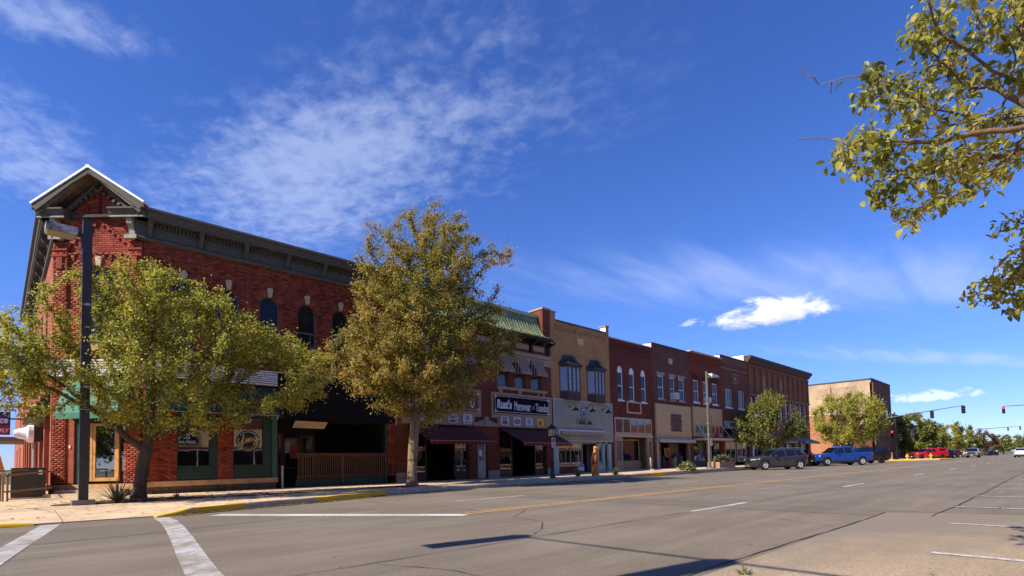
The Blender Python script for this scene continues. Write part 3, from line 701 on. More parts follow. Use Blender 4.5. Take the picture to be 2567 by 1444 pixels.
    def bay(W, s0, s1):
        mb = MB(); fw = .035; a, b, c, e = s0+.14, s1-.14, 9.50, 9.80
        for (p, q, r, t) in ((a, b, e-fw, e), (a, b, c, c+fw), (a, a+fw, c+fw, e-fw), (b-fw, b, c+fw, e-fw)): W.box(mb, p, q, .0305, .055, r, t)
        mb.build('frieze_panel', M_wood, CB)
        n = int((s1-s0-.3)/.115)
        for k in range(n):
            x = s0+.16+(s1-s0-.32)*(k+.5)/n; d = MB(); W.box(d, x-.028, x+.028, .0305, .14, 9.87, 10.0); d.build('dentil', M_wood, CB)
    cornice(STREET, 3.45, XE, 'street'); xs_ = [3.87, 5.52, 7.14, 8.81, 10.43, 12.05, 13.70]
    for x in xs_: bracket(STREET, x)
    for a, b in zip(xs_, xs_[1:]): bay(STREET, a, b)
    cornice(SIDE, -.25, 19., 'side')
    for k in range(12): bracket(SIDE, .25+1.55*k)
    for s0, s1 in ((-.36, .62), (2.18, CL+.30)):     # returns either side of the gable
        mb = MB(); CHA.prism(mb, [(-.05, 10.03), (.36, 10.03), (.36, 10.10), (.40, 10.13), (.43, 10.24), (.50, 10.28), (.50, 10.34), (-.05, 10.40)], s0, s1); mb.build('cornice_return', M_wood, CB)
        wbox('return_lip', CHA, s0+.02, s1-.0, .361, .40, 10.02, 10.075, M_woodL, CB)
    for s0 in (.06, 2.74):
        mb = MB(); pr = [(.071, 9.46), (.16, 9.46), (.165, 9.62), (.20, 9.74), (.30, 9.82), (.33, 9.92), (.33, 10.02), (.071, 10.02)]
        mb.prism([CHA.p(s0, d, z) for d, z in pr], CHA.a*.2); mb.build('console', M_woodL, CB)
        wbox('console_cap', CHA, s0-.12, s0+.32, .071, .24, 9.31, 9.45, M_woodL, CB)
    # ---- gable
    ap, ev, th = 11.72, 10.42, .16; s0, s1, sm = -.38, CL+.38, CL/2
    for sg, e in ((-1, s0), (1, s1)):
        mb = MB(); prof = [(sm, ap), (e, ev), (e, ev-th), (sm, ap-th*1.25)]
        mb.prism([CHA.p(x, .56, z) for x, z in prof], -CHA.n*3.2); mb.build('gable_roof', mat('soffit_boards', (.10, .085, .07), .9, var=.45, scale=6.), CB)
        dx, dz = (e-sm), (ev-ap); L = hypot(dx, dz); nx, nz = -dz/L*(1 if sg > 0 else -1), abs(dx)/L
        def strip(name, t0, t1, d0, d1, m, x0=0., x1=1.):
            mb = MB(); P = [(sm+dx*x0+nx*t0, ap+dz*x0+nz*t0), (sm+dx*x1+nx*t0, ap+dz*x1+nz*t0), (sm+dx*x1+nx*t1, ap+dz*x1+nz*t1), (sm+dx*x0+nx*t1, ap+dz*x0+nz*t1)]
            P[0] = (sm, P[0][1]+abs(P[0][0]-sm)*abs(dz/dx)) if x0 == 0 else P[0]; P[3] = (sm, P[3][1]+abs(P[3][0]-sm)*abs(dz/dx)) if x0 == 0 else P[3]
            mb.prism([CHA.p(x, d1, z) for x, z in P], -CHA.n*(d1-d0)); return mb.build(name, m, CB)
        strip('gable_edge', .004, .075, .30, .60, M_flash); strip('rake_board', -.26, -.03, .44, .563, M_wood); strip('rake_moulding', -.36, -.262, .30, .50, mat('weathered_brown_wood', (.14, .11, .085), .9, var=.45, scale=7.))
        strip('rake_frieze', -.62, -.42, .0, .06, M_wood, 0., .82)
        for k in range(8):
            u = .07+.092*k; cx, cz = sm+dx*u, ap+dz*u; mb = MB(); pts = [(cx+dx/L*a+nx*b, cz+dz/L*a+nz*b) for a, b in ((-.045, -.55), (.045, -.55), (.045, -.44), (-.045, -.44))]
            mb.prism([CHA.p(x, .13, z) for x, z in pts], -CHA.n*.07); mb.build('rake_dentil', M_wood, CB)
    wbox('gable_tip', CHA, sm-.06, sm+.06, .31, .605, ap-.02, ap+.09, M_flash, CB)
    # ---- ground floor, street side
    for a, b in ((3.72, 5.05), (5.052, 6.3), (6.302, 7.4), (7.402, 8.42)): wbox('water_table', STREET, a, b-.006, -.15, .09, .405, .598, M_lime, CB)
    wbox('foundation_core', STREET, 3.75, 8.35, -.18, .0, .06, .40, M_mortar, CB)
    x = 3.78
    while x < 8.3:
        w = random.uniform(.22, .5); h = random.uniform(.13, .2); x1 = min(x+w, 8.33)
        for za, zb in ((.10, .10+h), (.115+h, .395)):
            mb = MB(); j = lambda: random.uniform(-.018, .018); d = .05+j()
            c = [(x+.012+j(), za+j()*.4), (x1-.012+j(), za+j()*.4), (x1-.012+j(), zb+j()*.3), (x+.012+j(), zb+j()*.3)]
            mb.add([STREET.p(s, .0, z) for s, z in c]+[STREET.p(s+(.5*(x+x1)-s)*.15, d, z+(.5*(za+zb)-z)*.15) for s, z in c], [(4, 5, 6, 7), (0, 1, 5, 4), (1, 2, 6, 5), (2, 3, 7, 6), (3, 0, 4, 7)]); mb.build('foundation_stone', M_rub, CB)
        x = x1
    for a, b, g0, g1 in ((4.79, 6.17, 4.83, 5.89), (6.70, 8.20, 6.74, 7.86)):
        mb = MB(); STREET.box(mb, a, b, -.18, -.02, .6, 1.10)
        for k, (z0, z1) in enumerate(((.66, .76), (.79, .90), (.93, 1.04))): STREET.box(mb, a+.06, b-.25, -.02, .01, z0, z1)
        STREET.box(mb, a, b, -.02, .03, 1.10, 1.15); mb.build('bulkhead', M_green, CB)
        mb = MB(); STREET.box(mb, g1, b, -.18, .0, 1.15, 3.25); STREET.box(mb, a, g0, -.18, .0, 1.15, 3.25); STREET.box(mb, g0, g1, -.18, .0, 3.0, 3.25); mb.build('window_surround', M_green, CB)
        mb = MB(); mb.quad(*[STREET.p(s, -.08, z) for s, z in ((g0, 1.15), (g1, 1.15), (g1, 3.0), (g0, 3.0))]); mb.build('shop_pane', G_clear2, CB)
        mb = MB(); mb.quad(*[STREET.p(s, -.165, z) for s, z in ((g0, 1.15), (g1, 1.15), (g1, 3.0), (g0, 3.0))]); mb.build('window_backing', mat('window_blackout', (.02, .022, .022), .9), CB)
    mb = MB(); STREET.box(mb, 8.20, 8.40, -.2, .05, .6, 3.25); mb.build('green_post', mat('green_post_paint', (.035, .10, .075), .5, var=.2), CB)
    # round shop emblem with script lettering on the second pane
    E = MB(); c = (7.30, 2.10); E.prism([STREET.p(c[0]+.44*cos(2*pi*k/40), -.066, c[1]+.44*sin(2*pi*k/40)) for k in range(40)], (0, .004, 0)); em = E.build('window_emblem', mat('emblem_black', (.008, .008, .008), .4), CB)
    M_sil = mat('emblem_silver', (.55, .56, .58), .4); M_gold = mat('emblem_gold', (.62, .50, .20), .4)
    rg = MB(); rg.tube([STREET.p(c[0]+.375*cos(t), -.062, c[1]+.375*sin(t)) for t in [radians(a) for a in range(-150, 151, 8)]], .013, 6); rg.tube([STREET.p(c[0]+.375*cos(t), -.062, c[1]+.375*sin(t)) for t in [radians(a) for a in range(160, 201, 8)]], .013, 6); rg.build('emblem_ring', M_sil, em)
    def stroke(pts, r=.016):
        P = [Vector((x, z, 0)) for x, z in pts]; out = []
        for i in range(len(P)-1):
            p0, p1, p2, p3 = P[max(i-1, 0)], P[i], P[i+1], P[min(i+2, len(P)-1)]
            for k in range(6): t = k/6; out.append(.5*((2*p1)+(p2-p0)*t+(2*p0-5*p1+4*p2-p3)*t*t+(3*p1-p0-3*p2+p3)*t*t*t))
        out.append(P[-1]); return [STREET.p(c[0]+v.x, -.056, c[1]+v.y) for v in out], r
    sc = MB()
    for pts in ([(-.50, .20), (-.55, .05), (-.52, -.12), (-.40, -.16), (-.24, .02), (-.18, .22)], [(-.16, .26), (-.20, .05), (-.22, -.18), (-.30, -.33), (-.38, -.30), (-.33, -.18), (-.15, -.06), (.12, .0)],
                [(-.08, .12), (-.10, .02), (-.05, .01), (.0, .12)], [(.0, .12), (.01, .01), (.06, .12), (.11, .13), (.12, .02), (.17, .06)], [(.32, .14), (.24, .16), (.20, .06), (.27, .03), (.33, .14), (.32, -.06), (.26, -.16), (.21, -.10), (.30, .02), (.46, .12)], [(-.06, .20), (-.055, .205)]):
        p, r = stroke(pts); sc.tube(p, r, 6)
    sc.build('script_lettering', M_gold, em)
    for k, ch in enumerate('KITCHEN'):
        t = radians(-90+(-3+k)*16); lettering(ch, c[0]+.30*cos(t), FY+.060, c[1]+.30*sin(t), .085, M_gold, em, name='letter')
    lettering('GREEN', 5.36, FY+.06, 1.93, .2, mat('faint_window_letters', (.10, .105, .10), .5), CB, width=.62, height=.14)
    # storefront cornice of white slats wrapping the corner, green awnings under it
    def slats(W, s0, s1):
        wbox('slat_backing', W, s0, s1, -.1, .10, 4.38, 5.0, M_wood, CB)
        for k in range(7): wbox('slat', W, s0-.01, s1+.01, .10, .17, 4.40+.088*k, 4.40+.088*k+.05, M_flash, CB)
    slats(CHA, -.02, CL+.02); slats(STREET, 3.68, 8.36)
    def awn(W, s0, s1, zt, zb, pr, m, name='canvas_awning', val=.2, nsc=0, d0=0.):
        mb = MB(); a, b = W.p(s0, d0, zt), W.p(s1, d0, zt); c_, e = W.p(s1, d0+pr, zb), W.p(s0, d0+pr, zb)
        mb.quad(e, c_, b, a); mb.quad(W.p(s0, d0, zt-.02), W.p(s1, d0, zt-.02), W.p(s1, d0+pr-.01, zb-.02), W.p(s0, d0+pr-.01, zb-.02))
        mb.poly([W.p(s0, d0, zt), W.p(s0, d0, zb-.0), W.p(s0, d0+pr, zb)]); mb.poly([W.p(s1, d0, zt), W.p(s1, d0+pr, zb), W.p(s1, d0, zb)])
        aw = mb.build(name, m, CB); v = MB()
        W.box(v, s0, s1, d0+pr-.012, d0+pr, zb-val, zb-.002); v.build('valance', m, aw); return aw
    awn(STREET, 3.8, 8.36, 4.34, 3.25, .45, M_green, val=.12); awn(CHA, .52, 2.66, 4.34, 3.05, .55, M_teal, val=.2)
    wbox('awning_rail', STREET, 3.8, 8.36, .452, .475, 3.12, 3.15, mat('rail_grey', (.35, .35, .36), .4), CB)
    # ---- black clapboard over the patio
    wbox('siding_backing', STREET, 8.40, XE-.02, -.2, .05, 3.04, 4.95, M_black, CB)
    for k in range(14):
        z = 3.05+k*.135; mb = MB(); mb.prism([STREET.p(8.41, d, zz) for d, zz in ((.051, z), (.088, z), (.062, z+.142), (.051, z+.142))], Vector((XE-.03-8.41, 0, 0))); mb.build('clapboard', M_black, CB)
    wbox('siding_flashing', STREET, 8.38, XE, .051, .13, 4.96, 5.02, mat('grey_flashing', (.42, .43, .45), .5), CB)
    for x in (8.395, XE-.012): wbox('corner_strip', STREET, x-.01, x+.012, .089, .11, 2.95 if x > 9 else 3.0, 3.45 if x < 9 else 4.3, M_flash, CB)
    # ---- patio recess
    p = MB(); p.quad((8.40, 23.0, .16), (13.62, 23.0, .16), (13.62, 26.55, .16), (8.40, 26.55, .16)); p.build('patio_floor', mat('patio_boards', (.05, .04, .03), .9), CB)
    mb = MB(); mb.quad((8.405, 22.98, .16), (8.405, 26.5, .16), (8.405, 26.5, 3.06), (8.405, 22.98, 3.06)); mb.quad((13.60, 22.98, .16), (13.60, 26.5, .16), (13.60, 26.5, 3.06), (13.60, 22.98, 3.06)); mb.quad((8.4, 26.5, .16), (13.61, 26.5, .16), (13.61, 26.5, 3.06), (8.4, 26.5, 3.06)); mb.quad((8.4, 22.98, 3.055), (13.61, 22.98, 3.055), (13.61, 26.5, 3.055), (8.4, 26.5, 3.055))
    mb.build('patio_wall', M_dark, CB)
    PW = Wall((0, 24.3), (1, 0), (0, -1))       # shop front set back inside the patio
    wbox('patio_front', PW, 8.42, 10.7, -.2, 0, .17, 3.04, M_dark, CB)
    M_rdoor = mat('dark_red_wood', (.075, .022, .014), .6, var=.3)
    def door(W, s0, s1, z0, z1, m, par, glass=G_dark, lite=.45, fw=.1, name='door', d=0.):
        mb = MB(); zm = z0+(z1-z0)*lite
        for a, b, c_, e in ((s0, s0+fw, z0, z1), (s1-fw, s1, z0, z1), (s0+fw, s1-fw, z1-fw, z1), (s0+fw, s1-fw, z0, zm)): W.box(mb, a, b, d, d+.05, c_, e)
        o = mb.build(name, m, par); g = MB(); g.quad(*[W.p(s, d+.02, z) for s, z in ((s0+fw, zm), (s1-fw, zm), (s1-fw, z1-fw), (s0+fw, z1-fw))]); g.build('pane', glass, o)
        h = MB(); h.tube([W.p(s0+fw*.5, d+.052, z0+(z1-z0)*.47), W.p(s0+fw*.5, d+.09, z0+(z1-z0)*.47), W.p(s0+fw*.5, d+.09, z0+(z1-z0)*.53)], .012, 6); h.build('handle', mat('brass', (.5, .38, .15), .35, .8), o); return o
    door(PW, 8.50, 9.22, .2, 2.55, M_rdoor, CB, lite=.42); door(PW, 9.95, 10.65, .2, 2.45, M_rdoor, CB, lite=.1)
    window(PW, 9.25, 9.93, .95, 2.35, CB, M_rdoor, d=.0, sash=False, glass=G_dark)
    def poster(W, s0, s1, z0, z1, m, d=.06, k=0): mb = MB(); mb.prism([W.p(s, d, z) for s, z in ((s0, z0), (s1, z0-.03*k), (s1, z1-.05*k), (s0, z1))], -W.n*.004); mb.build('poster', m, CB)
    M_pp = mat('pale_poster', (.30, .30, .30), .8, var=.7, scale=14.); M_pr = mat('red_poster', (.22, .05, .035), .8, var=.6, scale=9.)
    poster(PW, 8.62, 8.9, 1.7, 2.15, M_pp); poster(PW, 9.27, 9.5, 1.65, 2.2, M_pp, .07); poster(PW, 9.5, 9.92, 1.4, 2.0, M_pr, .07, 1)
    # patio fence: rails and single balusters
    M_fence = mat('stained_cedar', (.125, .058, .024), .7, var=.35, scale=6., stretch=(4, 4, .6))
    zt, zb = 1.60, .50
    for x0, x1 in ((9.25, 13.58),):
        wbox('top_rail', STREET, x0, x1, -.10, .02, zt-.035, zt, M_fence, CB); wbox('rail', STREET, x0, x1, -.07, -.03, zt-.15, zt-.05, M_fence, CB); wbox('rail', STREET, x0, x1, -.07, -.03, zb+.04, zb+.14, M_fence, CB)
    n = 42
    for k in range(n):
        x = 9.30+(13.5-9.30)*k/(n-1); wbox('baluster', STREET, x-.021, x+.021, -.03+.001, .012, zb-.02+random.uniform(-.006, .006), zt-.04, M_fence, CB)
    wbox('fence_post', STREET, 11.28, 11.38, -.12, .016, .2, zt-.04, M_fence, CB)
    wbox('patio_skirt', STREET, 9.2, 13.6, -.1, -.06, .17, .5, M_green, CB); wbox('patio_green_post', STREET, 13.5, 13.6, -.2, .01, .17, 3.05, M_green, CB)
    mb = MB(); mb.tube([(8.62, 22.78, .16), (8.62, 22.78, 1.05)], .045, 10); mb.tube([(8.62, 22.78, 1.05), (8.62, 22.78, 1.09)], [.05, .02], 10); mb.build('pipe_bollard', mat('white_pipe', (.45, .45, .43), .6), CB)
    # hanging board under the siding
    hb = MB(); hb.prism([(8.98, 22.62, 2.68), (10.36, 22.62, 2.66), (10.48, 22.5, 2.94), (9.06, 22.5, 2.97)], (0, .02, .01)); hbo = hb.build('hanging_sign', mat('cream_board', (.42, .34, .20), .7, var=.1), CB)
    fx = MB(); fr_ = [(0, 0), (.2, 0), (.2, .18), (0, .18)]
    for (a, b) in zip(fr_, fr_[1:]+fr_[:1]): fx.tube([(9.14+a[0], 22.585, 2.73+a[1]), (9.14+b[0], 22.585-.0, 2.73+b[1])], .008, 5)
    fx.tube([(9.2, 22.585, 2.78), (9.24, 22.57, 2.87), (9.28, 22.575, 2.8)], .012, 5); fx.build('sign_emblem', mat('brown_ink', (.10, .06, .03), .7), hbo)
    # ---- corner entrance
    wbox('entrance_panel', CHA, .77, 1.27, -.25, -.1, .6, 3.2, M_green, CB); wbox('brick_return', CHA, .50, .76, -.19, -.05, .6, 4.4, M_side_brick, CB)
    M_oak = mat('yellow_oak_frame', (.50, .29, .09), .5, var=.2, scale=8.)
    door(CHA, 1.38, 2.24, .66, 2.72, M_oak, CB, lite=.06, fw=.09, d=-.16, glass=G_clear2); wbox('door_backing', CHA, 1.3, 2.6, -.195, -.185, .6, 3.2, mat('lobby_dark', (.02, .025, .02), .9), CB)
    wbox('sidelight_frame', CHA, 2.24, 2.30, -.18, -.1, .66, 2.72, M_oak, CB); wbox('sidelight_frame', CHA, 1.29, 1.37, -.18, -.1, .66, 2.8, M_oak, CB)
    mb = MB(); mb.quad(*[CHA.p(s, -.15, z) for s, z in ((2.30, .70), (2.55, .70), (2.55, 2.72), (2.30, 2.72))]); mb.build('sidelight', G_clear2, CB)
    wbox('transom_board', CHA, 1.28, 2.56, -.2, -.08, 2.74, 3.3, M_green, CB)
    for a, b in ((-.06, .56), (.60, 1.3), (1.304, 2.5), (2.504, 3.2)): wbox('water_table', CHA, a, b, -.15, .10 if a < .5 else .02, .36, .56, M_lime, CB)
    wbox('step', CHA, .45, 2.75, .03, .40, .15, .38, M_side2, CB); wbox('step', CHA, .1, 2.9, .41, .85, .10, .27, M_side2, CB); wbox('plinth', CHA, -.02, .5, -.1, .06, .1, .355, M_side_brick, CB)
    wbox('plinth', CHA, 2.6, CL, -.1, .04, .1, .355, M_side_brick, CB); wbox('door_bell', CHA, .60, .66, -.049, -.02, 1.85, 1.95, M_flash, CB)
    # ---- side wall along the cross street
    mb = MB(); holes = [(3.2+3.05*k, 4.3+3.05*k, 1.15, 3.2) for k in range(5)]+[(3.2+3.05*k, 4.2+3.05*k, 5.4, 8.) for k in range(5)]
    wall_holes(mb, SIDE, .05, 19, .3, 9.31, holes, 0, .18); mb.build('side_wall', M_side_brick, CB)
    for k in range(7): wbox('side_pilaster', SIDE, .9+3.05*k, 1.75+3.05*k, 0, .14, .6, 4.2, M_side_brick, CB)
    for h in holes: window(SIDE, h[0], h[1], h[2], h[3], CB, M_green, d=-.16, glass=G_win)
    for k in range(5): wbox('side_sill', SIDE, 3.1+3.05*k, 4.4+3.05*k, -.1, .08, 1.0, 1.15, M_key, CB)
    wbox('side_plinth', SIDE, -.05, 19, -.1, .05, .05, .5, M_lime, CB)
    mb = MB(); mb.prism([(1.38, 25.6, 4.1), (1.38, 25.6, 3.0), (.75, 25.6, 3.05)], (0, 5.2, 0)); mb.build('side_awning', M_green, CB)
    mb = MB(); mb.tube([(1.30, 26.3, 3.1), (1.29, 26.3, .75), (1.2, 26.25, .6), (.98, 26.1, .55)], .06, 8); mb.build('downspout', mat('brown_pipe', (.07, .05, .04), .5), CB)
    mb = MB(); mb.tube([(1.18, 26.0, .5), (1.12, 25.95, .3), (.95, 25.9, .22)], .05, 8); mb.build('white_pipe', M_flash, CB)
build_corner()
# ------------------------------------------------------------------ the row of shops
M_stone = mat('grey_pink_limestone', (.30, .25, .22), .9, var=.18, scale=4., bump=.3)
M_tan = mat('tan_wood_siding', (.33, .24, .175), .75, var=.2, scale=3., stretch=(.5, 1, 6))
M_cream = mat('cream_trim', (.42, .36, .27), .6, var=.1)
M_wwhite = mat('white_window_frame', (.74, .75, .76), .5, var=.05)
M_coping = mat('dark_coping', (.07, .065, .06), .8, var=.3)
M_pwhite = mat('white_parapet_paint', (.85, .85, .84), .6, var=.05)
M_maroon = mat('maroon_canvas', (.105, .022, .018), .95, var=.2, scale=2.)
M_roofing = mat('roof_felt', (.05, .05, .05), .9)
def shell(B, x0, x1, ztop, sidem, depth=24., zroof=None, z0=.05):
    """party walls, back and roof of a row building behind its street face"""
    zr = zroof or ztop-.5
    mb = MB(); mb.quad((x0, FY+.02, z0), (x0, FY+.02, ztop), (x0, FY+depth, ztop-.6), (x0, FY+depth, z0)); mb.quad((x1, FY+.02, z0), (x1, FY+depth, z0), (x1, FY+depth, ztop-.6), (x1, FY+.02, ztop)); mb.quad((x0, FY+depth, z0), (x0, FY+depth, ztop-.6), (x1, FY+depth, ztop-.6), (x1, FY+depth, z0))
    mb.build('party_wall', sidem, B)
    mb = MB(); mb.quad((x0, FY+.3, zr), (x1, FY+.3, zr), (x1, FY+depth, zr-.3), (x0, FY+depth, zr-.3)); mb.build('roof', M_roofing, B)
    mb = MB(); mb.quad((x0+.01, FY+.3, 3.12), (x1-.01, FY+.3, 3.12), (x1-.01, FY+.3, ztop-.05), (x0+.01, FY+.3, ztop-.05)); mb.build('inner_face', M_dark, B)
def awning(B, W, s0, s1, zt, zb, pr, m, name='awning', val=.2, nsc=0, d0=0., sides=True, trim=None):
    mb = MB(); mb.quad(W.p(s0, d0+pr, zb), W.p(s1, d0+pr, zb), W.p(s1, d0, zt), W.p(s0, d0, zt)); mb.quad(W.p(s0, d0, zt-.015), W.p(s1, d0, zt-.015), W.p(s1, d0+pr-.01, zb-.015), W.p(s0, d0+pr-.01, zb-.015))
    if sides: mb.poly([W.p(s0, d0, zt), W.p(s0, d0, zb), W.p(s0, d0+pr, zb)]); mb.poly([W.p(s1, d0, zt), W.p(s1, d0+pr, zb), W.p(s1, d0, zb)])
    aw = mb.build(name, m, B)
    v = MB(); n = max(1, nsc); L = (s1-s0)/n
    for k in range(n):
        a = s0+L*k; pts = [(a, zb-.004)]+([(a+L*j/8, zb-val*.62-val*.38*sin(pi*j/8)) for j in range(9)] if nsc else [(a, zb-val), (a+L, zb-val)])+[(a+L, zb-.004)]
        v.poly([W.p(x, d0+pr, z) for x, z in pts])
    v.build('valance', m, aw)
    if trim: t = MB(); W.box(t, s0, s1, d0+pr-.02, d0+pr+.012, zb-.012, zb+.016); t.build('sunlit_edge', trim, aw)
    return aw
def boards(B, W, s0, s1, z0, z1, d, m, bh=.13, name='board', th=.022):
    n = max(1, int(round((z1-z0)/bh))); h = (z1-z0)/n
    for k in range(n): z = z0+h*k; mb = MB(); mb.prism([W.p(s0, dd, zz) for dd, zz in ((d, z+.002), (d+th, z+.002), (d+th*.45, z+h), (d, z+h))], W.a*(s1-s0)); mb.build(name, m, B)
def coping(B, x0, x1, z, m, d=.06, h=.09): wbox('coping', STREET, x0, x1, -.36, d, z-h, z, m, B)

# ---------------- two-shop brick building with a green tile roof
RU = empty('tile_roof_building', (19.9, 24, .15), 0, 'dark brick double shop building with a green tile roof and striped window awnings', 'building')
def build_rust():
    x0, x1, cx = XE+.01, 25.62, 19.95
    M_br = brick_mat('brown_red_brick', (.125, .036, .022), (.175, .056, .034), (.13, .08, .06))
    shell(RU, x0, x1, 8.3, M_br)
    wins = [(20.93, 21.78), (22.35, 23.22), (23.75, 24.64)]; wins = wins+[(2*cx-b, 2*cx-a) for a, b in wins]
    holes = [(a, b, 5.50, 6.95) for a, b in wins]
    shopR = (21.0, 25.05, .15, 3.1); shopL = (2*cx-25.05, 18.75, .15, 3.1); doorh = (19.35, 20.06, .15, 2.62)
    mb = MB(); wall_holes(mb, STREET, x0+.52, x1, .12, 8.35, holes+[shopR, shopL, doorh]); wall_holes(mb, STREET, x0, x0+.515, .12, 8.35, [], 0.); mb.build('street_wall', M_br, RU)
    for a, b in wins:
        window(STREET, a, b, 5.50, 6.95, RU, mat('teal_window_frame', (.10, .15, .15), .5), d=-.14, glass=glass_mat('blind_glass', (.05, .06, .07), .08), sashz=.62)
    # striped awnings, each stripe a strip of canvas
    M_st1 = mat('awning_stripe_dark', (.055, .018, .015), .85); M_st2 = mat('awning_stripe_pale', (.50, .36, .32), .85)
    for a, b in wins:
        a, b = a-.04, b+.06; mb = MB(); n = 15; zt, zb, pr = 7.38, 6.42, .62
        for k in range(n):
            s, t = a+(b-a)*k/n, a+(b-a)*(k+1)/n; mi = k % 2
            mb.quad(STREET.p(s, pr, zb), STREET.p(t, pr, zb), STREET.p(t, 0, zt), STREET.p(s, 0, zt), mi); mb.quad(STREET.p(s, pr+.004, zb-.16), STREET.p(t, pr+.004, zb-.16), STREET.p(t, pr+.004, zb), STREET.p(s, pr+.004, zb), mi)
        for s in (a, b):
            for k in range(6):
                d0, d1 = pr*k/6, pr*(k+1)/6; mb.quad(STREET.p(s, d0, zb-.15), STREET.p(s, d1, zb-.15), STREET.p(s, d1, zt-(zt-zb)*(k+1)/6), STREET.p(s, d0, zt-(zt-zb)*k/6), k % 2)
        o = mb.build('striped_awning', [M_st1, M_st2], RU); tag(o, None, None)
    # stone bands
    wbox('stone_band', STREET, x0+.1, x1-.05, 0, .12, 7.48, 7.68, M_stone, RU); wbox('stone_band', STREET, x0+.1, x1-.05, 0, .05, 7.682, 7.74, M_stone, RU)
    wbox('stone_lintel', STREET, 20.75, 24.85, .0, .03, 6.98, 7.47, M_stone, RU); wbox('stone_lintel', STREET, 2*cx-24.85, 2*cx-20.75, .0, .03, 6.98, 7.47, M_stone, RU); wbox('stone_lintel', STREET, 24.87, x1-.03, .0, .05, 7.05, 7.47, M_stone, RU)
    for a, b in ((20.80, 25.05), (2*cx-25.05, 2*cx-20.80)):
        wbox('sill_course', STREET, a, b, -.02, .16, 5.30, 5.46, M_stone, RU)
        for k in range(6): x = a+.15+(b-a-.3)*(k//2*2+ (k % 2)*.18+.0)/5 if k < 4 else a+(b-a)*(.80+.12*(k-4)); wbox('sill_bracket', STREET, x, x+.13, .001, .13, 5.12, 5.298, M_stone, RU)
    # frieze under the eaves
    for a, b in ((20.9, 22.1), (22.45, 23.6), (23.95, 25.0), (14.9, 15.95), (16.3, 17.45), (17.8, 19.0), (19.35, 20.55)): wbox('frieze_panel', STREET, a, b, .0, .03, 7.95, 8.25, M_stone, RU)
    for x in (20.72, 22.28, 23.78, 25.32, 14.55, 16.12, 17.62, 19.18):
        mb = MB(); mb.prism([STREET.p(x-.09, d, z) for d, z in ((.001, 7.78), (.12, 7.78), (.16, 7.95), (.10, 8.1), (.22, 8.28), (.62, 8.40), (.66, 8.55), (.001, 8.55))], (.18, 0, 0)); mb.build('eave_bracket', mat('black_green_timber', (.008, .014, .012), .7), RU)
    # pent roof with its tiles
    e0, z0e, zr = .86, 8.66, 10.30
    def prof(t): # curved slope: d outwards, z
        return e0-(e0+.45)*(t**.62), z0e+(zr-z0e)*(t**1.55)
    M_tile = piece_mat('green_roof_tile', [(.16, .20, .085), (.25, .29, .13), (.33, .36, .18), (.20, .24, .11)], .6, spec=.3)
    rf = MB(); T = [prof(k/10) for k in range(11)]
    for (d0, a), (d1, b) in zip(T, T[1:]): rf.quad(STREET.p(x0+.05, d0, a-.03), STREET.p(x1-.7, d0, a-.03), STREET.p(x1-.7, d1, b-.03), STREET.p(x0+.05, d1, b-.03))
    roof = rf.build('pent_roof', mat('roof_deck_green', (.06, .12, .05), .7), RU)
    nx, nr = 44, 9; Xs = [x0+.08+(x1-.78-x0-.08)*k/nx for k in range(nx+1)]; tv, tf, tr_ = [], [], []
    for i in range(nx):
        for j in range(nr):
            d0, a = prof(j/nr); d1, b = prof((j+1.12)/nr if j < nr-1 else 1.); w = (Xs[i+1]-Xs[i])*.82; cxx = (Xs[i]+Xs[i+1])/2; b0 = len(tv)
            for (d, z) in ((d0, a+.02), (d1, b)):
                for q in range(6):
                    t = pi*q/5; tv.append(STREET.p(cxx-w/2*cos(t), d, z+.055*sin(t)))
            for q in range(5): tf.append((b0+q, b0+q+1, b0+6+q+1, b0+6+q)); tr_.append(0)
    rr = np.repeat(RNG.random(nx*nr), 5)
    o = np_mesh('roof_tile', np.array(tv), np.array(tf), M_tile, roof, rr); o['kind'] = 'stuff'
    wbox('eave_fascia', STREET, x0+.05, x1-.55, .70, .80, 8.50, 8.62, mat('black_green_timber', (.008, .014, .012), .7), RU); wbox('eave_soffit', STREET, x0+.05, x1-.55, .0, .70, 8.56, 8.60, mat('black_green_timber', (.008, .014, .012), .7), RU)
    wbox('ridge_cap', STREET, x0+.05, x1-.7, -.62, -.36, zr-.06, zr+.14, mat('pale_green_ridge', (.30, .42, .30), .5), RU)
    wbox('roof_upstand', STREET, x0+.02, x1-.6, -2., -.5, 8.3, zr-.1, M_br, RU)
    for xx in ((x1-.70, x1-.02), (x0+.02, x0+.5)):
        wbox('end_pier', STREET, xx[0], xx[1], -1.1, .02, 8.36, 10.75, M_br, RU); wbox('pier_cap', STREET, xx[0]-.05, xx[1]+.04, -1.15, .07, 10.752, 10.88, M_stone, RU)
    # ---- sign panels, mirrored left and right
    def panel(sg, face, letm, words):
        f = lambda x: x if sg > 0 else 2*cx-x
        def rb(name, a, b, d0, d1, z0, z1, m): a, b = f(a), f(b); return wbox(name, STREET, min(a, b), max(a, b), d0, d1, z0, z1, m, RU)
        def brd(a, b, z0, z1, d): a, b = sorted((f(a), f(b))); boards(RU, STREET, a, b, z0, z1, d, M_tan, .11)
        rb('panel_backing', 20.34, 25.5, .001, .10, 3.60, 5.10, M_tan); brd(20.34, 25.5, 3.60, 5.10, .10)
        rb('panel_backing', 20.82, 25.5, .001, .08, 3.08, 3.598, M_tan); brd(20.82, 25.5, 3.10, 3.59, .08)
        a, b = sorted((f(20.52), f(25.18))); sb = wbox('sign_board', STREET, a, b, .125, .17, 3.92, 4.93, face, RU)
        mb = MB()
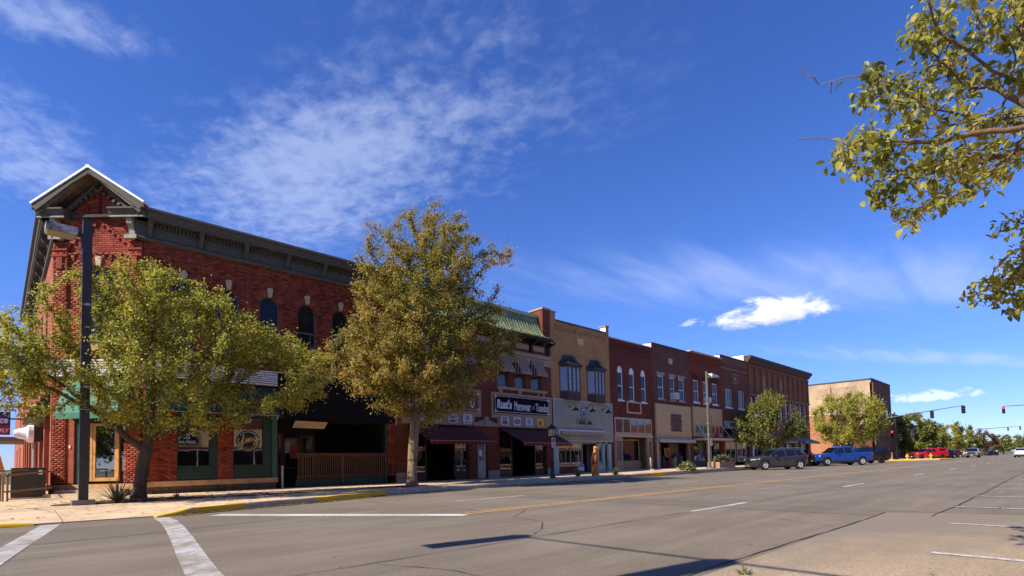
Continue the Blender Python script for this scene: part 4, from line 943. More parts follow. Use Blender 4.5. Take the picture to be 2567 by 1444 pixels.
        for (p, q, r, t) in ((a+.12, b-.12, 4.86, 4.885), (a+.12, b-.12, 3.965, 3.99), (a+.04, a+.065, 4.06, 4.79), (b-.065, b-.04, 4.06, 4.79)): STREET.box(mb, p, q, .1705, .176, r, t)
        mb.build('sign_border', letm, sb)
        for x in (a+.08, b-.08):
            for z in (4.0, 4.85): mb = MB(); mb.lathe([(.02, -.0), (.07, .0), (.07, .008), (.03, .012), (0, .012)], (x, FY-.171, z), 10, 'y'); m_ = MB(); m_.box(x-.07, x+.07, FY-.184, FY-.171, z-.07, z+.07); m_.build('corner_rosette', letm, sb)
        return a, b, sb
    M_let = mat('sign_white_letters', (.62, .62, .64), .6, var=.04)
    a, b, sb = panel(1, mat('sign_black_face', (.008, .009, .013), .9, spec=.08), M_let, '')
    y = FY-.178
    lettering("Rust's", a+.78, y, 4.42, .5, M_let, sb, bold=.022, width=1.18, height=.56, shear=.08)
    lettering('Menswear', a+2.28, y, 4.37, .4, M_let, sb, bold=.008, width=1.42, height=.55)
    lettering('and', a+3.22, y, 4.38, .2, mat('sign_grey_letters', (.22, .22, .23), .6), sb, width=.30, height=.36, shear=.3)
    lettering('Tuxedos', a+4.0, y, 4.36, .4, M_let, sb, bold=.008, width=1.14, height=.50)
    a2, b2, sb2 = panel(-1, mat('sign_maroon_face', (.10, .008, .012), .5), mat('sign_cream_letters', (.55, .47, .38), .6), '')
    lettering('U', b2-.52, y, 4.37, .5, mat('sign_cream_letters', (.5, .4, .3), .6), sb2, bold=.02, width=.30, height=.62); lettering('W', b2-2.6, y, 4.42, .5, mat('sign_cream_letters', (.5, .4, .3), .6), sb2, bold=.02, width=.55, height=.55)
    # badges on the lower boards
    M_bw = mat('badge_white', (.52, .55, .56), .6, var=.05)
    def badge(x, m, z=3.44, w=.33, h=.27):
        mb = MB(); c_ = .08; pts = [(-w+c_, -h), (w-c_, -h), (w, -h+c_), (w, h-c_), (w-c_, h), (-w+c_, h), (-w, h-c_), (-w, -h+c_)]
        mb.prism([STREET.p(x+u, .135, z+v) for u, v in pts], (0, .025, 0)); return mb.build('brand_badge', m, RU)
    yb = FY-.138; K = mat('badge_ink', (.012, .012, .014), .6); OR = mat('badge_orange', (.42, .085, .02), .6); YE = mat('badge_yellow', (.60, .40, .06), .6); RD = mat('badge_red', (.25, .01, .015), .6)
    bx_ = [21.35, 22.35, 23.38, 24.38]
    g = badge(bx_[0], M_bw); wbox('badge_block', STREET, bx_[0]-.19, bx_[0]+.19, .1352, .139, 3.25, 3.50, OR, g); wbox('badge_block', STREET, bx_[0]-.19, bx_[0]+.19, .1352, .139, 3.57, 3.64, K, g)
    for k in range(3): wbox('badge_block', STREET, bx_[0]-.12+.1*k, bx_[0]-.07+.1*k, .1395, .142, 3.30+.03*(k % 2), 3.42, K, g)
    g = badge(bx_[1], M_bw); mb = MB(); mb.prism([STREET.p(bx_[1]+.27*cos(2*pi*k/24), .139, 3.44+.13*sin(2*pi*k/24)) for k in range(24)], (0, .003, 0)); mb.build('badge_oval', K, g); lettering('KEEN', bx_[1], FY-.142, 3.44, .15, YE, g, bold=.01, width=.38, height=.12)
    g = badge(bx_[2], M_bw); mb = MB(); mb.tube([STREET.p(bx_[2]+.10*sin(t)*(1.-.55*max(0, cos(t))), .142, 3.50-.13*-cos(t)) for t in [2*pi*k/20 for k in range(21)]], .014, 5); mb.tube([STREET.p(bx_[2], .142, 3.36), STREET.p(bx_[2], .142, 3.48)], .02, 5); mb.build('badge_mark', mat('badge_blue_ink', (.02, .05, .08), .6), g); wbox('badge_block', STREET, bx_[2]-.16, bx_[2]+.16, .1352, .138, 3.21, 3.25, K, g)
    g = badge(bx_[3], YE); lettering('CAT', bx_[3], FY-.139, 3.43, .2, K, g, bold=.012, width=.24, height=.22)
    bl = [2*cx-x for x in bx_]
    g = badge(bl[0], M_bw); wbox('badge_block', STREET, bl[0]-.09, bl[0]+.10, .1352, .139, 3.40, 3.64, RD, g); lettering('X', bl[0]+.005, FY-.142, 3.52, .2, M_bw, g, width=.13, height=.18); wbox('badge_block', STREET, bl[0]-.2, bl[0]+.2, .1352, .138, 3.25, 3.29, mat('badge_grey_ink', (.1, .1, .1), .6), g)
    g = badge(bl[1], M_bw); lettering('ARIAT', bl[1], FY-.139, 3.30, .14, K, g, bold=.006, width=.50, height=.13); mb = MB()
    for sg in (-1, 1): mb.tube([STREET.p(bl[1]+sg*u, .142, 3.46+v) for u, v in ((.05, -.03), (.10, .08), (.2, .12), (.24, .06))], .018, 5)
    mb.tube([STREET.p(bl[1]+u, .142, 3.47+v) for u, v in ((0, -.07), (-.07, .04), (0, .1), (.07, .04), (0, -.07))], .01, 5); mb.build('badge_mark', K, g)
    g = badge(bl[2], M_bw); wbox('badge_block', STREET, bl[2]-.16, bl[2]+.16, .1352, .138, 3.36, 3.52, K, g)
    g = badge(bl[3], M_bw)
    # pediment over the centre door
    wbox('door_hood', STREET, 18.98, 20.75, .0, .18, 3.08, 3.22, M_stone, RU); mb = MB(); mb.prism([STREET.p(s, .16, z) for s, z in ((18.95, 3.222), (20.80, 3.222), (19.9, 3.50))], (0, .15, 0)); mb.build('door_pediment', M_stone, RU); wbox('pediment_block', STREET, 19.76, 20.04, .0, .20, 3.1, 3.62, M_stone, RU)
    wbox('door_transom', STREET, 19.35, 20.06, -.15, -.1, 2.3, 2.62, M_stone, RU)
    # white stair door
    mb = MB(); STREET.box(mb, 19.40, 20.02, -.15, -.10, .17, 1.16); STREET.box(mb, 19.40, 19.5, -.15, -.10, 1.16, 2.28); STREET.box(mb, 19.92, 20.02, -.15, -.10, 1.16, 2.28); STREET.box(mb, 19.5, 19.92, -.15, -.10, 2.2, 2.28); d = mb.build('door', mat('pale_door_paint', (.36, .38, .42), .5, var=.06), RU)
    mb = MB(); mb.quad(*[STREET.p(s, -.13, z) for s, z in ((19.5, 1.16), (19.92, 1.16), (19.92, 2.2), (19.5, 2.2))]); mb.build('pane', G_pale, d); wbox('notice', STREET, 19.55, 19.72, -.125, -.12, 1.4, 1.75, M_flash, d)
    wbox('pier_base', STREET, 20.10, 20.97, -.05, .05, .14, .58, M_stone, RU); wbox('pier_base', STREET, x0+.02, x0+.5, .001, .06, .14, .62, M_stone, RU); wbox('pier_base', STREET, 25.06, x1-.02, .001, .05, .14, .58, M_stone, RU)
    # shop fronts: lit only from the street
    for (a, b, z0_, z1_) in (shopR, shopL):
        mb = MB(); dp = 2.6
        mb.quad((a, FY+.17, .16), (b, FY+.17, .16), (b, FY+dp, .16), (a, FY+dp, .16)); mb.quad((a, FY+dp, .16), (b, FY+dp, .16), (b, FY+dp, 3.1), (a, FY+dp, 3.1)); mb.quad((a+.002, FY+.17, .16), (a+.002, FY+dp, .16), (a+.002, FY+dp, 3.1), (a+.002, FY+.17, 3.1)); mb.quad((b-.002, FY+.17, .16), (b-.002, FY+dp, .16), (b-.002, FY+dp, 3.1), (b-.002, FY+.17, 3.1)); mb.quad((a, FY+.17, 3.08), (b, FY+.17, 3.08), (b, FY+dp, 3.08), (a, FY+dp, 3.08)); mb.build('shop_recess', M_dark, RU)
        m0 = (a+b)/2
        for s0, s1 in ((a+.03, a+1.15), (b-.95, b-.03)):
            mb = MB(); STREET.box(mb, s0, s1, -.55, -.12, .16, .55); mb.build('bulkhead', mat('black_tile', (.02, .02, .022), .35, var=.3, scale=9.), RU)
            window(STREET, s0, s1, .56, 2.9, RU, mat('bronze_frame', (.035, .03, .026), .45), d=-.18, sash=False, glass=G_clear)
    # shirts and goods standing in the windows
    M_cl = mat('pale_cloth', (.34, .30, .25), .9, var=.3)
    def shirt(x, z, m, y=FY+.42):
        mb = MB(); mb.lathe([(.06, .50), (.10, .47), (.20, .40), (.19, .1), (.21, -.35)], (x, y, z), 12); mb.tube([(x-.17, y, z+.40), (x-.27, y, z+.0), (x-.26, y-.02, z-.2)], [.07, .06, .05], 8); mb.tube([(x+.17, y, z+.40), (x+.27, y, z+.0), (x+.26, y-.02, z-.2)], [.07, .06, .05], 8); mb.tube([(x, y, z-.35), (x, y, .57)], .02, 6); mb.build('shirt_form', m, RU, smooth=50)
    shirt(15.55, 1.55, M_cl); shirt(18.35, 1.5, mat('check_cloth', (.45, .42, .36), .9, var=.6, scale=22.)); shirt(21.5, 1.5, mat('dark_cloth', (.06, .06, .07), .9))
    wbox('window_list', STREET, 24.35, 24.85, -.13, -.125, 1.95, 2.0, M_let, RU); wbox('window_list', STREET, 24.30, 24.9, -.13, -.125, 2.12, 2.18, M_let, RU); wbox('window_list', STREET, 24.4, 24.8, -.13, -.125, 1.82, 1.86, M_let, RU)
    # maroon awnings
    T = mat('awning_sunlit_edge', (.42, .16, .13), .6)  # lighter red strip: sunlight on the awnings' front edge painted into the colour
    awning(RU, STREET, 21.02, 25.22, 3.02, 2.10, 1.95, M_maroon, val=.20, nsc=16, sides=False, trim=T); awning(RU, STREET, 14.75, 18.98, 3.0, 2.15, 1.95, M_maroon, val=.20, nsc=16, sides=False, trim=T)
build_rust()
# old wagon wheel leaning on the front
def wagon_wheel():
    o = empty('wagon_wheel', (17.85, FY-.42, .16), 0, 'old dark wooden wagon wheel leaning beside the white stair door', 'wagon wheel')
    R = .54; z = .16+R+.01; y = FY-.42; m = mat('old_grey_timber', (.075, .068, .06), .85, var=.3); x = 17.85
    mb = MB(); n = 28; ring = []
    for r0, yy in ((R-.05, -.03), (R, -.03), (R, .03), (R-.05, .03)):
        ring += [(x+r0*cos(2*pi*k/n), y+yy, z+r0*sin(2*pi*k/n)) for k in range(n)]
    mb.add(ring, [(j*n+k, j*n+(k+1) % n, ((j+1) % 4)*n+(k+1) % n, ((j+1) % 4)*n+k) for j in range(4) for k in range(n)]); mb.build('rim', m, o)
    for k in range(14): t = 2*pi*(k+.3)/14; mb = MB(); mb.tube([(x+.05*cos(t), y, z+.05*sin(t)), (x+(R-.045)*cos(t), y, z+(R-.045)*sin(t))], [.017, .012], 6); mb.build('spoke', m, o)
    mb = MB(); mb.lathe([(.0, -.1), (.05, -.1), (.07, -.03), (.07, .03), (.05, .1), (0, .1)], (x, y, z), 12, 'y'); mb.build('hub', m, o)
    mb = MB(); mb.tube([(x, y, z), (x+.15, FY-.1, z)], .02, 6); mb.build('axle', m, o)
wagon_wheel()
# ---------------- yellow brick building with grey clapboard shop front
YB = empty('yellow_brick_building', (28.8, 24, .2), 0, 'yellow brick shop with two leaded bay windows and grey clapboard front', 'building')
def build_yellow():
    x0, x1 = 25.64, 32.02; M_y = brick_mat('yellow_brick', (.35, .21, .10), (.43, .265, .13), (.25, .16, .09)); shell(YB, x0, x1, 10.2, M_pwhite)
    mb = MB(); wall_holes(mb, STREET, x0, x1, 3.2, 10.2, []); mb.build('street_wall', M_y, YB); coping(YB, x0+.5, x1-.35, 10.30, M_coping)
    wbox('end_pier', STREET, x0, x0+.5, -.4, .02, 10.0, 10.72, M_y, YB); wbox('pier_cap', STREET, x0-.04, x0+.55, -.45, .06, 10.722, 10.82, M_stone, YB); wbox('end_pier', STREET, x1-.34, x1, -.5, .02, 10.0, 10.70, M_y, YB); wbox('pier_cap', STREET, x1-.4, x1+.05, -.55, .06, 10.702, 10.80, M_stone, YB)
    wbox('pier_side', STREET, x1-.345, x1-.341, -.48, .0, 10.05, 10.68, M_pwhite, YB)
    for k in range(22): x = x0+.55+k*.25; wbox('corbel', STREET, x, x+.11, .0, .05, 9.62, 9.88, M_y, YB)
    wbox('corbel_band', STREET, x0+.4, x1-.3, .0, .06, 9.885, 9.96, M_y, YB); wbox('brick_panel', STREET, x0+.7, x0+2.5, .0, .025, 8.80, 9.12, M_y, YB); wbox('brick_panel', STREET, x0+3.6, x0+5.4, .0, .025, 8.80, 9.12, M_y, YB); wbox('name_stone', STREET, x0+2.75, x0+3.4, .0, .03, 8.95, 9.4, M_key, YB)
    wbox('soldier_course', STREET, x0+.3, x1-.3, .0, .02, 8.1, 8.33, M_y, YB)
    M_bz = mat('bronze_timber', (.055, .045, .038), .6, var=.2); M_hood = mat('dark_copper_hood', (.030, .032, .034), .45, var=.3, scale=4.)
    for bx0, bx1 in ((26.45, 28.55), (29.35, 31.30)):
        zb, zt, pr, ct = 5.55, 7.32, .42, .42     # canted bay
        P = [(bx0, 0), (bx0+ct, pr), (bx1-ct, pr), (bx1, 0)]
        root = MB(); root.prism([STREET.p(s, d, zb-.48) for s, d in P], (0, 0, .46)); bw = root.build('bay_window', mat('brown_bay_base', (.05, .028, .022), .7), YB)
        wbox('bay_core', STREET, bx0+.1, bx1-.1, .0, .05, zb, zt, mat('bay_curtain', (.42, .46, .5), .9, var=.2, scale=6.), bw)
        for (s0, d0), (s1, d1), npan in ((P[0], P[1], 1), (P[1], P[2], 3), (P[2], P[3], 1)):
            a = Vector((s1-s0, -(d1-d0), 0)); L = a.length; a.normalize(); Wf = Wall(STREET.p(s0, d0, 0)[:2], (a.x, a.y), (-(-a.y), -a.x) if False else (a.y, -a.x))
            mb = MB(); fw = .06
            for k in range(npan+1): x = L*k/npan; Wf.box(mb, max(0, x-fw), min(L, x+fw), -.06, .0, zb, zt)
            Wf.box(mb, 0, L, -.06, .002, zb-.02, zb+.09); Wf.box(mb, 0, L, -.06, .002, zt-.12, zt+.02); mb.build('bay_frame', M_bz, bw)
            g = MB(); g.quad(Wf.p(0, -.035, zb+.08), Wf.p(L, -.035, zb+.08), Wf.p(L, -.035, zt-.1), Wf.p(0, -.035, zt-.1)); g.build('pane', glass_mat('leaded_glass', (.30, .34, .40), .1, spec=.7), bw)
            lead = MB()                           # diamond lattice
            for k in range(npan):
                xa, xb = L*k/npan+fw, L*(k+1)/npan-fw; w = xb-xa; hh = zt-.12-(zb+.09); st = .19
                for sg in (1, -1):
                    c = -hh/1.6
                    while c < w+hh/1.6:
                        pts = []
                        for t in range(25):
                            z = hh*t/24; x = c+sg*(z-hh/2)/1.6+hh/3.2
                            if 0 <= x <= w: pts.append((x, z))
                        if len(pts) > 2: lead.tube([Wf.p(xa+pts[0][0], -.03, zb+.09+pts[0][1]), Wf.p(xa+pts[-1][0], -.03, zb+.09+pts[-1][1])], .008, 4)
                        c += st
            lead.build('lead_lattice', M_bz, bw)
        hd = MB(); n = 6; rings = []
        for k in range(n+1):
            t = k/n; q = (1-t)**2.2; e = .14*q+.0; zz = zt+.1+.62*t; sc = .28*(1-q)
            rings.append([STREET.p(s+(-e-.02 if i < 2 else e+.02)+(sc*1.2 if i < 2 else -sc*1.2), (d+.12*q if d > 0 else 0)-(sc if d > 0 else 0), zz) for i, (s, d) in enumerate(P)])
        vs = [v for r in rings for v in r]; hd.add(vs, [(4*k+i, 4*k+i+1, 4*k+5+i, 4*k+4+i) for k in range(n) for i in range(3)]+[tuple(4*n+i for i in range(4))]); hd.prism([STREET.p(s+(-.12 if i < 2 else .12), d+(.12 if d > 0 else 0), zt+.02) for i, (s, d) in enumerate(P)], (0, 0, .075)); ho = hd.build('bay_hood', M_hood, bw)
        for k in range(7):
            u = .12+.76*k/6; pts = [Vector(r[1]).lerp(Vector(r[2]), u)+Vector((0, -.008, .006)) for r in rings]; mb = MB(); mb.tube(pts, .014, 5); mb.build('hood_seam', M_hood, ho)
    # clapboard shop front
    M_gr = mat('grey_green_clapboard', (.265, .30, .295), .75, var=.12, scale=2.); fz0, fz1 = 2.35, 5.06
    wbox('clapboard_backing', STREET, x0+.02, x1+.02, .001, .10, fz0, fz1, M_gr, YB); boards(YB, STREET, x0+.05, x1-.01, fz0+.02, fz1-.02, .10, M_gr, .165, 'clapboard', .025)
    for a, b, c, e in ((x0-.0, x0+.05, fz0-.02, fz1+.03), (x1-.01, x1+.04, fz0-.02, fz1+.03), (x0+.051, x1-.011, fz1-.018, fz1+.035), (x0+.051, x1-.011, fz0-.03, fz0+.018)): wbox('edge_trim', STREET, a, b, .09, .14, c, e, mat('pale_trim', (.48, .50, .50), .6), YB)
    for px_ in (27.25, 29.05, 30.85):                   # gooseneck lamps
        mb = MB(); z = 4.60; mb.lathe([(.0, 0), (.07, 0), (.07, .04), (0, .05)], (px_-.42, FY-.125, z), 10, 'y'); 
        lamp = MB(); lamp.lathe([(0, -.125-.03), (.065, -.125-.03), (.065, -.125), (0, -.125)], (px_, FY, z), 10, 'y')
        lamp.tube([(px_, FY-.15, z), (px_, FY-.3, z+.05), (px_, FY-.42, z+.20), (px_, FY-.55, z+.22), (px_, FY-.64, z+.1), (px_, FY-.66, z-.05)], .017, 6); lo = lamp.build('gooseneck_lamp', BLACK(), YB, smooth=50)
        sh = MB(); sh.lathe([(.03, 0), (.05, -.06), (.10, -.10), (.22, -.20), (.235, -.24), (.225, -.24), (.10, -.12), (.03, -.06)], (px_, FY-.66, z-.03), 16); sh.build('lamp_shade', BLACK(), lo, smooth=40)
        bl_ = MB(); bl_.ball((px_, FY-.66, z-.22), .05, 8); bl_.build('bulb', M_flash, lo)
    # round cone emblem with waves and script name
    cx_, cz = 28.75, 3.98; em = MB(); em.prism([STREET.p(cx_-.05+.27*cos(2*pi*k/28), .150, cz+.18+.46*sin(2*pi*k/28)) for k in range(28)], (0, .025, 0)); eo = em.build('shop_emblem', mat('emblem_dark', (.01, .02, .04), .5), YB)
    iv = MB(); iv.prism([STREET.p(cx_-.05+.22*cos(2*pi*k/28), .153, cz+.18+.41*sin(2*pi*k/28)) for k in range(28)], (0, .002, 0)); iv.build('emblem_field', mat('emblem_pale', (.50, .55, .52), .6), eo)
    cn = MB(); cn.prism([STREET.p(cx_-.05+x, .157, cz+.18+z) for x, z in ((-.13, -.36), (.13, -.36), (.16, -.05), (-.16, -.05))], (0, .003, 0)); cn.build('emblem_cup', mat('emblem_teal', (.06, .22, .24), .6), eo)
    sw = MB()
    for k, (r, z) in enumerate(((.17, -.02), (.14, .07), (.10, .15), (.06, .23))): sw.tube([STREET.p(cx_-.05-r, .160, cz+.18+z), STREET.p(cx_-.05, .165, cz+.18+z-.035), STREET.p(cx_-.05+r, .160, cz+.18+z+.03)], .035, 6)
    sw.build('emblem_swirl', mat('emblem_blue', (.03, .09, .22), .6), eo)
    wv = MB()
    for k in range(3): wv.tube([STREET.p(cx_-.42+.28*k+.1*sin(t), .162, cz-.40-.09*cos(t*1.0)) for t in [pi*j/6 for j in range(-4, 9)]], .05, 6)
    wv.build('emblem_wave', mat('emblem_teal', (.06, .22, .24), .6), eo)
    lettering('Storm Lake', cx_, FY-.21, cz-.34, .3, mat('emblem_navy', (.02, .02, .06), .6), eo, bold=.02, width=1.45, height=.36, shear=.2); lettering('Storm Lake', cx_, FY-.205, cz-.34, .3, mat('emblem_outline', (.45, .48, .52), .6), eo, bold=.05, width=1.58, height=.44, shear=.2)
    # folded striped awning
    wbox('awning_box', STREET, 26.0, 30.95, .13, .33, 2.98, 3.08, mat('pale_trim', (.48, .50, .50), .6), YB); wbox('awning_bracket', STREET, 25.86, 26.0, .10, .36, 2.78, 3.1, mat('pale_trim', (.48, .50, .50), .6), YB); mb = MB(); n = 44
    for k in range(n):
        s, t = 26.05+4.85*k/n, 26.05+4.85*(k+1)/n; mb.quad(STREET.p(s, .34, 2.98), STREET.p(t, .34, 2.98), STREET.p(t+.05, .40, 2.74), STREET.p(s+.05, .40, 2.74), k % 2)
    mb.build('awning_valance', [mat('valance_dark', (.06, .05, .045), .8), mat('valance_pale', (.50, .46, .42), .8)], YB)
    # glazed front
    M_bl = mat('pale_blue_paint', (.30, .44, .46), .55, var=.08)
    mb = MB(); mb.quad((x0+.05, FY+2.2, .2), (x1, FY+2.2, .2), (x1, FY+2.2, 2.5), (x0+.05, FY+2.2, 2.5)); mb.quad((x0+.05, FY+.1, .21), (x1, FY+.1, .21), (x1, FY+2.2, .21), (x0+.05, FY+2.2, .21)); mb.build('shop_back_wall', mat('dim_shop_wall', (.05, .055, .05), .9, var=.3), YB)
    wbox('shop_head', STREET, x0+.01, x1-.01, -.2, .0, 2.2, 3.21, M_gr, YB)
    wbox('bulkhead', STREET, 26.25, 28.75, -.18, -.02, .15, .66, brick_mat('bulkhead_brick', (.12, .035, .025), (.16, .05, .035), (.14, .09, .07)), YB); window(STREET, 26.25, 28.75, .67, 2.2, YB, mat('alu_frame', (.35, .36, .36), .35, .4), d=-.12, sash=False, mull=1, glass=G_clear2)
    for s0, s1 in ((x0+.1, 26.22), (30.33, 30.5), (31.0, 31.2), (31.62, 31.95)): wbox('blue_column', STREET, s0, s1, -.15, .0, .15, 2.35, M_bl, YB)
    window(STREET, 28.8, 30.3, .2, 2.2, YB, mat('alu_frame', (.35, .36, .36), .35, .4), d=-.9, sash=False, mull=1, glass=G_dark, name='shop_door'); window(STREET, 30.5, 31.0, .66, 2.2, YB, M_bl, d=-.12, sash=False, glass=G_clear2); wbox('bulkhead', STREET, 30.5, 31.0, -.14, -.02, .15, .66, M_bl, YB); window(STREET, 31.2, 31.62, .2, 2.2, YB, M_bl, d=-.12, sash=False, glass=G_dark)
    for x, w_, h, c in ((26.7, .25, .9, (.35, .36, .34)), (27.2, .2, 1.1, (.4, .4, .42)), (27.9, .5, .5, (.3, .05, .04)), (28.3, .4, .8, (.35, .33, .3)), (27.5, .15, 1.2, (.05, .05, .05))): wbox('window_goods', STREET, x, x+w_, -.55, -.35, .67, .67+h, mat('goods%d' % int(x*10), c, .8, var=.5, scale=12.), YB)
build_yellow()
# ------------------------------------------------------------------ five more shop fronts, then the long building
def row_building(name, label, x0, x1, ztop, bm, sidem=None):
    B = empty(name, ((x0+x1)/2, 24, .2), 0, label, 'building'); shell(B, x0+.002, x1-.002, ztop, sidem or M_pwhite); return B
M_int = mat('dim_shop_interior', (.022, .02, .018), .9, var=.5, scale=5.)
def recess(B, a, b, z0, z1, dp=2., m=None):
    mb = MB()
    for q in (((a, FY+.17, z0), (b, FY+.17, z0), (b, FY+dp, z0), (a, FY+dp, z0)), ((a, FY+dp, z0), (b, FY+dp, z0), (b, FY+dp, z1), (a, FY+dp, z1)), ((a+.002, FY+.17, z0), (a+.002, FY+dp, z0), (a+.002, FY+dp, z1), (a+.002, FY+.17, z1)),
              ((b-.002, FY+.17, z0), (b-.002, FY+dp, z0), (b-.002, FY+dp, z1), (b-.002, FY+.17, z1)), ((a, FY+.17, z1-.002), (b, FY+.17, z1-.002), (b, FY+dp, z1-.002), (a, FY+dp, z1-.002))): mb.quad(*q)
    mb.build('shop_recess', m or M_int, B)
def goods(B, x0, x1, z0, n, dy=.5, hmax=1.1):
    for k in range(n):
        c = random.choice([(.25, .06, .04), (.3, .28, .22), (.05, .06, .09), (.3, .22, .05), (.12, .13, .12), (.35, .36, .36), (.08, .1, .05)]); x = random.uniform(x0, x1); w = random.uniform(.12, .4); h = random.uniform(.25, hmax); y = FY+dy+random.uniform(-.15, .3)
        mb = MB(); mb.prism([(x, y, z0), (x+w, y, z0), (x+w*random.uniform(.5, 1), y, z0+h), (x+w*random.uniform(0, .4), y, z0+h*random.uniform(.7, 1))], (0, .15, 0)); mb.build('goods', mat('goods_%d%d%d' % tuple(int(v*100) for v in c), c, .8, var=.4, scale=10.), B)
def build_b3():
    x0, x1, zt = 32.03, 37.80, 10.02; M = brick_mat('dark_red_brick', (.105, .026, .018), (.15, .040, .027), (.07, .04, .035))
    B = row_building('dark_brick_shop', 'dark red brick shop with three round-headed white windows and tan shop front', x0, x1, zt, M)
    hs = [fr(1549, 1561, 922, 995.3), fr(1578.5, 1590, 926, 998.7), fr(1607.5, 1618.5, 930.5, 1002)]; hs = [(h[0]-.05, h[1]+.05, 5.48, 8.05) for h in hs]
    st = (32.35, 37.55, .25, 2.95)
    mb = MB(); wall_holes(mb, STREET, x0, x1, .2, zt-.05, hs+[st]); mb.build('street_wall', M, B); coping(B, x0, x1, zt+.03, mat('pale_metal_coping', (.40, .41, .42), .5), .05, .08); wbox('corbel_band', STREET, x0+.3, x1-.3, 0, .04, 9.05, 9.12, M, B)
    for k in range(20): wbox('corbel', STREET, x0+.35+k*.26, x0+.47+k*.26, 0, .05, 9.4, 9.7, M, B)
    for a, b, c, e in hs:
        w = window(STREET, a, b, c, e-.42, B, M_wwhite, d=-.12, fw=.09, glass=G_win); r = (b-a)/2; mb = MB(); pts = [((a+b)/2-r*cos(pi*k/12), e-.43+(.43)*sin(pi*k/12)) for k in range(13)]; mb.prism([STREET.p(s, -.06, z) for s, z in pts], (0, .06, 0)); mb.build('arch_panel', M_wwhite, w)
        sp = MB()
        for sg in (0, 1):
            q = pts[:7] if sg == 0 else pts[6:]; cor = (a, e+.002) if sg == 0 else (b, e+.002); sp.poly([STREET.p(s, -.001, z) for s, z in ([cor]+(q if sg == 0 else q)[::(1 if sg else 1)])])
        sp.build('arch_spandrel', M, w); wbox('sill', STREET, a-.06, b+.06, -.1, .06, c-.1, c, M_wwhite, w)
    # blank sign frame, transom glass, tan front
    a, b, c, e = fr(1570, 1606, 1007, 1037); mb = MB(); f = .12
    for q in ((a, b, e-f, e), (a, b, c, c+f), (a, a+f, c+f, e-f), (b-f, b, c+f, e-f)): STREET.box(mb, q[0], q[1], .0, .07, q[2], q[3])
    mb.build('sign_frame', M_cream, B)
    for s0, s1 in ((a, x0+1.0), (b, x1-.5)): mb = MB(); mb.tube([STREET.p(s0, .05, c+.9), STREET.p(s1, .05, c-.1)], .012, 5); mb.build('guy_wire', M_coping, B)
    M_pink = mat('transom_paper', (.24, .14, .11), .7, var=.3, scale=3.)
    tz0, tz1 = 2.95, 4.18; wbox('transom_frame', STREET, 32.45, 37.45, .0, .05, tz1-.12, tz1, M_cream, B); wbox('transom_frame', STREET, 32.45, 37.45, .0, .05, tz0, tz0+.12, M_cream, B)
    for k in range(6): x = 32.45+k*.98; wbox('transom_mullion', STREET, x, x+.10, .0, .045, tz0+.121, tz1-.121, M_cream, B)
    for k in range(5):
        x = 32.55+k*.98; mb = MB(); mb.quad(*[STREET.p(s, .012, z) for s, z in ((x, tz0+.12), (x+.88, tz0+.12), (x+.88, tz1-.12), (x, tz1-.12))]); mb.build('transom_pane', glass_mat('pink_reflecting_glass', (.10, .055, .045), .05, spec=1.), B)
    M_t = mat('tan_shop_paint', (.36, .26, .14), .65, var=.12)
    recess(B, 32.36, 37.54, .25, 2.94, 1.6, M_t); wbox('front_beam', STREET, 32.35, 37.55, .0, .08, 2.72, 2.93, M_cream, B)
    for s0, s1 in ((32.38, 33.4), (36.75, 37.52)):
        wbox('pillar', STREET, s0, s1, -.16, .02, .24, 2.70, M_t, B); window(STREET, s0+.12, s1-.12, .95, 2.45, B, M_cream, d=.021, fw=.04, sash=False, glass=mat('mural_panel', (.12, .10, .09), .6, var=1., scale=7.))
    window(STREET, 33.6, 36.5, .85, 2.6, B, M_t, d=-.6, sash=False, glass=G_dark, fw=.1); wbox('stall_riser', STREET, 33.4, 36.75, -.72, -.56, .25, .85, M_t, B)
    for k in range(3): wbox('riser_panel', STREET, 33.6+1.03*k, 34.5+1.03*k, -.56, -.545, .35, .75, M_t, B)
build_b3()
def dh_windows(B, hs, fm=None, lint=None, lz=.28):
    for a, b, c, e in hs:
        w = window(STREET, a, b, c, e, B, fm or M_wwhite, d=-.12, fw=.085, glass=G_win); wbox('sill', STREET, a-.08, b+.08, -.1, .08, c-.12, c, lint or M_wwhite, w)
        if lint: wbox('lintel', STREET, a-.12, b+.12, .0, .03, e+.01, e+lz, lint, w)
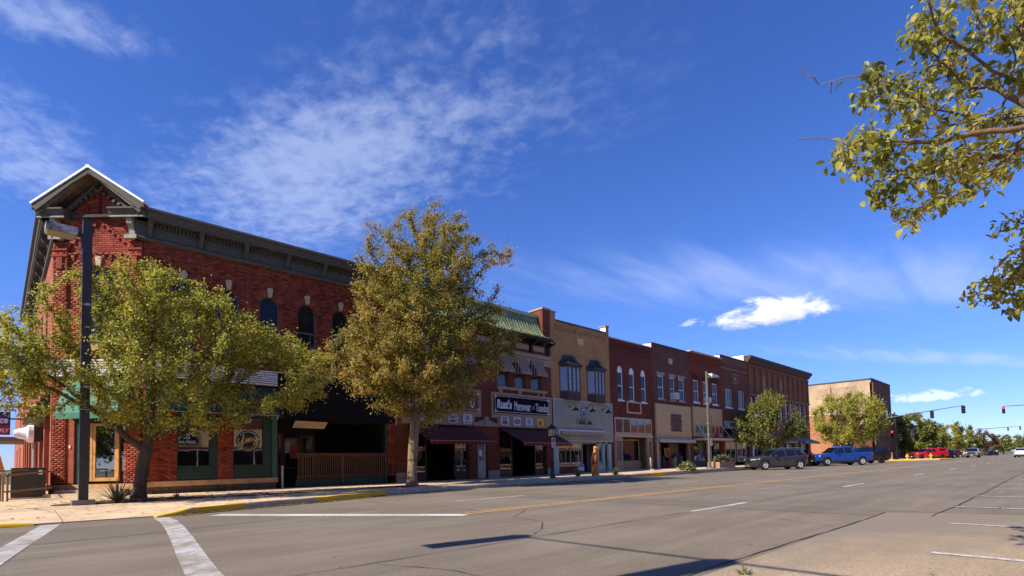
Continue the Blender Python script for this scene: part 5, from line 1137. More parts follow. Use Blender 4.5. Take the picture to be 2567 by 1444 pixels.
def build_b4():
    x0, x1, zt = 37.82, 43.92, 10.42; M = brick_mat('purple_brown_brick', (.105, .038, .032), (.16, .07, .06), (.09, .06, .055))
    B = row_building('purple_brick_shop', 'mottled purple-brown brick shop with plain beige panel and air conditioner in its middle window', x0, x1, zt, M)
    hs = [(fp(1649, 980)[0], fp(1664.5, 980)[0], 5.95, 7.88), (fp(1679, 980)[0], fp(1692, 980)[0], 5.95, 7.88), (fp(1701.5, 985)[0], fp(1716, 985)[0], 5.95, 7.88)]
    st = (38.15, 43.65, .28, 2.35); mb = MB(); wall_holes(mb, STREET, x0, x1, .2, zt-.05, hs+[st]); mb.build('street_wall', M, B); coping(B, x0, x1, zt+.04, M_coping, .06); dh_windows(B, hs, None, M_stone)
    wbox('name_stone', STREET, 40.45, 41.05, 0, .03, 9.0, 9.45, M_key, B)
    a, b = hs[1][0], hs[1][1]; mb = MB(); STREET.box(mb, a+.08, b-.02, -.05, .40, 6.02, 6.55); ac = mb.build('air_conditioner', mat('ac_white', (.60, .61, .6), .5), B)
    for k in range(6): wbox('ac_grille', STREET, a+.14, b-.1, .401, .41, 6.08+.07*k, 6.10+.07*k, mat('ac_grey', (.15, .15, .15), .6), ac)
    wbox('beige_panel', STREET, 38.0, 43.75, .0, .14, 2.62, 5.52, mat('beige_stucco', (.46, .36, .22), .85, var=.07, scale=2.), B); wbox('grey_fascia', STREET, 37.95, 43.8, .0, .5, 2.36, 2.61, mat('blue_grey_metal', (.36, .40, .46), .45), B)
    # carved sign
    s0, s1, z0, z1 = 40.2, 42.05, 3.32, 4.72; mb = MB(); mb.prism([STREET.p(s0+(s1-s0)*u, .20, z0+(z1-z0)*v) for u, v in ((.08, 0), (.92, 0), (.96, .12), (.9, .2), (1, .42), (.93, .5), (1, .58), (.9, .82), (.96, .9), (.92, 1), (.08, 1), (.04, .9), (.1, .82), (0, .58), (.07, .5), (0, .42), (.1, .2), (.04, .12))], (0, .055, 0)); so = mb.build('carved_sign', mat('sign_grey_wood', (.10, .09, .085), .8, var=.4, scale=8., stretch=(1, 1, 6)), B)
    for z in (z0+.05, z1-.05): wbox('sign_batten', STREET, s0+.1, s1-.1, .2005, .22, z-.05, z+.05, mat('sign_dark_edge', (.04, .012, .01), .7), so)
    M_rl = mat('sign_red_letters', (.16, .02, .02), .7); lettering('ORT-HOI', (s0+s1)/2, FY-.205, z0+.95, .4, M_rl, so, bold=.02, width=1.45, height=.42); lettering('FOLK', (s0+s1)/2, FY-.205, z0+.4, .36, M_rl, so, bold=.02, width=.9, height=.36)
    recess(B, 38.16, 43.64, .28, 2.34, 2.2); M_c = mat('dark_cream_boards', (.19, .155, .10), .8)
    wbox('pillar', STREET, 38.15, 38.45, -.2, .02, .27, 2.36, M_cream, B); wbox('pillar', STREET, 43.3, 43.64, -.2, .02, .27, 2.36, M_c, B); wbox('shop_side_boards', STREET, 41.6, 43.3, -1.0, -.9, .28, 2.34, M_c, B)
    for k in range(14): wbox('side_board', STREET, 41.6, 43.3, -.9, -.885+.01*(k % 2), .30+.145*k, .43+.145*k, M_c, B)
    window(STREET, 38.8, 39.7, .28, 2.3, B, mat('alu_frame', (.35, .36, .36), .35, .4), d=-.6, sash=False, glass=G_clear, name='shop_door'); goods(B, 39.8, 42.9, .28, 16, .35, 1.3); goods(B, 38.5, 39.6, .28, 6, 1.2, 1.2)
    # big yellow-winged figure board among the goods
    mb = MB(); mb.prism([(39.9+x, FY+.35, 1.1+z) for x, z in ((0, .9), (.15, .2), (.5, 0), (.9, .25), (1.1, .95), (.85, .7), (.55, .9), (.25, .7))], (0, .05, 0)); mb.build('painted_board', mat('board_yellow', (.42, .24, .04), .7), B)
    mb = MB(); mb.ball((40.45, FY+.3, 1.55), (.3, .1, .3), 12); mb.build('painted_head', mat('board_red', (.28, .05, .03), .7), B)
build_b4()
def build_b5():
    x0, x1, zt = 43.94, 50.14, 10.56; M = brick_mat('bright_red_brick', (.16, .03, .017), (.21, .046, .028), (.09, .04, .03))
    B = row_building('red_brick_shop', 'red brick shop with beige panel, coloured flags and hanging flat canopy', x0, x1, zt, M)
    hs = [(fp(a, 995)[0], fp(b, 995)[0], 6.05, 8.05) for a, b in ((1738.5, 1752), (1763, 1775), (1785.5, 1798.5))]; st = (44.3, 49.85, .28, 2.55)
    mb = MB(); wall_holes(mb, STREET, x0, x1, .2, zt-.05, hs+[st]); mb.build('street_wall', M, B); coping(B, x0, x1, zt+.04, mat('pale_metal_coping', (.40, .41, .42), .5), .22, .1); dh_windows(B, hs)
    for a, b, c, e in hs: wbox('brick_label', STREET, a-.15, b+.15, 0, .05, e+.02, e+.42, M_coping if False else brick_mat('label_brick', (.05, .015, .012), (.07, .02, .016), (.05, .03, .02)), B)
    for z in (8.65, 9.55): wbox('string_course', STREET, x0+.4, x1-.5, 0, .05, z, z+.09, M, B)
    wbox('string_course', STREET, x0+.05, x1-.05, 0, .10, 9.9, 10.05, M, B)
    mb = MB(); STREET.box(mb, hs[1][0]+.1, hs[1][1]-.1, -.05, .35, 6.1, 6.6); mb.build('air_conditioner', mat('ac_white', (.60, .61, .6), .5), B)
    wbox('beige_panel', STREET, 44.2, 49.95, .0, .12, 2.95, 5.62, mat('beige_stucco', (.46, .36, .22), .85, var=.07, scale=2.), B)
    cols = [(.10, .16, .17), (.12, .20, .19), (.10, .22, .15), (.12, .20, .05), (.35, .08, .02), (.30, .05, .06), (.32, .02, .015)]
    for k, c in enumerate(cols): x = 44.6+.78*k; mb = MB(); mb.prism([STREET.p(s, .16, z) for s, z in ((x, 3.35), (x+.42, 3.30), (x+.45, 3.95), (x+.03, 3.98))], (0, .012, 0)); mb.build('flag', mat('flag%d' % k, c, .8), B)
    wbox('canopy', STREET, 44.2, 49.95, .0, 1.1, 2.62, 2.80, mat('canopy_white', (.46, .45, .42), .5), B)
    for x in (44.6, 49.5): mb = MB(); mb.tube([STREET.p(x, .1, 4.3), STREET.p(x+.0, 1.05, 2.8)], .022, 5); mb.build('canopy_rod', M_wwhite, B)
    mb = MB(); mb.ball(STREET.p(48.15, .4, 3.12), .2, 12); mb.build('red_globe', mat('red_globe', (.55, .06, .04), .3), B)
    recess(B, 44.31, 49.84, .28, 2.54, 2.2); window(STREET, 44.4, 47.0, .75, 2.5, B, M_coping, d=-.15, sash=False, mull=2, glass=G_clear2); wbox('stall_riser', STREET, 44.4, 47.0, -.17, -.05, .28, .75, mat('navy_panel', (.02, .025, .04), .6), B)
    window(STREET, 47.3, 48.2, .28, 2.5, B, M_wwhite, d=-.3, sash=False, glass=G_clear2, name='shop_door'); window(STREET, 48.4, 49.8, .5, 2.5, B, M_coping, d=-.15, sash=False, mull=1, glass=G_clear2); goods(B, 44.5, 46.8, .75, 10, .4, 1.3); goods(B, 48.4, 49.6, .5, 7, .4, 1.3)
build_b5()
def build_b6():
    x0, x1, zt = 50.16, 56.40, 10.98; M = brick_mat('brown_brick', (.14, .047, .028), (.20, .073, .044), (.10, .06, .045))
    B = row_building('brown_brick_shop', 'brown brick shop with square ornament and two triple windows half behind a street tree', x0, x1, zt, M)
    hs = [(fp(1818, 1000)[0], fp(1835, 1000)[0], 5.95, 7.78), (fp(1851, 1003)[0], fp(1866, 1003)[0], 5.95, 7.78)]; st = (50.6, 56.0, .28, 2.75)
    mb = MB(); wall_holes(mb, STREET, x0, x1, .2, zt-.05, hs+[st]); mb.build('street_wall', M, B); coping(B, x0, x1, zt+.04, M_coping, .06); wbox('header_course', STREET, x0, x1, 0, .03, 10.25, 10.85, brick_mat('header_brick', (.17, .075, .05), (.2, .1, .07), (.1, .06, .045)), B); wbox('string_course', STREET, x0+.1, x1-.1, 0, .04, 9.75, 9.81, M_stone, B)
    for a, b, c, e in hs: w = window(STREET, a, b, c, e, B, M_wwhite, d=-.12, fw=.07, sash=False, mull=2); wbox('sill', STREET, a-.1, b+.1, -.1, .06, c-.12, c, M_wwhite, w); wbox('lintel', STREET, a-.15, b+.15, 0, .03, e, e+.3, M, w)
    a, b, c, e = fr(1836, 1848, 938, 962); mb = MB()
    for q in ((a, b, e-.08, e), (a, b, c, c+.08), (a, a+.08, c+.08, e-.08), (b-.08, b, c+.08, e-.08), ((a+b)/2-.18, (a+b)/2+.18, (c+e)/2-.2, (c+e)/2+.2)): STREET.box(mb, q[0], q[1], 0, .04, q[2], q[3])
    mb.build('square_ornament', M_stone, B); wbox('pale_panel', STREET, 50.5, 56.1, 0, .12, 3.85, 4.6, mat('grey_white_panel', (.33, .33, .33), .8), B); so = wbox('shop_sign', STREET, 51.6, 53.6, .121, .16, 4.05, 4.42, mat('brown_sign', (.13, .09, .05), .7), B)
    wbox('transom', STREET, 50.6, 56.0, .0, .02, 2.95, 3.84, G_dark, B); wbox('canopy', STREET, 50.4, 56.2, .0, 1.2, 2.72, 2.88, mat('canopy_white', (.46, .45, .42), .5), B)
    for x in (51., 55.6): mb = MB(); mb.tube([STREET.p(x, .1, 4.3), STREET.p(x, 1.15, 2.88)], .022, 5); mb.build('canopy_rod', M_wwhite, B)
    recess(B, 50.61, 55.99, .28, 2.74, 2.2); window(STREET, 50.9, 53.2, .6, 2.7, B, M_wwhite, d=-.15, sash=False, mull=1, glass=G_clear2); wbox('stall_riser', STREET, 50.9, 53.2, -.17, -.05, .28, .6, M_dark, B); window(STREET, 53.5, 55.8, .6, 2.7, B, M_wwhite, d=-.15, sash=False, mull=1, glass=G_clear2); goods(B, 51, 53, .5, 7, .4, 1.2); goods(B, 53.6, 55.6, .5, 7, .4, 1.)
build_b6()
def build_b7():
    x0, x1, zt = 56.42, 75.5, 11.62; M = brick_mat('orange_brown_brick', (.20, .082, .046), (.26, .115, .066), (.17, .10, .07))
    B = row_building('long_brick_building', 'long brown brick corner building with pilasters, dark cornice and tall narrow windows', x0, x1, zt, brick_mat('long_side_brick', (.22, .08, .05), (.28, .11, .07), (.2, .13, .1)))  # side walls in a slightly redder brick of their own
    n = 11; st = (57.2, 75.0, .28, 3.0)
    hs = [(57.2+k*1.66, 58.0+k*1.66, 5.1, 7.45) for k in range(n)]
    mb = MB(); wall_holes(mb, STREET, x0, x1, .2, zt-.3, hs+[st]); mb.build('street_wall', M, B)
    for a, b, c, e in hs: window(STREET, a, b, c, e, B, M_black, d=-.12, fw=.06, glass=G_pale)
    for k in range(n+1): wbox('pilaster', STREET, 56.6+k*1.66, 57.02+k*1.66, 0, .12, 7.75, 10.6, M, B)
    wbox('stone_course', STREET, x0+.1, x1-.05, 0, .14, 7.5, 7.74, mat('brown_stone', (.19, .12, .085), .9), B); wbox('stone_course', STREET, x0+.1, x1-.05, 0, .13, 10.61, 10.75, M, B)
    for k in (2, 5): wbox('tile_panel', STREET, 57.25+k*1.66, 57.95+k*1.66, 0, .03, 8.7, 9.9, mat('buff_tile', (.24, .19, .13), .8, var=.3), B)
    for k in range(n): wbox('brick_panel', STREET, 57.2+k*1.66, 58.05+k*1.66, 0, .025, 8.1, 8.25, M, B); wbox('brick_panel', STREET, 57.2+k*1.66, 58.05+k*1.66, 0, .025, 10.3, 10.45, M, B)
    mb = MB(); STREET.prism(mb, [(0, 10.95), (.12, 10.98), (.3, 11.3), (.45, 11.4), (.45, 11.55), (-.4, 11.62), (-.4, 10.95)], x0, x1+.35); mb.build('cornice', mat('dark_brown_cornice', (.07, .045, .035), .8), B); wbox('cornice_flashing', STREET, x0, x1+.37, -.3, .47, 11.555, 11.66, M_coping, B)
    wbox('white_parapet', STREET, x0-.02, x0+.1, -1.6, -.3, 11.0, 11.75, M_pwhite, B); recess(B, 57.21, 74.99, .28, 3.0, 2.)
    for k in range(7): window(STREET, 57.4+2.5*k, 59.6+2.5*k, .7, 2.9, B, mat('alu_frame', (.35, .36, .36), .35, .4), d=-.15, sash=False, mull=1, glass=G_dark)
    for k in range(8): wbox('shop_pier', STREET, 57.0+2.5*k, 57.38+2.5*k, -.1, .05, .25, 3.0, mat('brown_stone', (.19, .12, .085), .9) if k % 2 else M_wwhite, B)
    for s0, s1 in ((62, 66.5), (69.0, 74.5)): awning(B, STREET, s0, s1, 3.3, 2.72, 1.4, mat('grey_metal_awning', (.20, .19, .18), .6), val=.22)
build_b7()
# block beyond the next cross street
def build_far():
    X0, X1 = 108.3, 122.8; M = brick_mat('far_brown_brick', (.115, .055, .038), (.15, .075, .05), (.1, .07, .05)); M_tb = mat('stained_tan_stucco', (.39, .315, .23), .9, var=.28, scale=.5, stretch=(1, 1, .3))
    B = empty('tan_sided_building', (115, 26, .1), 0, 'tall building with stained tan stucco side wall and brown brick street face beyond the crossing', 'building')
    SW = Wall((X0, FY), (0, 1), (-1, 0)); mb = MB(); mb.box(X0+.1, X1, FY+.25, 60, 0, 13.6); mb.build('core', M, B)
    mb = MB(); wall_holes(mb, SW, .2, 37, 5.5, 14.0, [(14.6, 17.2, 8.1, 9.9)]); mb.build('side_wall', M_tb, B); window(SW, 14.6, 17.2, 8.1, 9.9, B, mat('alu_frame', (.35, .36, .36), .35, .4), d=-.12, sash=False, glass=glass_mat('far_green_glass', (.05, .10, .08), .1)); wbox('side_coping', SW, -.1, 37, -.3, .1, 14.0, 14.2, M_coping, B)
    wbox('faded_wall_sign', SW, 20.5, 24.5, .0, .02, 8.3, 9.5, mat('faded_paint', (.50, .44, .38), .9, var=.3, scale=3.), B)
    for y_, z0_, z1_ in ((6.2, 5.6, 13.2), (12.4, 5.6, 10.5), (27.5, 5.6, 12.)): mb = MB(); mb.tube([SW.p(y_, .12, z0_), SW.p(y_, .12, z1_)], .09, 6); mb.build('conduit', mat('rust_pipe', (.22, .11, .06), .7), B)
    for y_, z_ in ((9.5, 7.2), (4., 10.4), (21., 11.6)): wbox('wall_vent', SW, y_, y_+.9, .0, .14, z_, z_+.7, mat('vent_grey', (.2, .19, .18), .6), B)
    wbox('patched_render', SW, 2.2, 8.8, .0, .012, 11.2, 13.1, mat('patched_stucco', (.33, .26, .19), .9, var=.25, scale=.8), B); wbox('patched_render', SW, 10.5, 14.1, .0, .012, 6.2, 7.6, mat('patched_stucco', (.33, .26, .19), .9, var=.25, scale=.8), B)
    hs = [(X0+1.2+k*4.4, X0+4.0+k*4.4, 6.0, 9.2) for k in range(3)]; mb = MB(); wall_holes(mb, STREET, X0, X1, 0, 14.0, hs); mb.build('street_wall', M, B)
    for a, b, c, e in hs: window(STREET, a, b, c, e, B, M_coping, d=-.12, mull=1, glass=G_dark); wbox('brick_panel', STREET, a-.2, b+.2, 0, .05, 9.6, 12.4, M, B)
    coping(B, X0, X1, 14.25, M_coping, .08, .2); mb = MB(); mb.tube([(X0+.5, FY-.1, .3), (X0+.5, FY-.1, 13.5)], .12, 6); mb.build('downpipe', mat('rust_pipe', (.22, .11, .06), .7), B); wbox('shop_band', STREET, X0+.4, X1-.4, .0, .12, .3, 4., mat('dark_timber_front', (.06, .035, .03), .8, var=.4, scale=2., stretch=(3, 3, .3)), B)
    # lower orange brick annex in front of the side wall
    A = empty('annex_building', (105, 34, .1), 0, 'low orange brick annex with flat white-edged roof in front of the tan wall', 'building'); M_ob = brick_mat('annex_orange_brick', (.36, .165, .095), (.43, .21, .13), (.36, .25, .18)); AW = Wall((103.0, 27.0), (0, 1), (-1, 0))
    mb = MB(); wall_holes(mb, AW, 0, 30, 0, 8.0, [(8.3, 11., 4.2, 6.4), (8.2, 11.2, .9, 2.6)]); mb.build('side_wall', M_ob, A); mb = MB(); mb.box(103.2, 108.2, 27.2, 56.8, 0, 7.6); mb.build('core', M_ob, A); mb = MB(); mb.quad((103, 27, 0), (108.25, 27, 0), (108.25, 27, 8), (103, 27, 8)); mb.build('street_side', M_ob, A)
    window(AW, 8.3, 11., 4.2, 6.4, A, M_coping, d=-.12, sash=False, mull=1, glass=G_dark); window(AW, 8.2, 11.2, .9, 2.6, A, M_coping, d=-.12, sash=False, mull=1, glass=G_dark); wbox('roof_edge', AW, -.1, 30, -5.2, .06, 8.0, 8.12, M_pwhite, A); wbox('roof_unit', AW, 3.6, 5.2, -2.6, -1.2, 8.13, 8.95, M_ob, A); wbox('roof_vent', AW, 8.2, 9.0, -2.4, -1.8, 8.13, 8.8, M_pwhite, A); wbox('roof_vent', AW, 12.2, 13.2, -2.6, -1.6, 8.13, 9.3, M_pwhite, A)
    # smaller buildings further up the street, mostly behind trees
    specs = [('distant_shop', 'low brown brick shop far up the street behind the red pickup', 123.2, 140, 8.6, (.14, .065, .045)), ('distant_shop', 'pale rendered shop far up the street behind the silver pickup', 140.2, 158, 7.2, (.36, .33, .29)), ('distant_shop', 'small pinkish shop at the far end of the row', 158.2, 190, 6.0, (.36, .24, .2))]
    for i, (nm, lb, a, b, h, c) in enumerate(specs):
        D = empty(nm, ((a+b)/2, 26, .1), 0, lb, 'building', 'distant shops up the street'); m_ = brick_mat('distant_brick_%d' % i, c, tuple(x*1.2 for x in c), tuple(x*.8 for x in c))
        hs = [(a+1.2+k*3.4, a+3.4+k*3.4, .8, 2.9) for k in range(int((b-a-1)/3.4))]+[(a+1.5+k*3.4, a+2.7+k*3.4, 4.4, 6.) for k in range(int((b-a-1)/3.4)) if h > 7]
        mb = MB(); wall_holes(mb, STREET, a, b, 0, h, hs); mb.build('street_wall', m_, D); mb = MB(); mb.box(a, b, FY+.2, FY+18, 0, h-.3); mb.build('core', m_, D); coping(D, a, b, h+.12, M_coping, .1, .12)
        for q in hs: window(STREET, *q, D, M_wwhite if i else M_coping, d=-.12, sash=False, glass=G_dark)
    wbx = MB(); wbx.prism([(131, FY, 3.6), (131, FY-1.6, 3.0), (131, FY, 3.0)], (7, 0, 0))
    tag(wbx.build('blue_awning', mat('blue_awning', (.10, .22, .34), .8), None), 'blue canvas awning far up the street beside the signal pole', 'awning')
    # pavement of that block
    mb = MB(); mb.prism([(101.5, 15.6, 0), (104, 13.6, 0), (112, 13.4, 0), (117, 15., 0), (122, 18.2, 0), (320, 18.2, 0), (320, FY+.05, 0), (99, FY+.05, 0), (99, 19, 0)], (0, 0, .16)); mb.build('far_pavement', M_side)['kind'] = 'structure'
    for p, q in (((101.3, 15.5), (103.9, 13.45)), ((103.9, 13.45), (108, 13.3)), ((108, 13.3), (112, 13.25)), ((112, 13.25), (117.2, 14.8)), ((99., 18.9), (101.3, 15.5)), ((117.2, 14.8), (122.2, 18.))): kerbstone(p, q, .17, .17, M_kyel, par=KROOT, w=.2)
build_far()
# neighbours along the cross street at the left edge
def build_left():
    M1 = brick_mat('left_orange_brick', (.33, .10, .06), (.40, .14, .085), (.32, .2, .15)); N = empty('side_street_building', (1.4, 50, .1), 0, 'lower orange brick building with curved gable behind the corner block', 'building')
    SW = Wall((1.385, 44.05), (0, 1), (-1, 0)); h = [(6, 8.2, 4.3, 6.0), (14, 16.2, 4.3, 6.0), (6., 8.2, 1.2, 3.), (14, 16.2, 1.2, 3.0), (22, 24, 1.2, 3.)]
    mb = MB(); wall_holes(mb, SW, 0, 34, 0, 6.4, h); mb.build('side_wall', M1, N); mb = MB(); mb.box(1.6, 13, 44.1, 78, 0, 6.35); mb.build('core', M1, N); mb = MB(); mb.prism([SW.p(s, -.02, z) for s, z in [(0, 6.38), (18, 6.38)]+[(9+9*cos(pi*k/10), 6.38+1.0*sin(pi*k/10)) for k in range(1, 10)]], (.3, 0, 0)); mb.build('curved_parapet', M1, N)
    for q in h: window(SW, *q, N, M_wwhite, d=-.12, glass=G_pale)
    mb = MB(); mb.box(-1.6, 1.35, 46, 52, 3.0, 3.25); mb.build('flat_canopy', mat('grey_canopy', (.16, .15, .14), .7), N)
    for x, y in ((-1.4, 46.3), (-1.4, 51.7)): mb = MB(); mb.box(x, x+.15, y, y+.15, .1, 3.0); mb.build('canopy_post', mat('grey_canopy', (.16, .15, .14), .7), N)
    sg = empty('shop_sign', (0.1, 47.5, 0), 0, 'blue and red hanging shop sign cut by the left picture edge', 'sign'); y = 47.5
    mb = MB(); mb.box(-1.6, .62, y, y+.2, 4.05, 4.95); mb.build('upper_panel', mat('sign_blue', (.015, .03, .22), .4), sg); mb = MB(); mb.box(-1.6, .62, y, y+.2, 3.45, 4.04); mb.build('lower_panel', mat('sign_red', (.38, .01, .015), .4), sg); mb = MB(); mb.tube([(.62, y+.1, 4.5), (1.36, y+.1, 4.5)], .05, 8); mb.build('arm', M_coping, sg)
    lettering('ice', .26, y-.006, 4.4, .5, M_flash, sg, bold=.02, shear=.2, width=.5, height=.42); lettering('PPLY', .28, y-.006, 3.72, .4, M_flash, sg, bold=.015, width=.56, height=.26, shear=.15)
    rs = empty('leaning_sign', (0, 31, .15), 0, 'small yellow and red sloping sign at the left picture edge', 'sign'); mb = MB(); mb.prism([(-.9, 31, 1.1), (.28, 31, 1.05), (.12, 31.0, 1.75), (-.9, 31, 2.3)], (0, .05, 0)); mb.build('panel', mat('sign_orange', (.55, .25, .03), .6, var=.7, scale=4.), rs); mb = MB(); mb.box(-.1, -.04, 31.02, 31.08, .1, 1.1); mb.box(-.8, -.74, 31.02, 31.08, .1, 1.1); mb.build('stand', M_coping, rs)
    # cooling unit, pipe railing and white horn on its post
    A = empty('air_conditioner', (.75, 24.3, .15), 0, 'dark outdoor cooling unit on the pavement behind pipe railings', 'air conditioner'); mb = MB(); mb.box(.36, 1.22, 24.0, 25.0, .2, 1.18); mb.build('case', mat('dark_unit', (.035, .032, .03), .5), A)
    for k in range(15): mb = MB(); mb.box(.40, 1.0, 23.985, 23.999, .3+k*.055, .325+k*.055); mb.build('louver', mat('unit_louver', (.07, .065, .06), .5), A)
    mb = MB(); mb.box(1.03, 1.13, 23.98, 23.998, .95, 1.1); mb.build('data_plate', M_flash, A); mb = MB(); mb.box(.3, 1.3, 23.9, 25.1, .15, .2); mb.build('base_pad', M_side2, A)
    Rl = empty('pipe_railing', (.6, 22.9, .15), 0, 'rusty brown pipe railing beside the corner building ramp', 'railing'); rm = mat('rusty_pipe', (.17, .095, .05), .7, var=.4, scale=8.)
    for z, dz in ((.95, .10), (.45, .06), (1.05, .0)): mb = MB(); mb.tube([(.18, 22.5, z), (.30, 22.55, z), (1.33, 23.35, z+dz)] if z != 1.05 else [(.05, 23.2, 1.08), (1.3, 24.6, 1.12)], .026, 8); mb.build('rail', rm, Rl)
    for x, y in ((.26, 22.53), (.16, 22.75), (.10, 23.0), (.03, 23.25)): mb = MB(); mb.tube([(x, y, .12), (x, y, .97), (x+.03, y+.02, 1.02)], .027, 8); mb.build('post', rm, Rl)
    Hn = empty('horn_post', (.98, 25.7, .15), 0, 'white bell-shaped vent hood on a grey post beside the side wall', 'vent'); mb = MB(); mb.tube([(1.0, 26.6, .15), (1.0, 26.6, 2.75)], .045, 8); mb.build('post', mat('rail_grey', (.35, .35, .36), .4), Hn); mb = MB(); mb.lathe([(.0, -.42), (.12, -.42), (.18, -.3), (.22, -.12), (.33, -.03), (.33, .12), (.16, .14)], (.86, 26.6, 2.45), 16, 'x'); mb.build('hood', M_pwhite, Hn, smooth=40); mb = MB(); mb.box(1.02, 1.38, 26.45, 26.75, 2.15, 2.7); mb.build('fan_box', mat('dark_unit', (.035, .032, .03), .5), Hn)
    wr = MB(); 
    for z in (6.6, 6.0): wr.tube([(-8, 60, z+.5), (-3, 60, z), (1.4, 60, z+.2)], .02, 4)
    tag(wr.build('overhead_wire', M_coping), 'thin dark overhead wires crossing the side street at the left edge', 'wire')
build_left()
# ------------------------------------------------------------------ trees
def value_noise(P, scale, seed):
    r = np.random.default_rng(seed); T = r.random((17, 17, 17)); q = P*scale+100; i = np.floor(q).astype(int); f = q-i; f = f*f*(3-2*f); out = 0
    for dx in (0, 1):
        for dy in (0, 1):
            for dz in (0, 1):
                w = (f[:, 0] if dx else 1-f[:, 0])*(f[:, 1] if dy else 1-f[:, 1])*(f[:, 2] if dz else 1-f[:, 2])
                out = out+w*T[(i[:, 0]+dx) % 17, (i[:, 1]+dy) % 17, (i[:, 2]+dz) % 17]
    return out
def ellipsoid_pts(n, lobes, seed, noise=.9, cut=.42, shell=.35):
    """attractors inside a union of ellipsoids, thinned into clumps"""
    r = np.random.default_rng(seed); w = np.array([l[1][0]*l[1][1]*l[1][2] for l in lobes]); w = w/w.sum(); out = []
    while sum(len(o) for o in out) < n:
        k = r.choice(len(lobes), 4000, p=w); d = r.normal(size=(4000, 3)); d /= np.linalg.norm(d, axis=1)[:, None]; rad = r.random(4000)**shell
        P = np.array([lobes[i][0] for i in k])+d*rad[:, None]*np.array([lobes[i][1] for i in k])
        out.append(P[value_noise(P, noise, seed+1) > cut])
    return np.concatenate(out)[:n]
def colonize(att, trunk, step, kill, infl, iters=90, seed=1, tropism=(0, 0, .05)):
    r = np.random.default_rng(seed); nodes = [np.array(p, float) for p in trunk]; par = list(range(-1, len(trunk)-1))
    best = np.full(len(att), 1e9); bi = np.zeros(len(att), int); alive = np.ones(len(att), bool); start = 0; tp = np.array(tropism)
    for it in range(iters):
        new = np.array(nodes[start:])
        for j, p in enumerate(new):
            d = np.linalg.norm(att-p, axis=1); m = d < best; best[m] = d[m]; bi[m] = start+j
        start = len(nodes); alive &= best > kill
        act = alive & (best < infl)
        if not act.any():
            if alive.any() and it < iters-1: infl *= 1.3; 
            if not alive.any() or infl > 30: break
            continue
        N = np.array(nodes); dirs = att[act]-N[bi[act]]; dirs /= np.linalg.norm(dirs, axis=1)[:, None]+1e-9
        acc = {}
        for b, d in zip(bi[act], dirs): acc[b] = acc.get(b, 0)+d
        for b, d in acc.items():
            v = d/(np.linalg.norm(d)+1e-9)+tp+r.normal(size=3)*.12; v /= np.linalg.norm(v); q = nodes[b]+v*step
            nodes.append(q); par.append(int(b))
        if len(nodes) > 14000: break
    return np.array(nodes), np.array(par)
def branch_radii(nodes, par, tip=.006, e=2.35, rmax=None):
    n = len(nodes); acc = np.zeros(n); kids = np.zeros(n, int)
    for i in range(n-1, 0, -1):
        if kids[i] == 0: acc[i] = tip**e
        acc[par[i]] += acc[i]; kids[par[i]] += 1
    r = acc**(1/e)
    if rmax: r = r*(rmax/r[0]) ** np.clip((r/r[0]), 0, 1)
    return r, kids
def branch_mesh(name, nodes, par, r, mat_, parent, rmin=0., flare=None):
    V_, F_ = [], []; b = 0
    for i in range(1, len(nodes)):
        if r[i] < rmin: continue
        a, c = nodes[par[i]], nodes[i]; d = c-a; L = np.linalg.norm(d); d = d/(L+1e-9); n = 8 if r[i] > .05 else (5 if r[i] > .015 else 3)
        u = np.cross(d, (0, 0, 1.) if abs(d[2]) < .9 else (1., 0, 0)); u /= np.linalg.norm(u); w = np.cross(d, u)
        ra = min(r[par[i]], r[i]*1.25) if par[i] > 0 else r[par[i]]; t = 2*pi*np.arange(n)/n; ring = np.cos(t)[:, None]*u+np.sin(t)[:, None]*w
        V_.append(a-d*min(.3*r[i], .05)+ring*ra); V_.append(c+d*.2*r[i]+ring*r[i])
        for k in range(n): F_.append((b+k, b+(k+1) % n, b+n+(k+1) % n, b+n+k))
        b += 2*n
    return np_mesh(name, np.concatenate(V_), np.array(F_), mat_, parent, smooth=True)
LEAF4 = np.array([(0, 0, 0), (.5, -.30, .06), (1, 0, -.02), (.5, .30, .06)]); LEAF4F = np.array([[0, 1, 2, 3]])
LEAF8 = np.array([(0, 0, 0), (.28, -.25, .07), (.62, -.24, .06), (1.02, .02, -.10), (.62, .24, .06), (.28, .25, .07), (.30, 0, 0), (.64, 0, -.015)])
LEAF8F = np.array([[0, 1, 6, 6], [1, 2, 7, 6], [2, 3, 7, 7], [0, 6, 5, 5], [6, 7, 4, 5], [7, 3, 4, 4]])
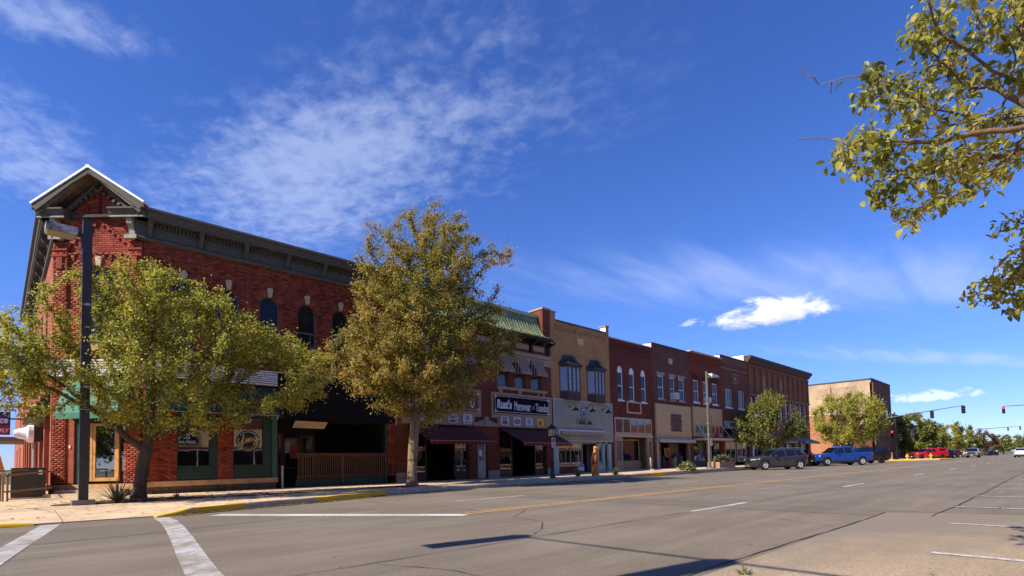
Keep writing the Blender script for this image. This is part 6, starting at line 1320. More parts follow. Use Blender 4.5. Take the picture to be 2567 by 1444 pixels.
def leaves(name, P, out, size, mat_, parent, rnd, seed, detail=False, droop=.35, jit=.25):
    """one small blade per point; blades hang outwards"""
    r = np.random.default_rng(seed); n = len(P); d = out*.6+r.normal(size=(n, 3))*.75; d[:, 2] -= droop; d /= np.linalg.norm(d, axis=1)[:, None]
    up = np.tile((-.45, -.1, 1.), (n, 1))+r.normal(size=(n, 3))*.6+out*.3; s = np.cross(up, d); s /= np.linalg.norm(s, axis=1)[:, None]+1e-9; nn = np.cross(d, s)
    L = size*r.uniform(1-jit*2., 1+jit*1.3, n); T, TF = (LEAF8, LEAF8F) if detail else (LEAF4, LEAF4F)
    wid = r.uniform(.75, 1.25, n); curl = r.uniform(.2, 2.2, n)
    vs = P[:, None, :]+L[:, None, None]*(T[None, :, 0, None]*d[:, None, :]+T[None, :, 1, None]*wid[:, None, None]*s[:, None, :]+T[None, :, 2, None]*curl[:, None, None]*nn[:, None, :]); k = len(T)
    if detail:
        tri = []; base = np.arange(n)*k
        Q = np.array([[0, 1, 6], [1, 2, 7], [1, 7, 6], [2, 3, 7], [0, 6, 5], [6, 7, 4], [6, 4, 5], [7, 3, 4]]); fs = (base[:, None, None]+Q[None]).reshape(-1, 3); rep = len(Q)
    else: fs = (np.arange(n)[:, None, None]*k+TF[None]).reshape(-1, 4); rep = len(TF)
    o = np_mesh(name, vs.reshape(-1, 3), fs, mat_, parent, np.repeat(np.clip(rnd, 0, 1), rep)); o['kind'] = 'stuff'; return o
def tree(name, label, base, lobes, leafm, barkm, nat=900, nleaf=26000, lsize=.085, step=.3, kill=.42, trunk=None, tip=.006, rmax=.16, seed=1, group=None, clump=.30, noise=.9, cut=.42, gold=None, infl=3., droop=.35, skip=0., shell=.35, extra=None):
    T = empty(name, base, 0, label, 'tree', group); tr_ = trunk or [(base[0], base[1], base[2]+h) for h in np.arange(-.1, 2.4, .3)]
    att = ellipsoid_pts(nat, lobes, seed, noise, cut, shell)
    if extra is not None: att = np.concatenate([att, extra])
    nodes, par = colonize(att, tr_, step, kill, infl, seed=seed); r, kids = branch_radii(nodes, par, tip, rmax=rmax)
    nt = len(tr_)
    # root flare
    rr = r.copy(); rr[0] = r[0]*1.55; rr[1] = r[1]*1.12
    branch_mesh('trunk', nodes, par, rr, barkm, T, .0)
    tw = np.where((r < tip*3.2) & (np.arange(len(nodes)) > nt))[0]; g = np.random.default_rng(seed+5); ctr = np.mean([l[0] for l in lobes], axis=0)
    if skip:
        bare = value_noise(nodes[tw], .55, seed+11) < skip; tw = tw[~bare]
    k = g.choice(tw, nleaf); P = nodes[k]+(nodes[par[k]]-nodes[k])*g.random(nleaf)[:, None]+g.normal(size=(nleaf, 3))*clump*g.random(nleaf)[:, None]
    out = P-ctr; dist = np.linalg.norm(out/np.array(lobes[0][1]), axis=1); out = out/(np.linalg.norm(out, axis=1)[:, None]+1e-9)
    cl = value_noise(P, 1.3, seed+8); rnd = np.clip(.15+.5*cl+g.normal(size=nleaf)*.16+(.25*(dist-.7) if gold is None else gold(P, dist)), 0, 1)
    leaves('crown', P, out, lsize, leafm, T, rnd, seed+3, droop=droop); return T
M_bark1 = mat('dark_bark', (.085, .065, .05), .95, var=.45, scale=9., bump=1., bscale=18., stretch=(1, 1, .25)); M_bark2 = mat('pale_furrowed_bark', (.20, .16, .115), .95, var=.5, scale=12., bump=1., bscale=16., stretch=(1, 1, .22))
M_twig = mat('brown_twig', (.13, .09, .065), .9, var=.35, scale=20.)
L_yg = leaf_mat('yellow_green_leaf', [(.12, .13, .024), (.24, .235, .04), (.38, .355, .062), (.52, .46, .09), (.62, .50, .12)], .52)
L_gold = leaf_mat('bronze_green_leaf', [(.085, .095, .022), (.19, .18, .036), (.33, .255, .053), (.48, .325, .08), (.58, .375, .125)], .50)
L_gr = leaf_mat('olive_leaf', [(.05, .07, .013), (.11, .13, .022), (.19, .19, .03), (.27, .24, .045), (.35, .27, .07)], .32)
L_red = leaf_mat('russet_leaf', [(.06, .04, .02), (.13, .07, .035), (.2, .10, .05), (.22, .14, .06)], .25)
L_near = leaf_mat('crabapple_leaf', [(.10, .12, .022), (.21, .22, .038), (.37, .34, .065), (.46, .42, .09), (.54, .42, .10)], .44, .5)
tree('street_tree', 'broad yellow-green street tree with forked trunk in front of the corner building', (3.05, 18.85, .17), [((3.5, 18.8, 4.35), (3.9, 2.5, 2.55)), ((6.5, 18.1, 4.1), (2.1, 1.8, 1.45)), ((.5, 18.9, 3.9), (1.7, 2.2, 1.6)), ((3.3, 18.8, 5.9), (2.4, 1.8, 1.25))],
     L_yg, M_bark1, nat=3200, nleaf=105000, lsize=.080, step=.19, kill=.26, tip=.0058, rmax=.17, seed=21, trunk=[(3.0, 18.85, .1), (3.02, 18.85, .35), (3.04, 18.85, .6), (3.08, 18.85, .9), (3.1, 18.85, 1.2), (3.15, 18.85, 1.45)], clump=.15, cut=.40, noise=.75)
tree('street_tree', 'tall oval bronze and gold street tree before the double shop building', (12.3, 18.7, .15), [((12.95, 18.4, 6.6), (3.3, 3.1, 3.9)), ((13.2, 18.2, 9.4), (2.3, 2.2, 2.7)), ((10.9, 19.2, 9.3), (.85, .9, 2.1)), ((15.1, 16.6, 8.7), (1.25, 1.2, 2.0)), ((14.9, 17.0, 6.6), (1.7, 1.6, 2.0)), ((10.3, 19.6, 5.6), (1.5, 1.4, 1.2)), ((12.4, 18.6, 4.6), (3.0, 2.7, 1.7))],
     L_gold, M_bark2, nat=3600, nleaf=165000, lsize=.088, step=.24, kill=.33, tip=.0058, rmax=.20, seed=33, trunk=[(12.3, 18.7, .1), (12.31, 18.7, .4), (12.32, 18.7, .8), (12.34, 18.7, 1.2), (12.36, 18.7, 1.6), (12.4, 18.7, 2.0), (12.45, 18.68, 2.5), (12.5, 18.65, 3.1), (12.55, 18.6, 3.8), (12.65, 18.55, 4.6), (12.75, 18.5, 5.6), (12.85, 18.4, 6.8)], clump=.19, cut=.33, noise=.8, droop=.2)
tree('street_tree', 'round olive street tree with bare grey twigs beside the dark grey car', (52.8, 19.9, .28), [((53.2, 19.8, 4.7), (3.2, 3.0, 2.6)), ((55.6, 18.8, 3.3), (2.8, 2., 1.7)), ((51.2, 20.4, 3.6), (1.8, 2., 1.5))], L_gr, M_bark2, nat=560, nleaf=24000, lsize=.17, step=.36, kill=.55, tip=.008, rmax=.17, seed=41, clump=.3, skip=.36, noise=.6)
tree('street_tree', 'wide bright olive tree at the far crossing above the blue pickup', (97.5, 23.6, .15), [((97.5, 23.4, 7.2), (5.4, 5.2, 4.3)), ((100.5, 21.8, 5.4), (3.4, 3.2, 2.4)), ((94.5, 25., 5.2), (3.2, 3, 2.3))], L_yg, M_bark1, nat=560, nleaf=30000, lsize=.27, step=.55, kill=.85, tip=.012, rmax=.26, seed=52, clump=.5, noise=.45)
far = [('dark green tree behind the traffic signal pole', (130, 20.2, .15), 4.9, 9.0, L_gr, 61), ('dull green tree over the red pickup far up the street', (147, 20.4, .15), 4.8, 8.4, L_gr, 62), ('olive tree above the parked cars far up the street', (182, 20, .15), 4.6, 9.4, L_yg, 63), ('green tree just left of the russet tree', (206, 20.5, .15), 4.4, 9.0, L_gr, 66), ('russet brown tree at the far end of the street', (245, 19, .15), 4.4, 9.2, L_red, 64), ('green tree behind the white car at the right edge', (300, 18, .15), 5.2, 8.8, L_gr, 65), ('dark tree at the street end beside the right edge', (360, 14, .1), 6.5, 11, L_gr, 67)]
for lb, b, rad, h, lm, sd in far:
    tree('far_tree', lb, b, [((b[0], b[1], h*.56), (rad, rad*.9, h*.44)), ((b[0]+1, b[1]-1, h*.4), (rad*.8, rad*.8, h*.25))], lm, M_bark1, nat=170, nleaf=9000, lsize=.40, step=.8, kill=1.2, tip=.03, rmax=.2, seed=sd, clump=.42, noise=.35, group='trees far up the street')
# near tree whose branches hang into the picture
def near_tree():
    def inside(poly, x, y):
        c = False; j = len(poly)-1
        for i in range(len(poly)):
            if (poly[i][1] > y) != (poly[j][1] > y) and x < (poly[j][0]-poly[i][0])*(y-poly[i][1])/(poly[j][1]-poly[i][1])+poly[i][0]: c = not c
            j = i
        return c
    poly1 = [(2380, -60), (2280, 30), (2250, 110), (2130, 170), (2120, 235), (2200, 280), (2090, 330), (2070, 430), (2170, 450), (2190, 560), (2300, 600), (2350, 540), (2430, 490), (2520, 470), (2640, 380), (2640, -60)]
    poly2 = [(2500, 520), (2640, 480), (2640, 830), (2530, 815), (2480, 770), (2400, 760), (2410, 700), (2480, 690)]
    r = np.random.default_rng(5); A = []
    while len(A) < 800:
        x, y = r.uniform(2060, 2640), r.uniform(-60, 830)
        k = 1 if inside(poly1, x, y) else (2 if inside(poly2, x, y) else 0)
        if not k: continue
        dep = r.uniform(4.0, 5.3) if k == 1 else r.uniform(4.6, 5.4); d = pray(x, y); A.append(np.array((d.x*dep, d.y*dep, CAM_H+d.z*dep)))
    # long bare tips at the left of the crown
    for (x, y, dep) in ((2010, 140, 4.3), (1995, 195, 4.3), (2040, 210, 4.35), (2080, 260, 4.4), (1975, 350, 4.2), (2020, 345, 4.25), (2060, 340, 4.3), (2250, 570, 4.4), (2235, 555, 4.4), (2310, 590, 4.4)):
        d = pray(x, y); A.append(np.array((d.x*dep, d.y*dep, CAM_H+d.z*dep)))
    vis = np.array(A)
    rest = ellipsoid_pts(330, [((4.6, -1.8, 4.9), (3.6, 2.6, 1.9)), ((1.2, .2, 4.9), (1.2, 1.0, .7))], 9, .9, .40)
    # keep the unseen part of the crown out of the view cone
    keep = []
    for p in rest:
        v = Vector((p[0], p[1], p[2]-CAM_H)); z = v.dot(_fw)
        if z > .3:
            x = PX+FPX*v.dot(_r2)/z; y = PY-FPX*v.dot(_u2)/z
            if -150 < x < 2600 and -150 < y < 1500: continue
        keep.append(p)
    att = np.concatenate([vis, np.array(keep)])
    base = (6.2, -1.9, .12); T = empty('near_tree', base, 0, 'crabapple tree with twigs and curled leaves hanging in at the upper right', 'tree')
    tr_ = [(6.2, -1.9, z) for z in (.0, .4, .8, 1.2, 1.6)]+[(6.22, -1.75, 2.1), (6.2, -1.4, 2.7), (6.15, -1.0, 3.2)]
    nodes, par = colonize(att, tr_, .085, .12, 3., 190, 4, (0, 0, .0)); r_, kids = branch_radii(nodes, par, .0036, 2.5, .13)
    branch_mesh('trunk', nodes, par, r_, M_twig, T)
    tw = np.where((r_ < .0092) & (np.arange(len(nodes)) > len(tr_)))[0]; g = np.random.default_rng(12)
    tipP = vis[-10:]; dmin = np.min(np.linalg.norm(nodes[tw][:, None, :]-tipP[None], axis=2), axis=1); tw = tw[dmin > .22]
    n = 17000; k = g.choice(tw, n); P = nodes[k]+(nodes[par[k]]-nodes[k])*g.random(n)[:, None]+g.normal(size=(n, 3))*.035
    out = g.normal(size=(n, 3))*.6; out[:, 2] -= .25; cl = value_noise(P, 2.2, 71); rnd = np.clip(.05+.62*cl+g.normal(size=n)*.2, 0, 1)
    leaves('foliage', P, out, .066, L_near, T, rnd, 15, detail=True, droop=.45, jit=.35)
    for q in range(9):                          # small red fruit
        i = int(g.choice(tw)); p = nodes[i]; mb = MB(); mb.ball((p[0], p[1], p[2]-.035), .009, 8); mb.tube([tuple(p), (p[0], p[1], p[2]-.028)], .0015, 4); mb.build('fruit', mat('red_fruit', (.35, .04, .02), .4), T, smooth=60)
near_tree()
# far line of trees closing the horizon
def treeline():
    n = 9000; g = np.random.default_rng(3); x = g.uniform(380, 700, n); y = g.uniform(-60, 330, n); h = 5+5*value_noise(np.stack([x*.05, y*.05, x*0], 1), 1., 5); P = np.stack([x, y, h*g.random(n)**.6], 1); o = leaves('distant_trees', P, g.normal(size=(n, 3)), 2.2, L_gr, None, g.random(n)*.6, 5); tag(o, 'hazy line of distant trees closing the end of the street', 'trees', kind='stuff')
treeline()
# ------------------------------------------------------------------ street furniture
M_bronze = mat('dark_bronze_pole', (.030, .027, .025), .5, var=.2, scale=3.); M_gpole = mat('grey_green_pole', (.085, .09, .08), .55, var=.15); M_steel = mat('galvanised_steel', (.42, .43, .44), .45, .5, var=.15)
def sheared_box(mb, x0, x1, y0, y1, z0, z1): mb.box(x0, x1, y0, y1, z0, z1)
def lamp_left():
    x, y, z = 1.66, 17.98, .15; L = empty('street_lamp', (x, y, z), 0, 'tall dark square street lamp with peeling box head at the corner', 'street lamp')
    mb = MB(); mb.box(x-.10, x+.10, y-.10, y+.10, .16, 7.74); mb.build('pole', M_bronze, L); mb = MB(); mb.box(x-.24, x+.24, y-.22, y+.22, .14, .28); mb.build('base_cover', mat('grey_base_cover', (.15, .15, .155), .6), L); mb = MB(); mb.box(x-.11, x+.11, y-.11, y+.11, 7.742, 7.76); mb.build('cap', M_bronze, L)
    mb = MB(); mb.box(x-.24, x-.10, y-.05, y+.05, 7.28, 7.38); mb.box(x-.13, x-.10, y-.09, y+.09, 7.0, 7.36); mb.build('arm', M_bronze, L)
    mb = MB(); h = [(x-.86, y-.26), (x-.22, y-.26), (x-.22, y+.26), (x-.86, y+.26)]; hb = [(a+(x-.54-a)*.14, b+(y-b)*.14) for a, b in h]
    mb.add([(a, b, 7.22) for a, b in hb]+[(a, b, 7.27) for a, b in h]+[(a, b, 7.43) for a, b in h], [(0, 1, 5, 4), (1, 2, 6, 5), (2, 3, 7, 6), (3, 0, 4, 7), (4, 5, 9, 8), (5, 6, 10, 9), (6, 7, 11, 10), (7, 4, 8, 11), (8, 9, 10, 11)]); hd = mb.build('lamp_head', worn_mat('peeling_lamp_paint', (.50, .48, .44), (.09, .085, .08), .47, 5.), L)
    mb = MB(); mb.quad(*[(a, b, 7.215) for a, b in hb]); mb.build('lens', mat('yellowed_lens', (.35, .30, .16), .3), hd)
    for zz in (5.45, 3.72, 3.58, 3.44, 3.24, 2.65): mb = MB(); mb.box(x-.106, x+.106, y-.106, y+.106, zz, zz+.018); mb.build('strap', M_steel, L)
    for zz in (5.42, 3.22): mb = MB(); mb.box(x-.02, x+.06, y-.16, y-.107, zz, zz+.07); mb.build('bracket', M_steel, L)
lamp_left()
def no_parking(par, cx, y, z0, z1, w=.30):
    mb = MB(); mb.box(cx-w/2, cx+w/2, y, y+.012, z0, z1); s = mb.build('no_parking_sign', mat('sign_white_face', (.62, .62, .62), .5), par); M_r = mat('sign_red_ink', (.42, .015, .02), .5); h = z1-z0
    lettering('P', cx, y-.006, z0+h*.72, .2, mat('sign_black_ink', (.02, .02, .02), .5), s, bold=.008, width=w*.28, height=h*.24); c = (cx, z0+h*.72); mb = MB(); R = w*.36
    mb.tube([(c[0]+R*cos(2*pi*k/24), y-.010, c[1]+R*sin(2*pi*k/24)) for k in range(25)], .014, 5); mb.tube([(c[0]-R*.7, y-.010, c[1]+R*.7), (c[0]+R*.7, y-.010, c[1]-R*.7)], .013, 5); mb.build('prohibition_ring', M_r, s)
    for k, (ww, zz) in enumerate(((.8, .36), (.66, .26), (.78, .14))): mb = MB(); mb.box(cx-w*ww/2, cx+w*ww/2, y-.004, y-.0005, z0+h*zz-.012, z0+h*zz+.014); mb.build('sign_text_line', M_r, s)
def lamp_right():
    x, y, z = 38.35, 18.5, .28; L = empty('street_lamp', (x, y, z), 0, 'grey square street lamp with white head and a sign beside the wooden planter', 'street lamp')
    mb = MB(); mb.box(x-.075, x+.075, y-.075, y+.075, z, 7.55); mb.build('pole', M_gpole, L); mb = MB(); mb.box(x-.24, x+.24, y-.24, y+.24, z-.02, z+.06); mb.build('base', M_gpole, L); mb = MB(); mb.box(x+.13, x+.42, y-.05, y+.05, 7.22, 7.32); mb.build('arm', M_gpole, L)
    mb = MB(); mb.prism([(x+.40, y-.25, 7.18), (x+1.5, y-.25, 7.22), (x+1.5, y-.25, 7.34), (x+.40, y-.25, 7.42)], (0, .5, 0)); hd = mb.build('lamp_head', worn_mat('lamp_white', (.62, .62, .60), (.2, .2, .2), .30, 6.), L); mb = MB(); mb.box(x+1.502, x+1.85, y-.18, y+.18, 7.18, 7.36); mb.build('photocell_end', M_gpole, hd)
    no_parking(L, x+.12, y-.16, 1.95, 2.5, .34); mb = MB()
    for zz in (5.1, 3.6, 2.8): mb.box(x-.10, x+.10, y-.10, y+.10, zz, zz+.03)
    mb.box(x+.10, x+.30, y-.05, y+.05, 5.08, 5.16); mb.build('bands', M_steel, L)
    mb = MB(); mb.tube([(x+.17, y-.15, 3.0), (x+.19, y-.16, 3.6), (x+.17, y-.15, 4.2)], .03, 6); mb.build('rolled_cord', mat('cord_black', (.02, .02, .02), .7), L)
lamp_right()
def lantern():
    x, y, z = 20.95, 18.68, .15; L = empty('lantern_post', (x, y, z), 0, 'short black lantern post carrying a no parking sign before the dark sign board', 'street lamp')
    mb = MB(); mb.lathe([(.17, 0), (.17, .05), (.12, .1), (.085, .3), (.075, .9), (.06, 1.0), (.055, 2.0), (.075, 2.05), (.06, 2.1), (.12, 2.16), (.06, 2.18)], (x, y, z), 14); mb.build('post', BLACK(), L, smooth=35)
    zb = 2.33; n = 6; mb = MB()
    lo, hi = [(x+.13*cos(2*pi*k/n), y+.13*sin(2*pi*k/n), zb) for k in range(n)], [(x+.22*cos(2*pi*k/n), y+.22*sin(2*pi*k/n), zb+.40) for k in range(n)]
    for k in range(n): mb.tube([lo[k], hi[k]], .014, 5)
    for ring in (lo, hi):
        for k in range(n): mb.tube([ring[k], ring[(k+1) % n]], .016, 5)
    fr_ = mb.build('lantern_frame', BLACK(), L); g = MB()
    for k in range(n): g.quad(lo[k], lo[(k+1) % n], hi[(k+1) % n], hi[k])
    g.build('lantern_glass', mat('frosted_lantern', (.38, .36, .33), .35, var=.1), fr_); r = MB(); r.lathe([(.28, zb+.40), (.25, zb+.46), (.15, zb+.56), (.06, zb+.60), (.05, zb+.66), (.0, zb+.70)], (x, y, 0), 6); r.lathe([(.28, zb+.40), (.0, zb+.41)], (x, y, 0), 6); r.build('lantern_roof', BLACK(), fr_)
    no_parking(L, x+.02, y-.10, 1.74, 2.26, .30)
lantern()
def signal_head(par, x, y, z, face, lit=None, name='signal_head'):
    """three-section head; face = unit vector the lenses look along"""
    a = atan2(face[1], face[0]); M = Matrix.Translation((x, y, z)) @ Matrix.Rotation(a, 4, 'Z'); mb = MB(); mb.box(-.10, .10, -.19, .19, -.56, .56); h = mb.xf(M).build(name, BLACK(), par)
    for k, (c, nm) in enumerate((((.5, .02, .02), 'red'), ((.3, .2, .02), 'amber'), ((.02, .22, .08), 'green'))):
        zz = .36-.36*k; m = mat('lens_%s_lit' % nm, c, .3, emit=(1, .03, .04, 3.5)) if lit == k else mat('lens_%s_off' % nm, tuple(v*.12 for v in c), .25)
        mb = MB(); mb.lathe([(0, .118), (.12, .115), (.135, .102)], (0, 0, zz), 14, 'x'); mb.xf(M).build('lens', m, h); mb = MB(); mb.tube([(.10, 0, zz), (.30, 0, zz)], .15, 12, cap=False); mb.xf(M).build('visor', BLACK(), h)
    return h
def mast(name, label, px_, py_, ztop, z0, yend, zend, heads, X=None, face=(1, 0), stub=1.2, group=None, r=.14):
    T = empty(name, (px_, py_, .1), 0, label, 'traffic signal', group); M_p = mat('dark_green_pole', (.030, .036, .034), .45)
    mb = MB(); mb.tube([(px_, py_, .1), (px_, py_, ztop)], [r, r*.75], 12); mb.build('pole', M_p, T); mb = MB(); mb.tube([(px_, py_, .1), (px_, py_, .25), (px_, py_, .5)], [r*2, r*1.7, r*1.05], 12); mb.build('base', M_p, T)
    s = 1 if py_ > yend else -1; mb = MB(); mb.tube([(px_, py_+stub*s, z0-.1), (px_, py_, z0), (px_, yend, zend)], [r*.6, r*.75, r*.38], 10); mb.build('mast_arm', M_p, T)
    for (y, lit, f) in heads:
        t = (y-py_)/(yend-py_); za = z0+(zend-z0)*t; signal_head(T, px_+.02, y, za-.62, f, lit); mb = MB(); mb.tube([(px_, y, za), (px_, y, za-.1)], .04, 6); mb.build('hanger', M_p, T)
    return T
T = mast('traffic_signal', 'traffic signal with long arm at the far crossing beside the yellow hydrant', 101.5, 18.45, 7.6, 6.9, 10.0, 7.95, [(13.8, None, (.9, -.4)), (10.15, None, (.85, -.5))], stub=1.0)
signal_head(T, 101.0, 18.75, 4.15, (-1, 0), 0); signal_head(T, 101.7, 18.0, 3.6, (0, -1), None)
mb = MB(); mb.box(101.3, 101.7, 15.2, 16.6, 7.06, 7.30); mb.build('street_name_plate', mat('plate_dark', (.05, .06, .06), .5), T)
mast('traffic_signal', 'traffic signal reaching in from the right edge with a red light showing', 118, -1.5, 8.6, 8.45, 6.7, 8.45, [(6.75, 0, (-1, 0))])
mast('traffic_signal', 'small distant traffic signal arm at the end of the street', 230, 19.3, 9., 8.5, 9.5, 8.9, [(12.4, None, (1, 0)), (9.6, None, (1, 0))], r=.17)
mast('traffic_signal', 'signal arm left of the camera whose shadow lies across the road', -1.6, -2.6, 6.6, 6.05, 6.78, 6.15, [(6.70, None, (1, -.2)), (3.75, None, (1, -.2))], r=.06)
def hydrant(x, y, label):
    H = empty('fire_hydrant', (x, y, .16), 0, label, 'fire hydrant', 'yellow fire hydrants at the far corner'); m = mat('hydrant_yellow', (.70, .40, .03), .45); mb = MB(); mb.lathe([(.19, 0), (.19, .05), (.13, .06), (.12, .55), (.17, .56), (.17, .60), (.14, .62), (.13, .72), (.07, .80), (.03, .82), (.03, .88), (0, .88)], (x, y, .16), 14); mb.build('barrel', m, H, smooth=35)
    for d in ((0, -1), (-1, 0), (0, 1)): mb = MB(); mb.tube([(x, y, .62), (x+d[0]*.24, y+d[1]*.24, .62)], .07, 10); mb.build('outlet', m, H)
hydrant(102.6, 17.3, 'yellow fire hydrant at the foot of the far signal pole'); hydrant(111.5, 15.6, 'yellow fire hydrant in front of the red pickup')
def bin_(x, y, z, label):
    B = empty('litter_bin', (x, y, z), 0, label, 'litter bin', 'litter bins along the pavement'); m = mat('pink_aggregate', (.40, .29, .24), .9, var=.2, scale=30.); mb = MB(); mb.box(x-.33, x+.33, y-.33, y+.33, z, z+1.0); mb.build('body', m, B); mb = MB(); mb.box(x-.36, x+.36, y-.36, y+.36, z+1.002, z+1.12); mb.build('lid', m, B); mb = MB(); mb.box(x-.2, x+.2, y-.335, y-.331, z+.72, z+.9); mb.build('slot', M_dark, B)
bin_(99.6, 18.95, .16, 'pinkish square litter bin left of the far signal pole'); bin_(172, 19.6, .16, 'pinkish square litter bin far up the street')
def eagle():
    x, y, z = 23.98, 18.2, .18; E = empty('eagle_carving', (x, y, z), 0, 'chainsaw-carved wooden eagle perched on an orange log', 'wood carving'); m = mat('oiled_orange_wood', (.55, .21, .045), .55, var=.45, scale=9., bump=.6, bscale=30., stretch=(1, 1, .4)); md = mat('dark_oiled_wood', (.26, .09, .03), .6, var=.4, scale=14., bump=.6, bscale=40.)
    def ring_body(prof, mat_, name, n=14, lean=(0, 0)):
        mb = MB(); vs = []
        for i, (r0, r1, h) in enumerate(prof):
            for k in range(n): t = 2*pi*k/n; j = 1+.06*sin(3*t+i)+random.uniform(-.03, .03); vs.append((x+lean[0]*h+r0*j*cos(t), y+lean[1]*h+r1*j*sin(t), z+h))
        mb.add(vs, [(i*n+k, i*n+(k+1) % n, (i+1)*n+(k+1) % n, (i+1)*n+k) for i in range(len(prof)-1) for k in range(n)]+[tuple(range((len(prof)-1)*n, len(prof)*n))]); return mb.build(name, mat_, E, smooth=55)
    ring_body([(.21, .21, 0), (.20, .20, .15), (.18, .18, .35), (.19, .19, .5), (.20, .20, .62), (.16, .16, .66)], m, 'log'); ring_body([(.05, .05, .62), (.13, .13, .70), (.19, .17, .90), (.20, .18, 1.10), (.17, .15, 1.26), (.10, .10, 1.38), (.095, .10, 1.48), (.10, .11, 1.56), (.07, .08, 1.64), (.01, .01, 1.67)], m, 'body', lean=(.02, 0))
    for sg in (-1, 1):
        mb = MB(); pts = [(x+sg*.10, y-.12, z+1.30), (x+sg*.22, y-.06, z+1.22), (x+sg*.245, y+.02, z+.95), (x+sg*.16, y+.08, z+.55), (x+sg*.10, y+.06, z+.50), (x+sg*.15, y-.08, z+.8)]; mb.prism(pts, (sg*.04, .06, 0)); mb.build('wing', md, E)
        for k in range(5): mb = MB(); mb.prism([(x+sg*(.255), y-.07+.02*k, z+1.18-.13*k), (x+sg*.285, y-.03+.02*k, z+1.0-.13*k), (x+sg*.25, y+.01+.02*k, z+.98-.13*k)], (sg*.012, .03, 0)); mb.build('feather', md, E)
        mb = MB(); mb.ball((x+.055*sg+.03, y-.095, z+1.57), .012, 8); mb.build('eye', M_dark, E)
    mb = MB(); mb.tube([(x+.03, y-.09, z+1.55), (x+.035, y-.17, z+1.54), (x+.035, y-.20, z+1.48)], [.035, .03, .006], 8); mb.build('beak', mat('beak_yellow', (.5, .28, .05), .5), E); mb = MB(); mb.prism([(x-.08, y+.08, z+.62), (x+.10, y+.08, z+.62), (x+.13, y+.16, z+.32), (x-.1, y+.16, z+.32)], (0, .03, 0)); mb.build('tail', md, E)
    for sg in (-1, 1): mb = MB(); mb.tube([(x+sg*.07, y-.08, z+.78), (x+sg*.07, y-.13, z+.68), (x+sg*.08, y-.17, z+.62)], [.05, .03, .015], 8); mb.build('talon', md, E)
eagle()
Y_ = empty('yard_sign', (23.2, 18.6, .18), 0, 'little white and blue yard sign on wire legs beside the eagle carving', 'sign'); mb = MB(); mb.box(22.95, 23.5, 18.6, 18.612, .48, .84); pn = mb.build('panel', mat('sign_white_face', (.62, .62, .62), .5), Y_); mb = MB(); mb.box(22.96, 23.49, 18.594, 18.5995, .68, .83); mb.build('blue_band', mat('sign_sky_blue', (.12, .28, .45), .5), pn)
for xx in (23.05, 23.4): mb = MB(); mb.tube([(xx, 18.606, .16), (xx, 18.606, .48)], .005, 4); mb.build('wire_leg', M_steel, Y_)
mb = MB(); mb.tube([(33.1, 20.3, .25), (33.1, 20.3, 1.15)], .05, 10); mb.lathe([(.0, .0), (.28, .0), (.26, .06), (.07, .1), (.05, .12)], (33.1, 20.3, .25), 14); tag(mb.build('stanchion', mat('white_pipe', (.45, .45, .43), .6), None, smooth=40), 'white post on a round foot outside the beige panelled shop', 'post')
# planting
def blades(name, label, x, y, z, n, L, w, m, spread, group=None, upright=.5, cat='plant', bend=.5):
    g = np.random.default_rng(int(x*100)+n); V_, F_, R_ = [], [], []; b = 0
    for k in range(n):
        a = g.uniform(0, 2*pi); t = g.uniform(.1, 1)*spread; ln = L*g.uniform(.65, 1.1); d = np.array((cos(a)*sin(t), sin(a)*sin(t), cos(t))); s = np.array((-sin(a), cos(a), 0)); p = np.array((x, y, z))+np.array((cos(a), sin(a), 0))*g.uniform(0, .06)
        for j in range(4):
            u = j/3; c = p+d*ln*u+np.array((0, 0, -1))*ln*bend*.35*u*u*sin(t); ww = w*(1-u**1.5)+.0015; V_ += [c-s*ww/2, c+s*ww/2]
        for j in range(3): F_.append((b+2*j, b+2*j+2, b+2*j+3, b+2*j+1)); R_.append(g.random())
        b += 8
    P = empty(name, (x, y, z), 0, label, cat, group); np_mesh('blades', np.array(V_), np.array(F_), m, P, np.array(R_)); return P
L_yuc = leaf_mat('yucca_leaf', [(.03, .055, .025), (.06, .09, .035), (.11, .13, .05), (.2, .17, .07)], .15); L_grs = leaf_mat('clump_leaf', [(.06, .08, .02), (.13, .15, .035), (.22, .21, .06), (.3, .24, .09)], .25)
blades('yucca_plant', 'spiky dark green yucca at the foot of the yellow-green tree', 2.42, 18.2, .18, 90, .72, .035, L_yuc, 1.35, bend=.25); blades('bed_weed', 'low green weed at the right of the forked tree trunk', 3.85, 18.3, .18, 40, .22, .03, L_grs, 1.3)
blades('grass_clump', 'pale ornamental grass clump left of the eagle carving', 22.6, 18.35, .18, 260, .55, .012, L_grs, 1.1, 'ornamental grass clumps by the eagle'); blades('grass_clump', 'pale ornamental grass clump right of the eagle carving', 25.6, 18.0, .18, 240, .48, .012, L_grs, 1.15, 'ornamental grass clumps by the eagle')
blades('road_weed', 'tiny green weed growing from the road joint at the bottom edge', 4.92, 2.08, .0, 26, .10, .016, L_grs, 1.4)
def leafy(name, label, x, y, z, rx, ry, h, n, size, m, cat='plant', parent=None):
    P_ = parent or empty(name, (x, y, z), 0, label, cat); g = np.random.default_rng(int(x*10)); d = g.normal(size=(n, 3)); d /= np.linalg.norm(d, axis=1)[:, None]; d[:, 2] = np.abs(d[:, 2]); P = np.array((x, y, z))+d*np.array((rx, ry, h))*(g.random(n)**.4)[:, None]; leaves('foliage', P, d, size, m, P_, g.random(n), 4, droop=.1); return P_
leafy('hosta_clump', 'leafy clump with pale flower tips on the pavement edge before the beige panel', 33.7, 17.9, .25, .75, .5, .55, 520, .2, L_grs)
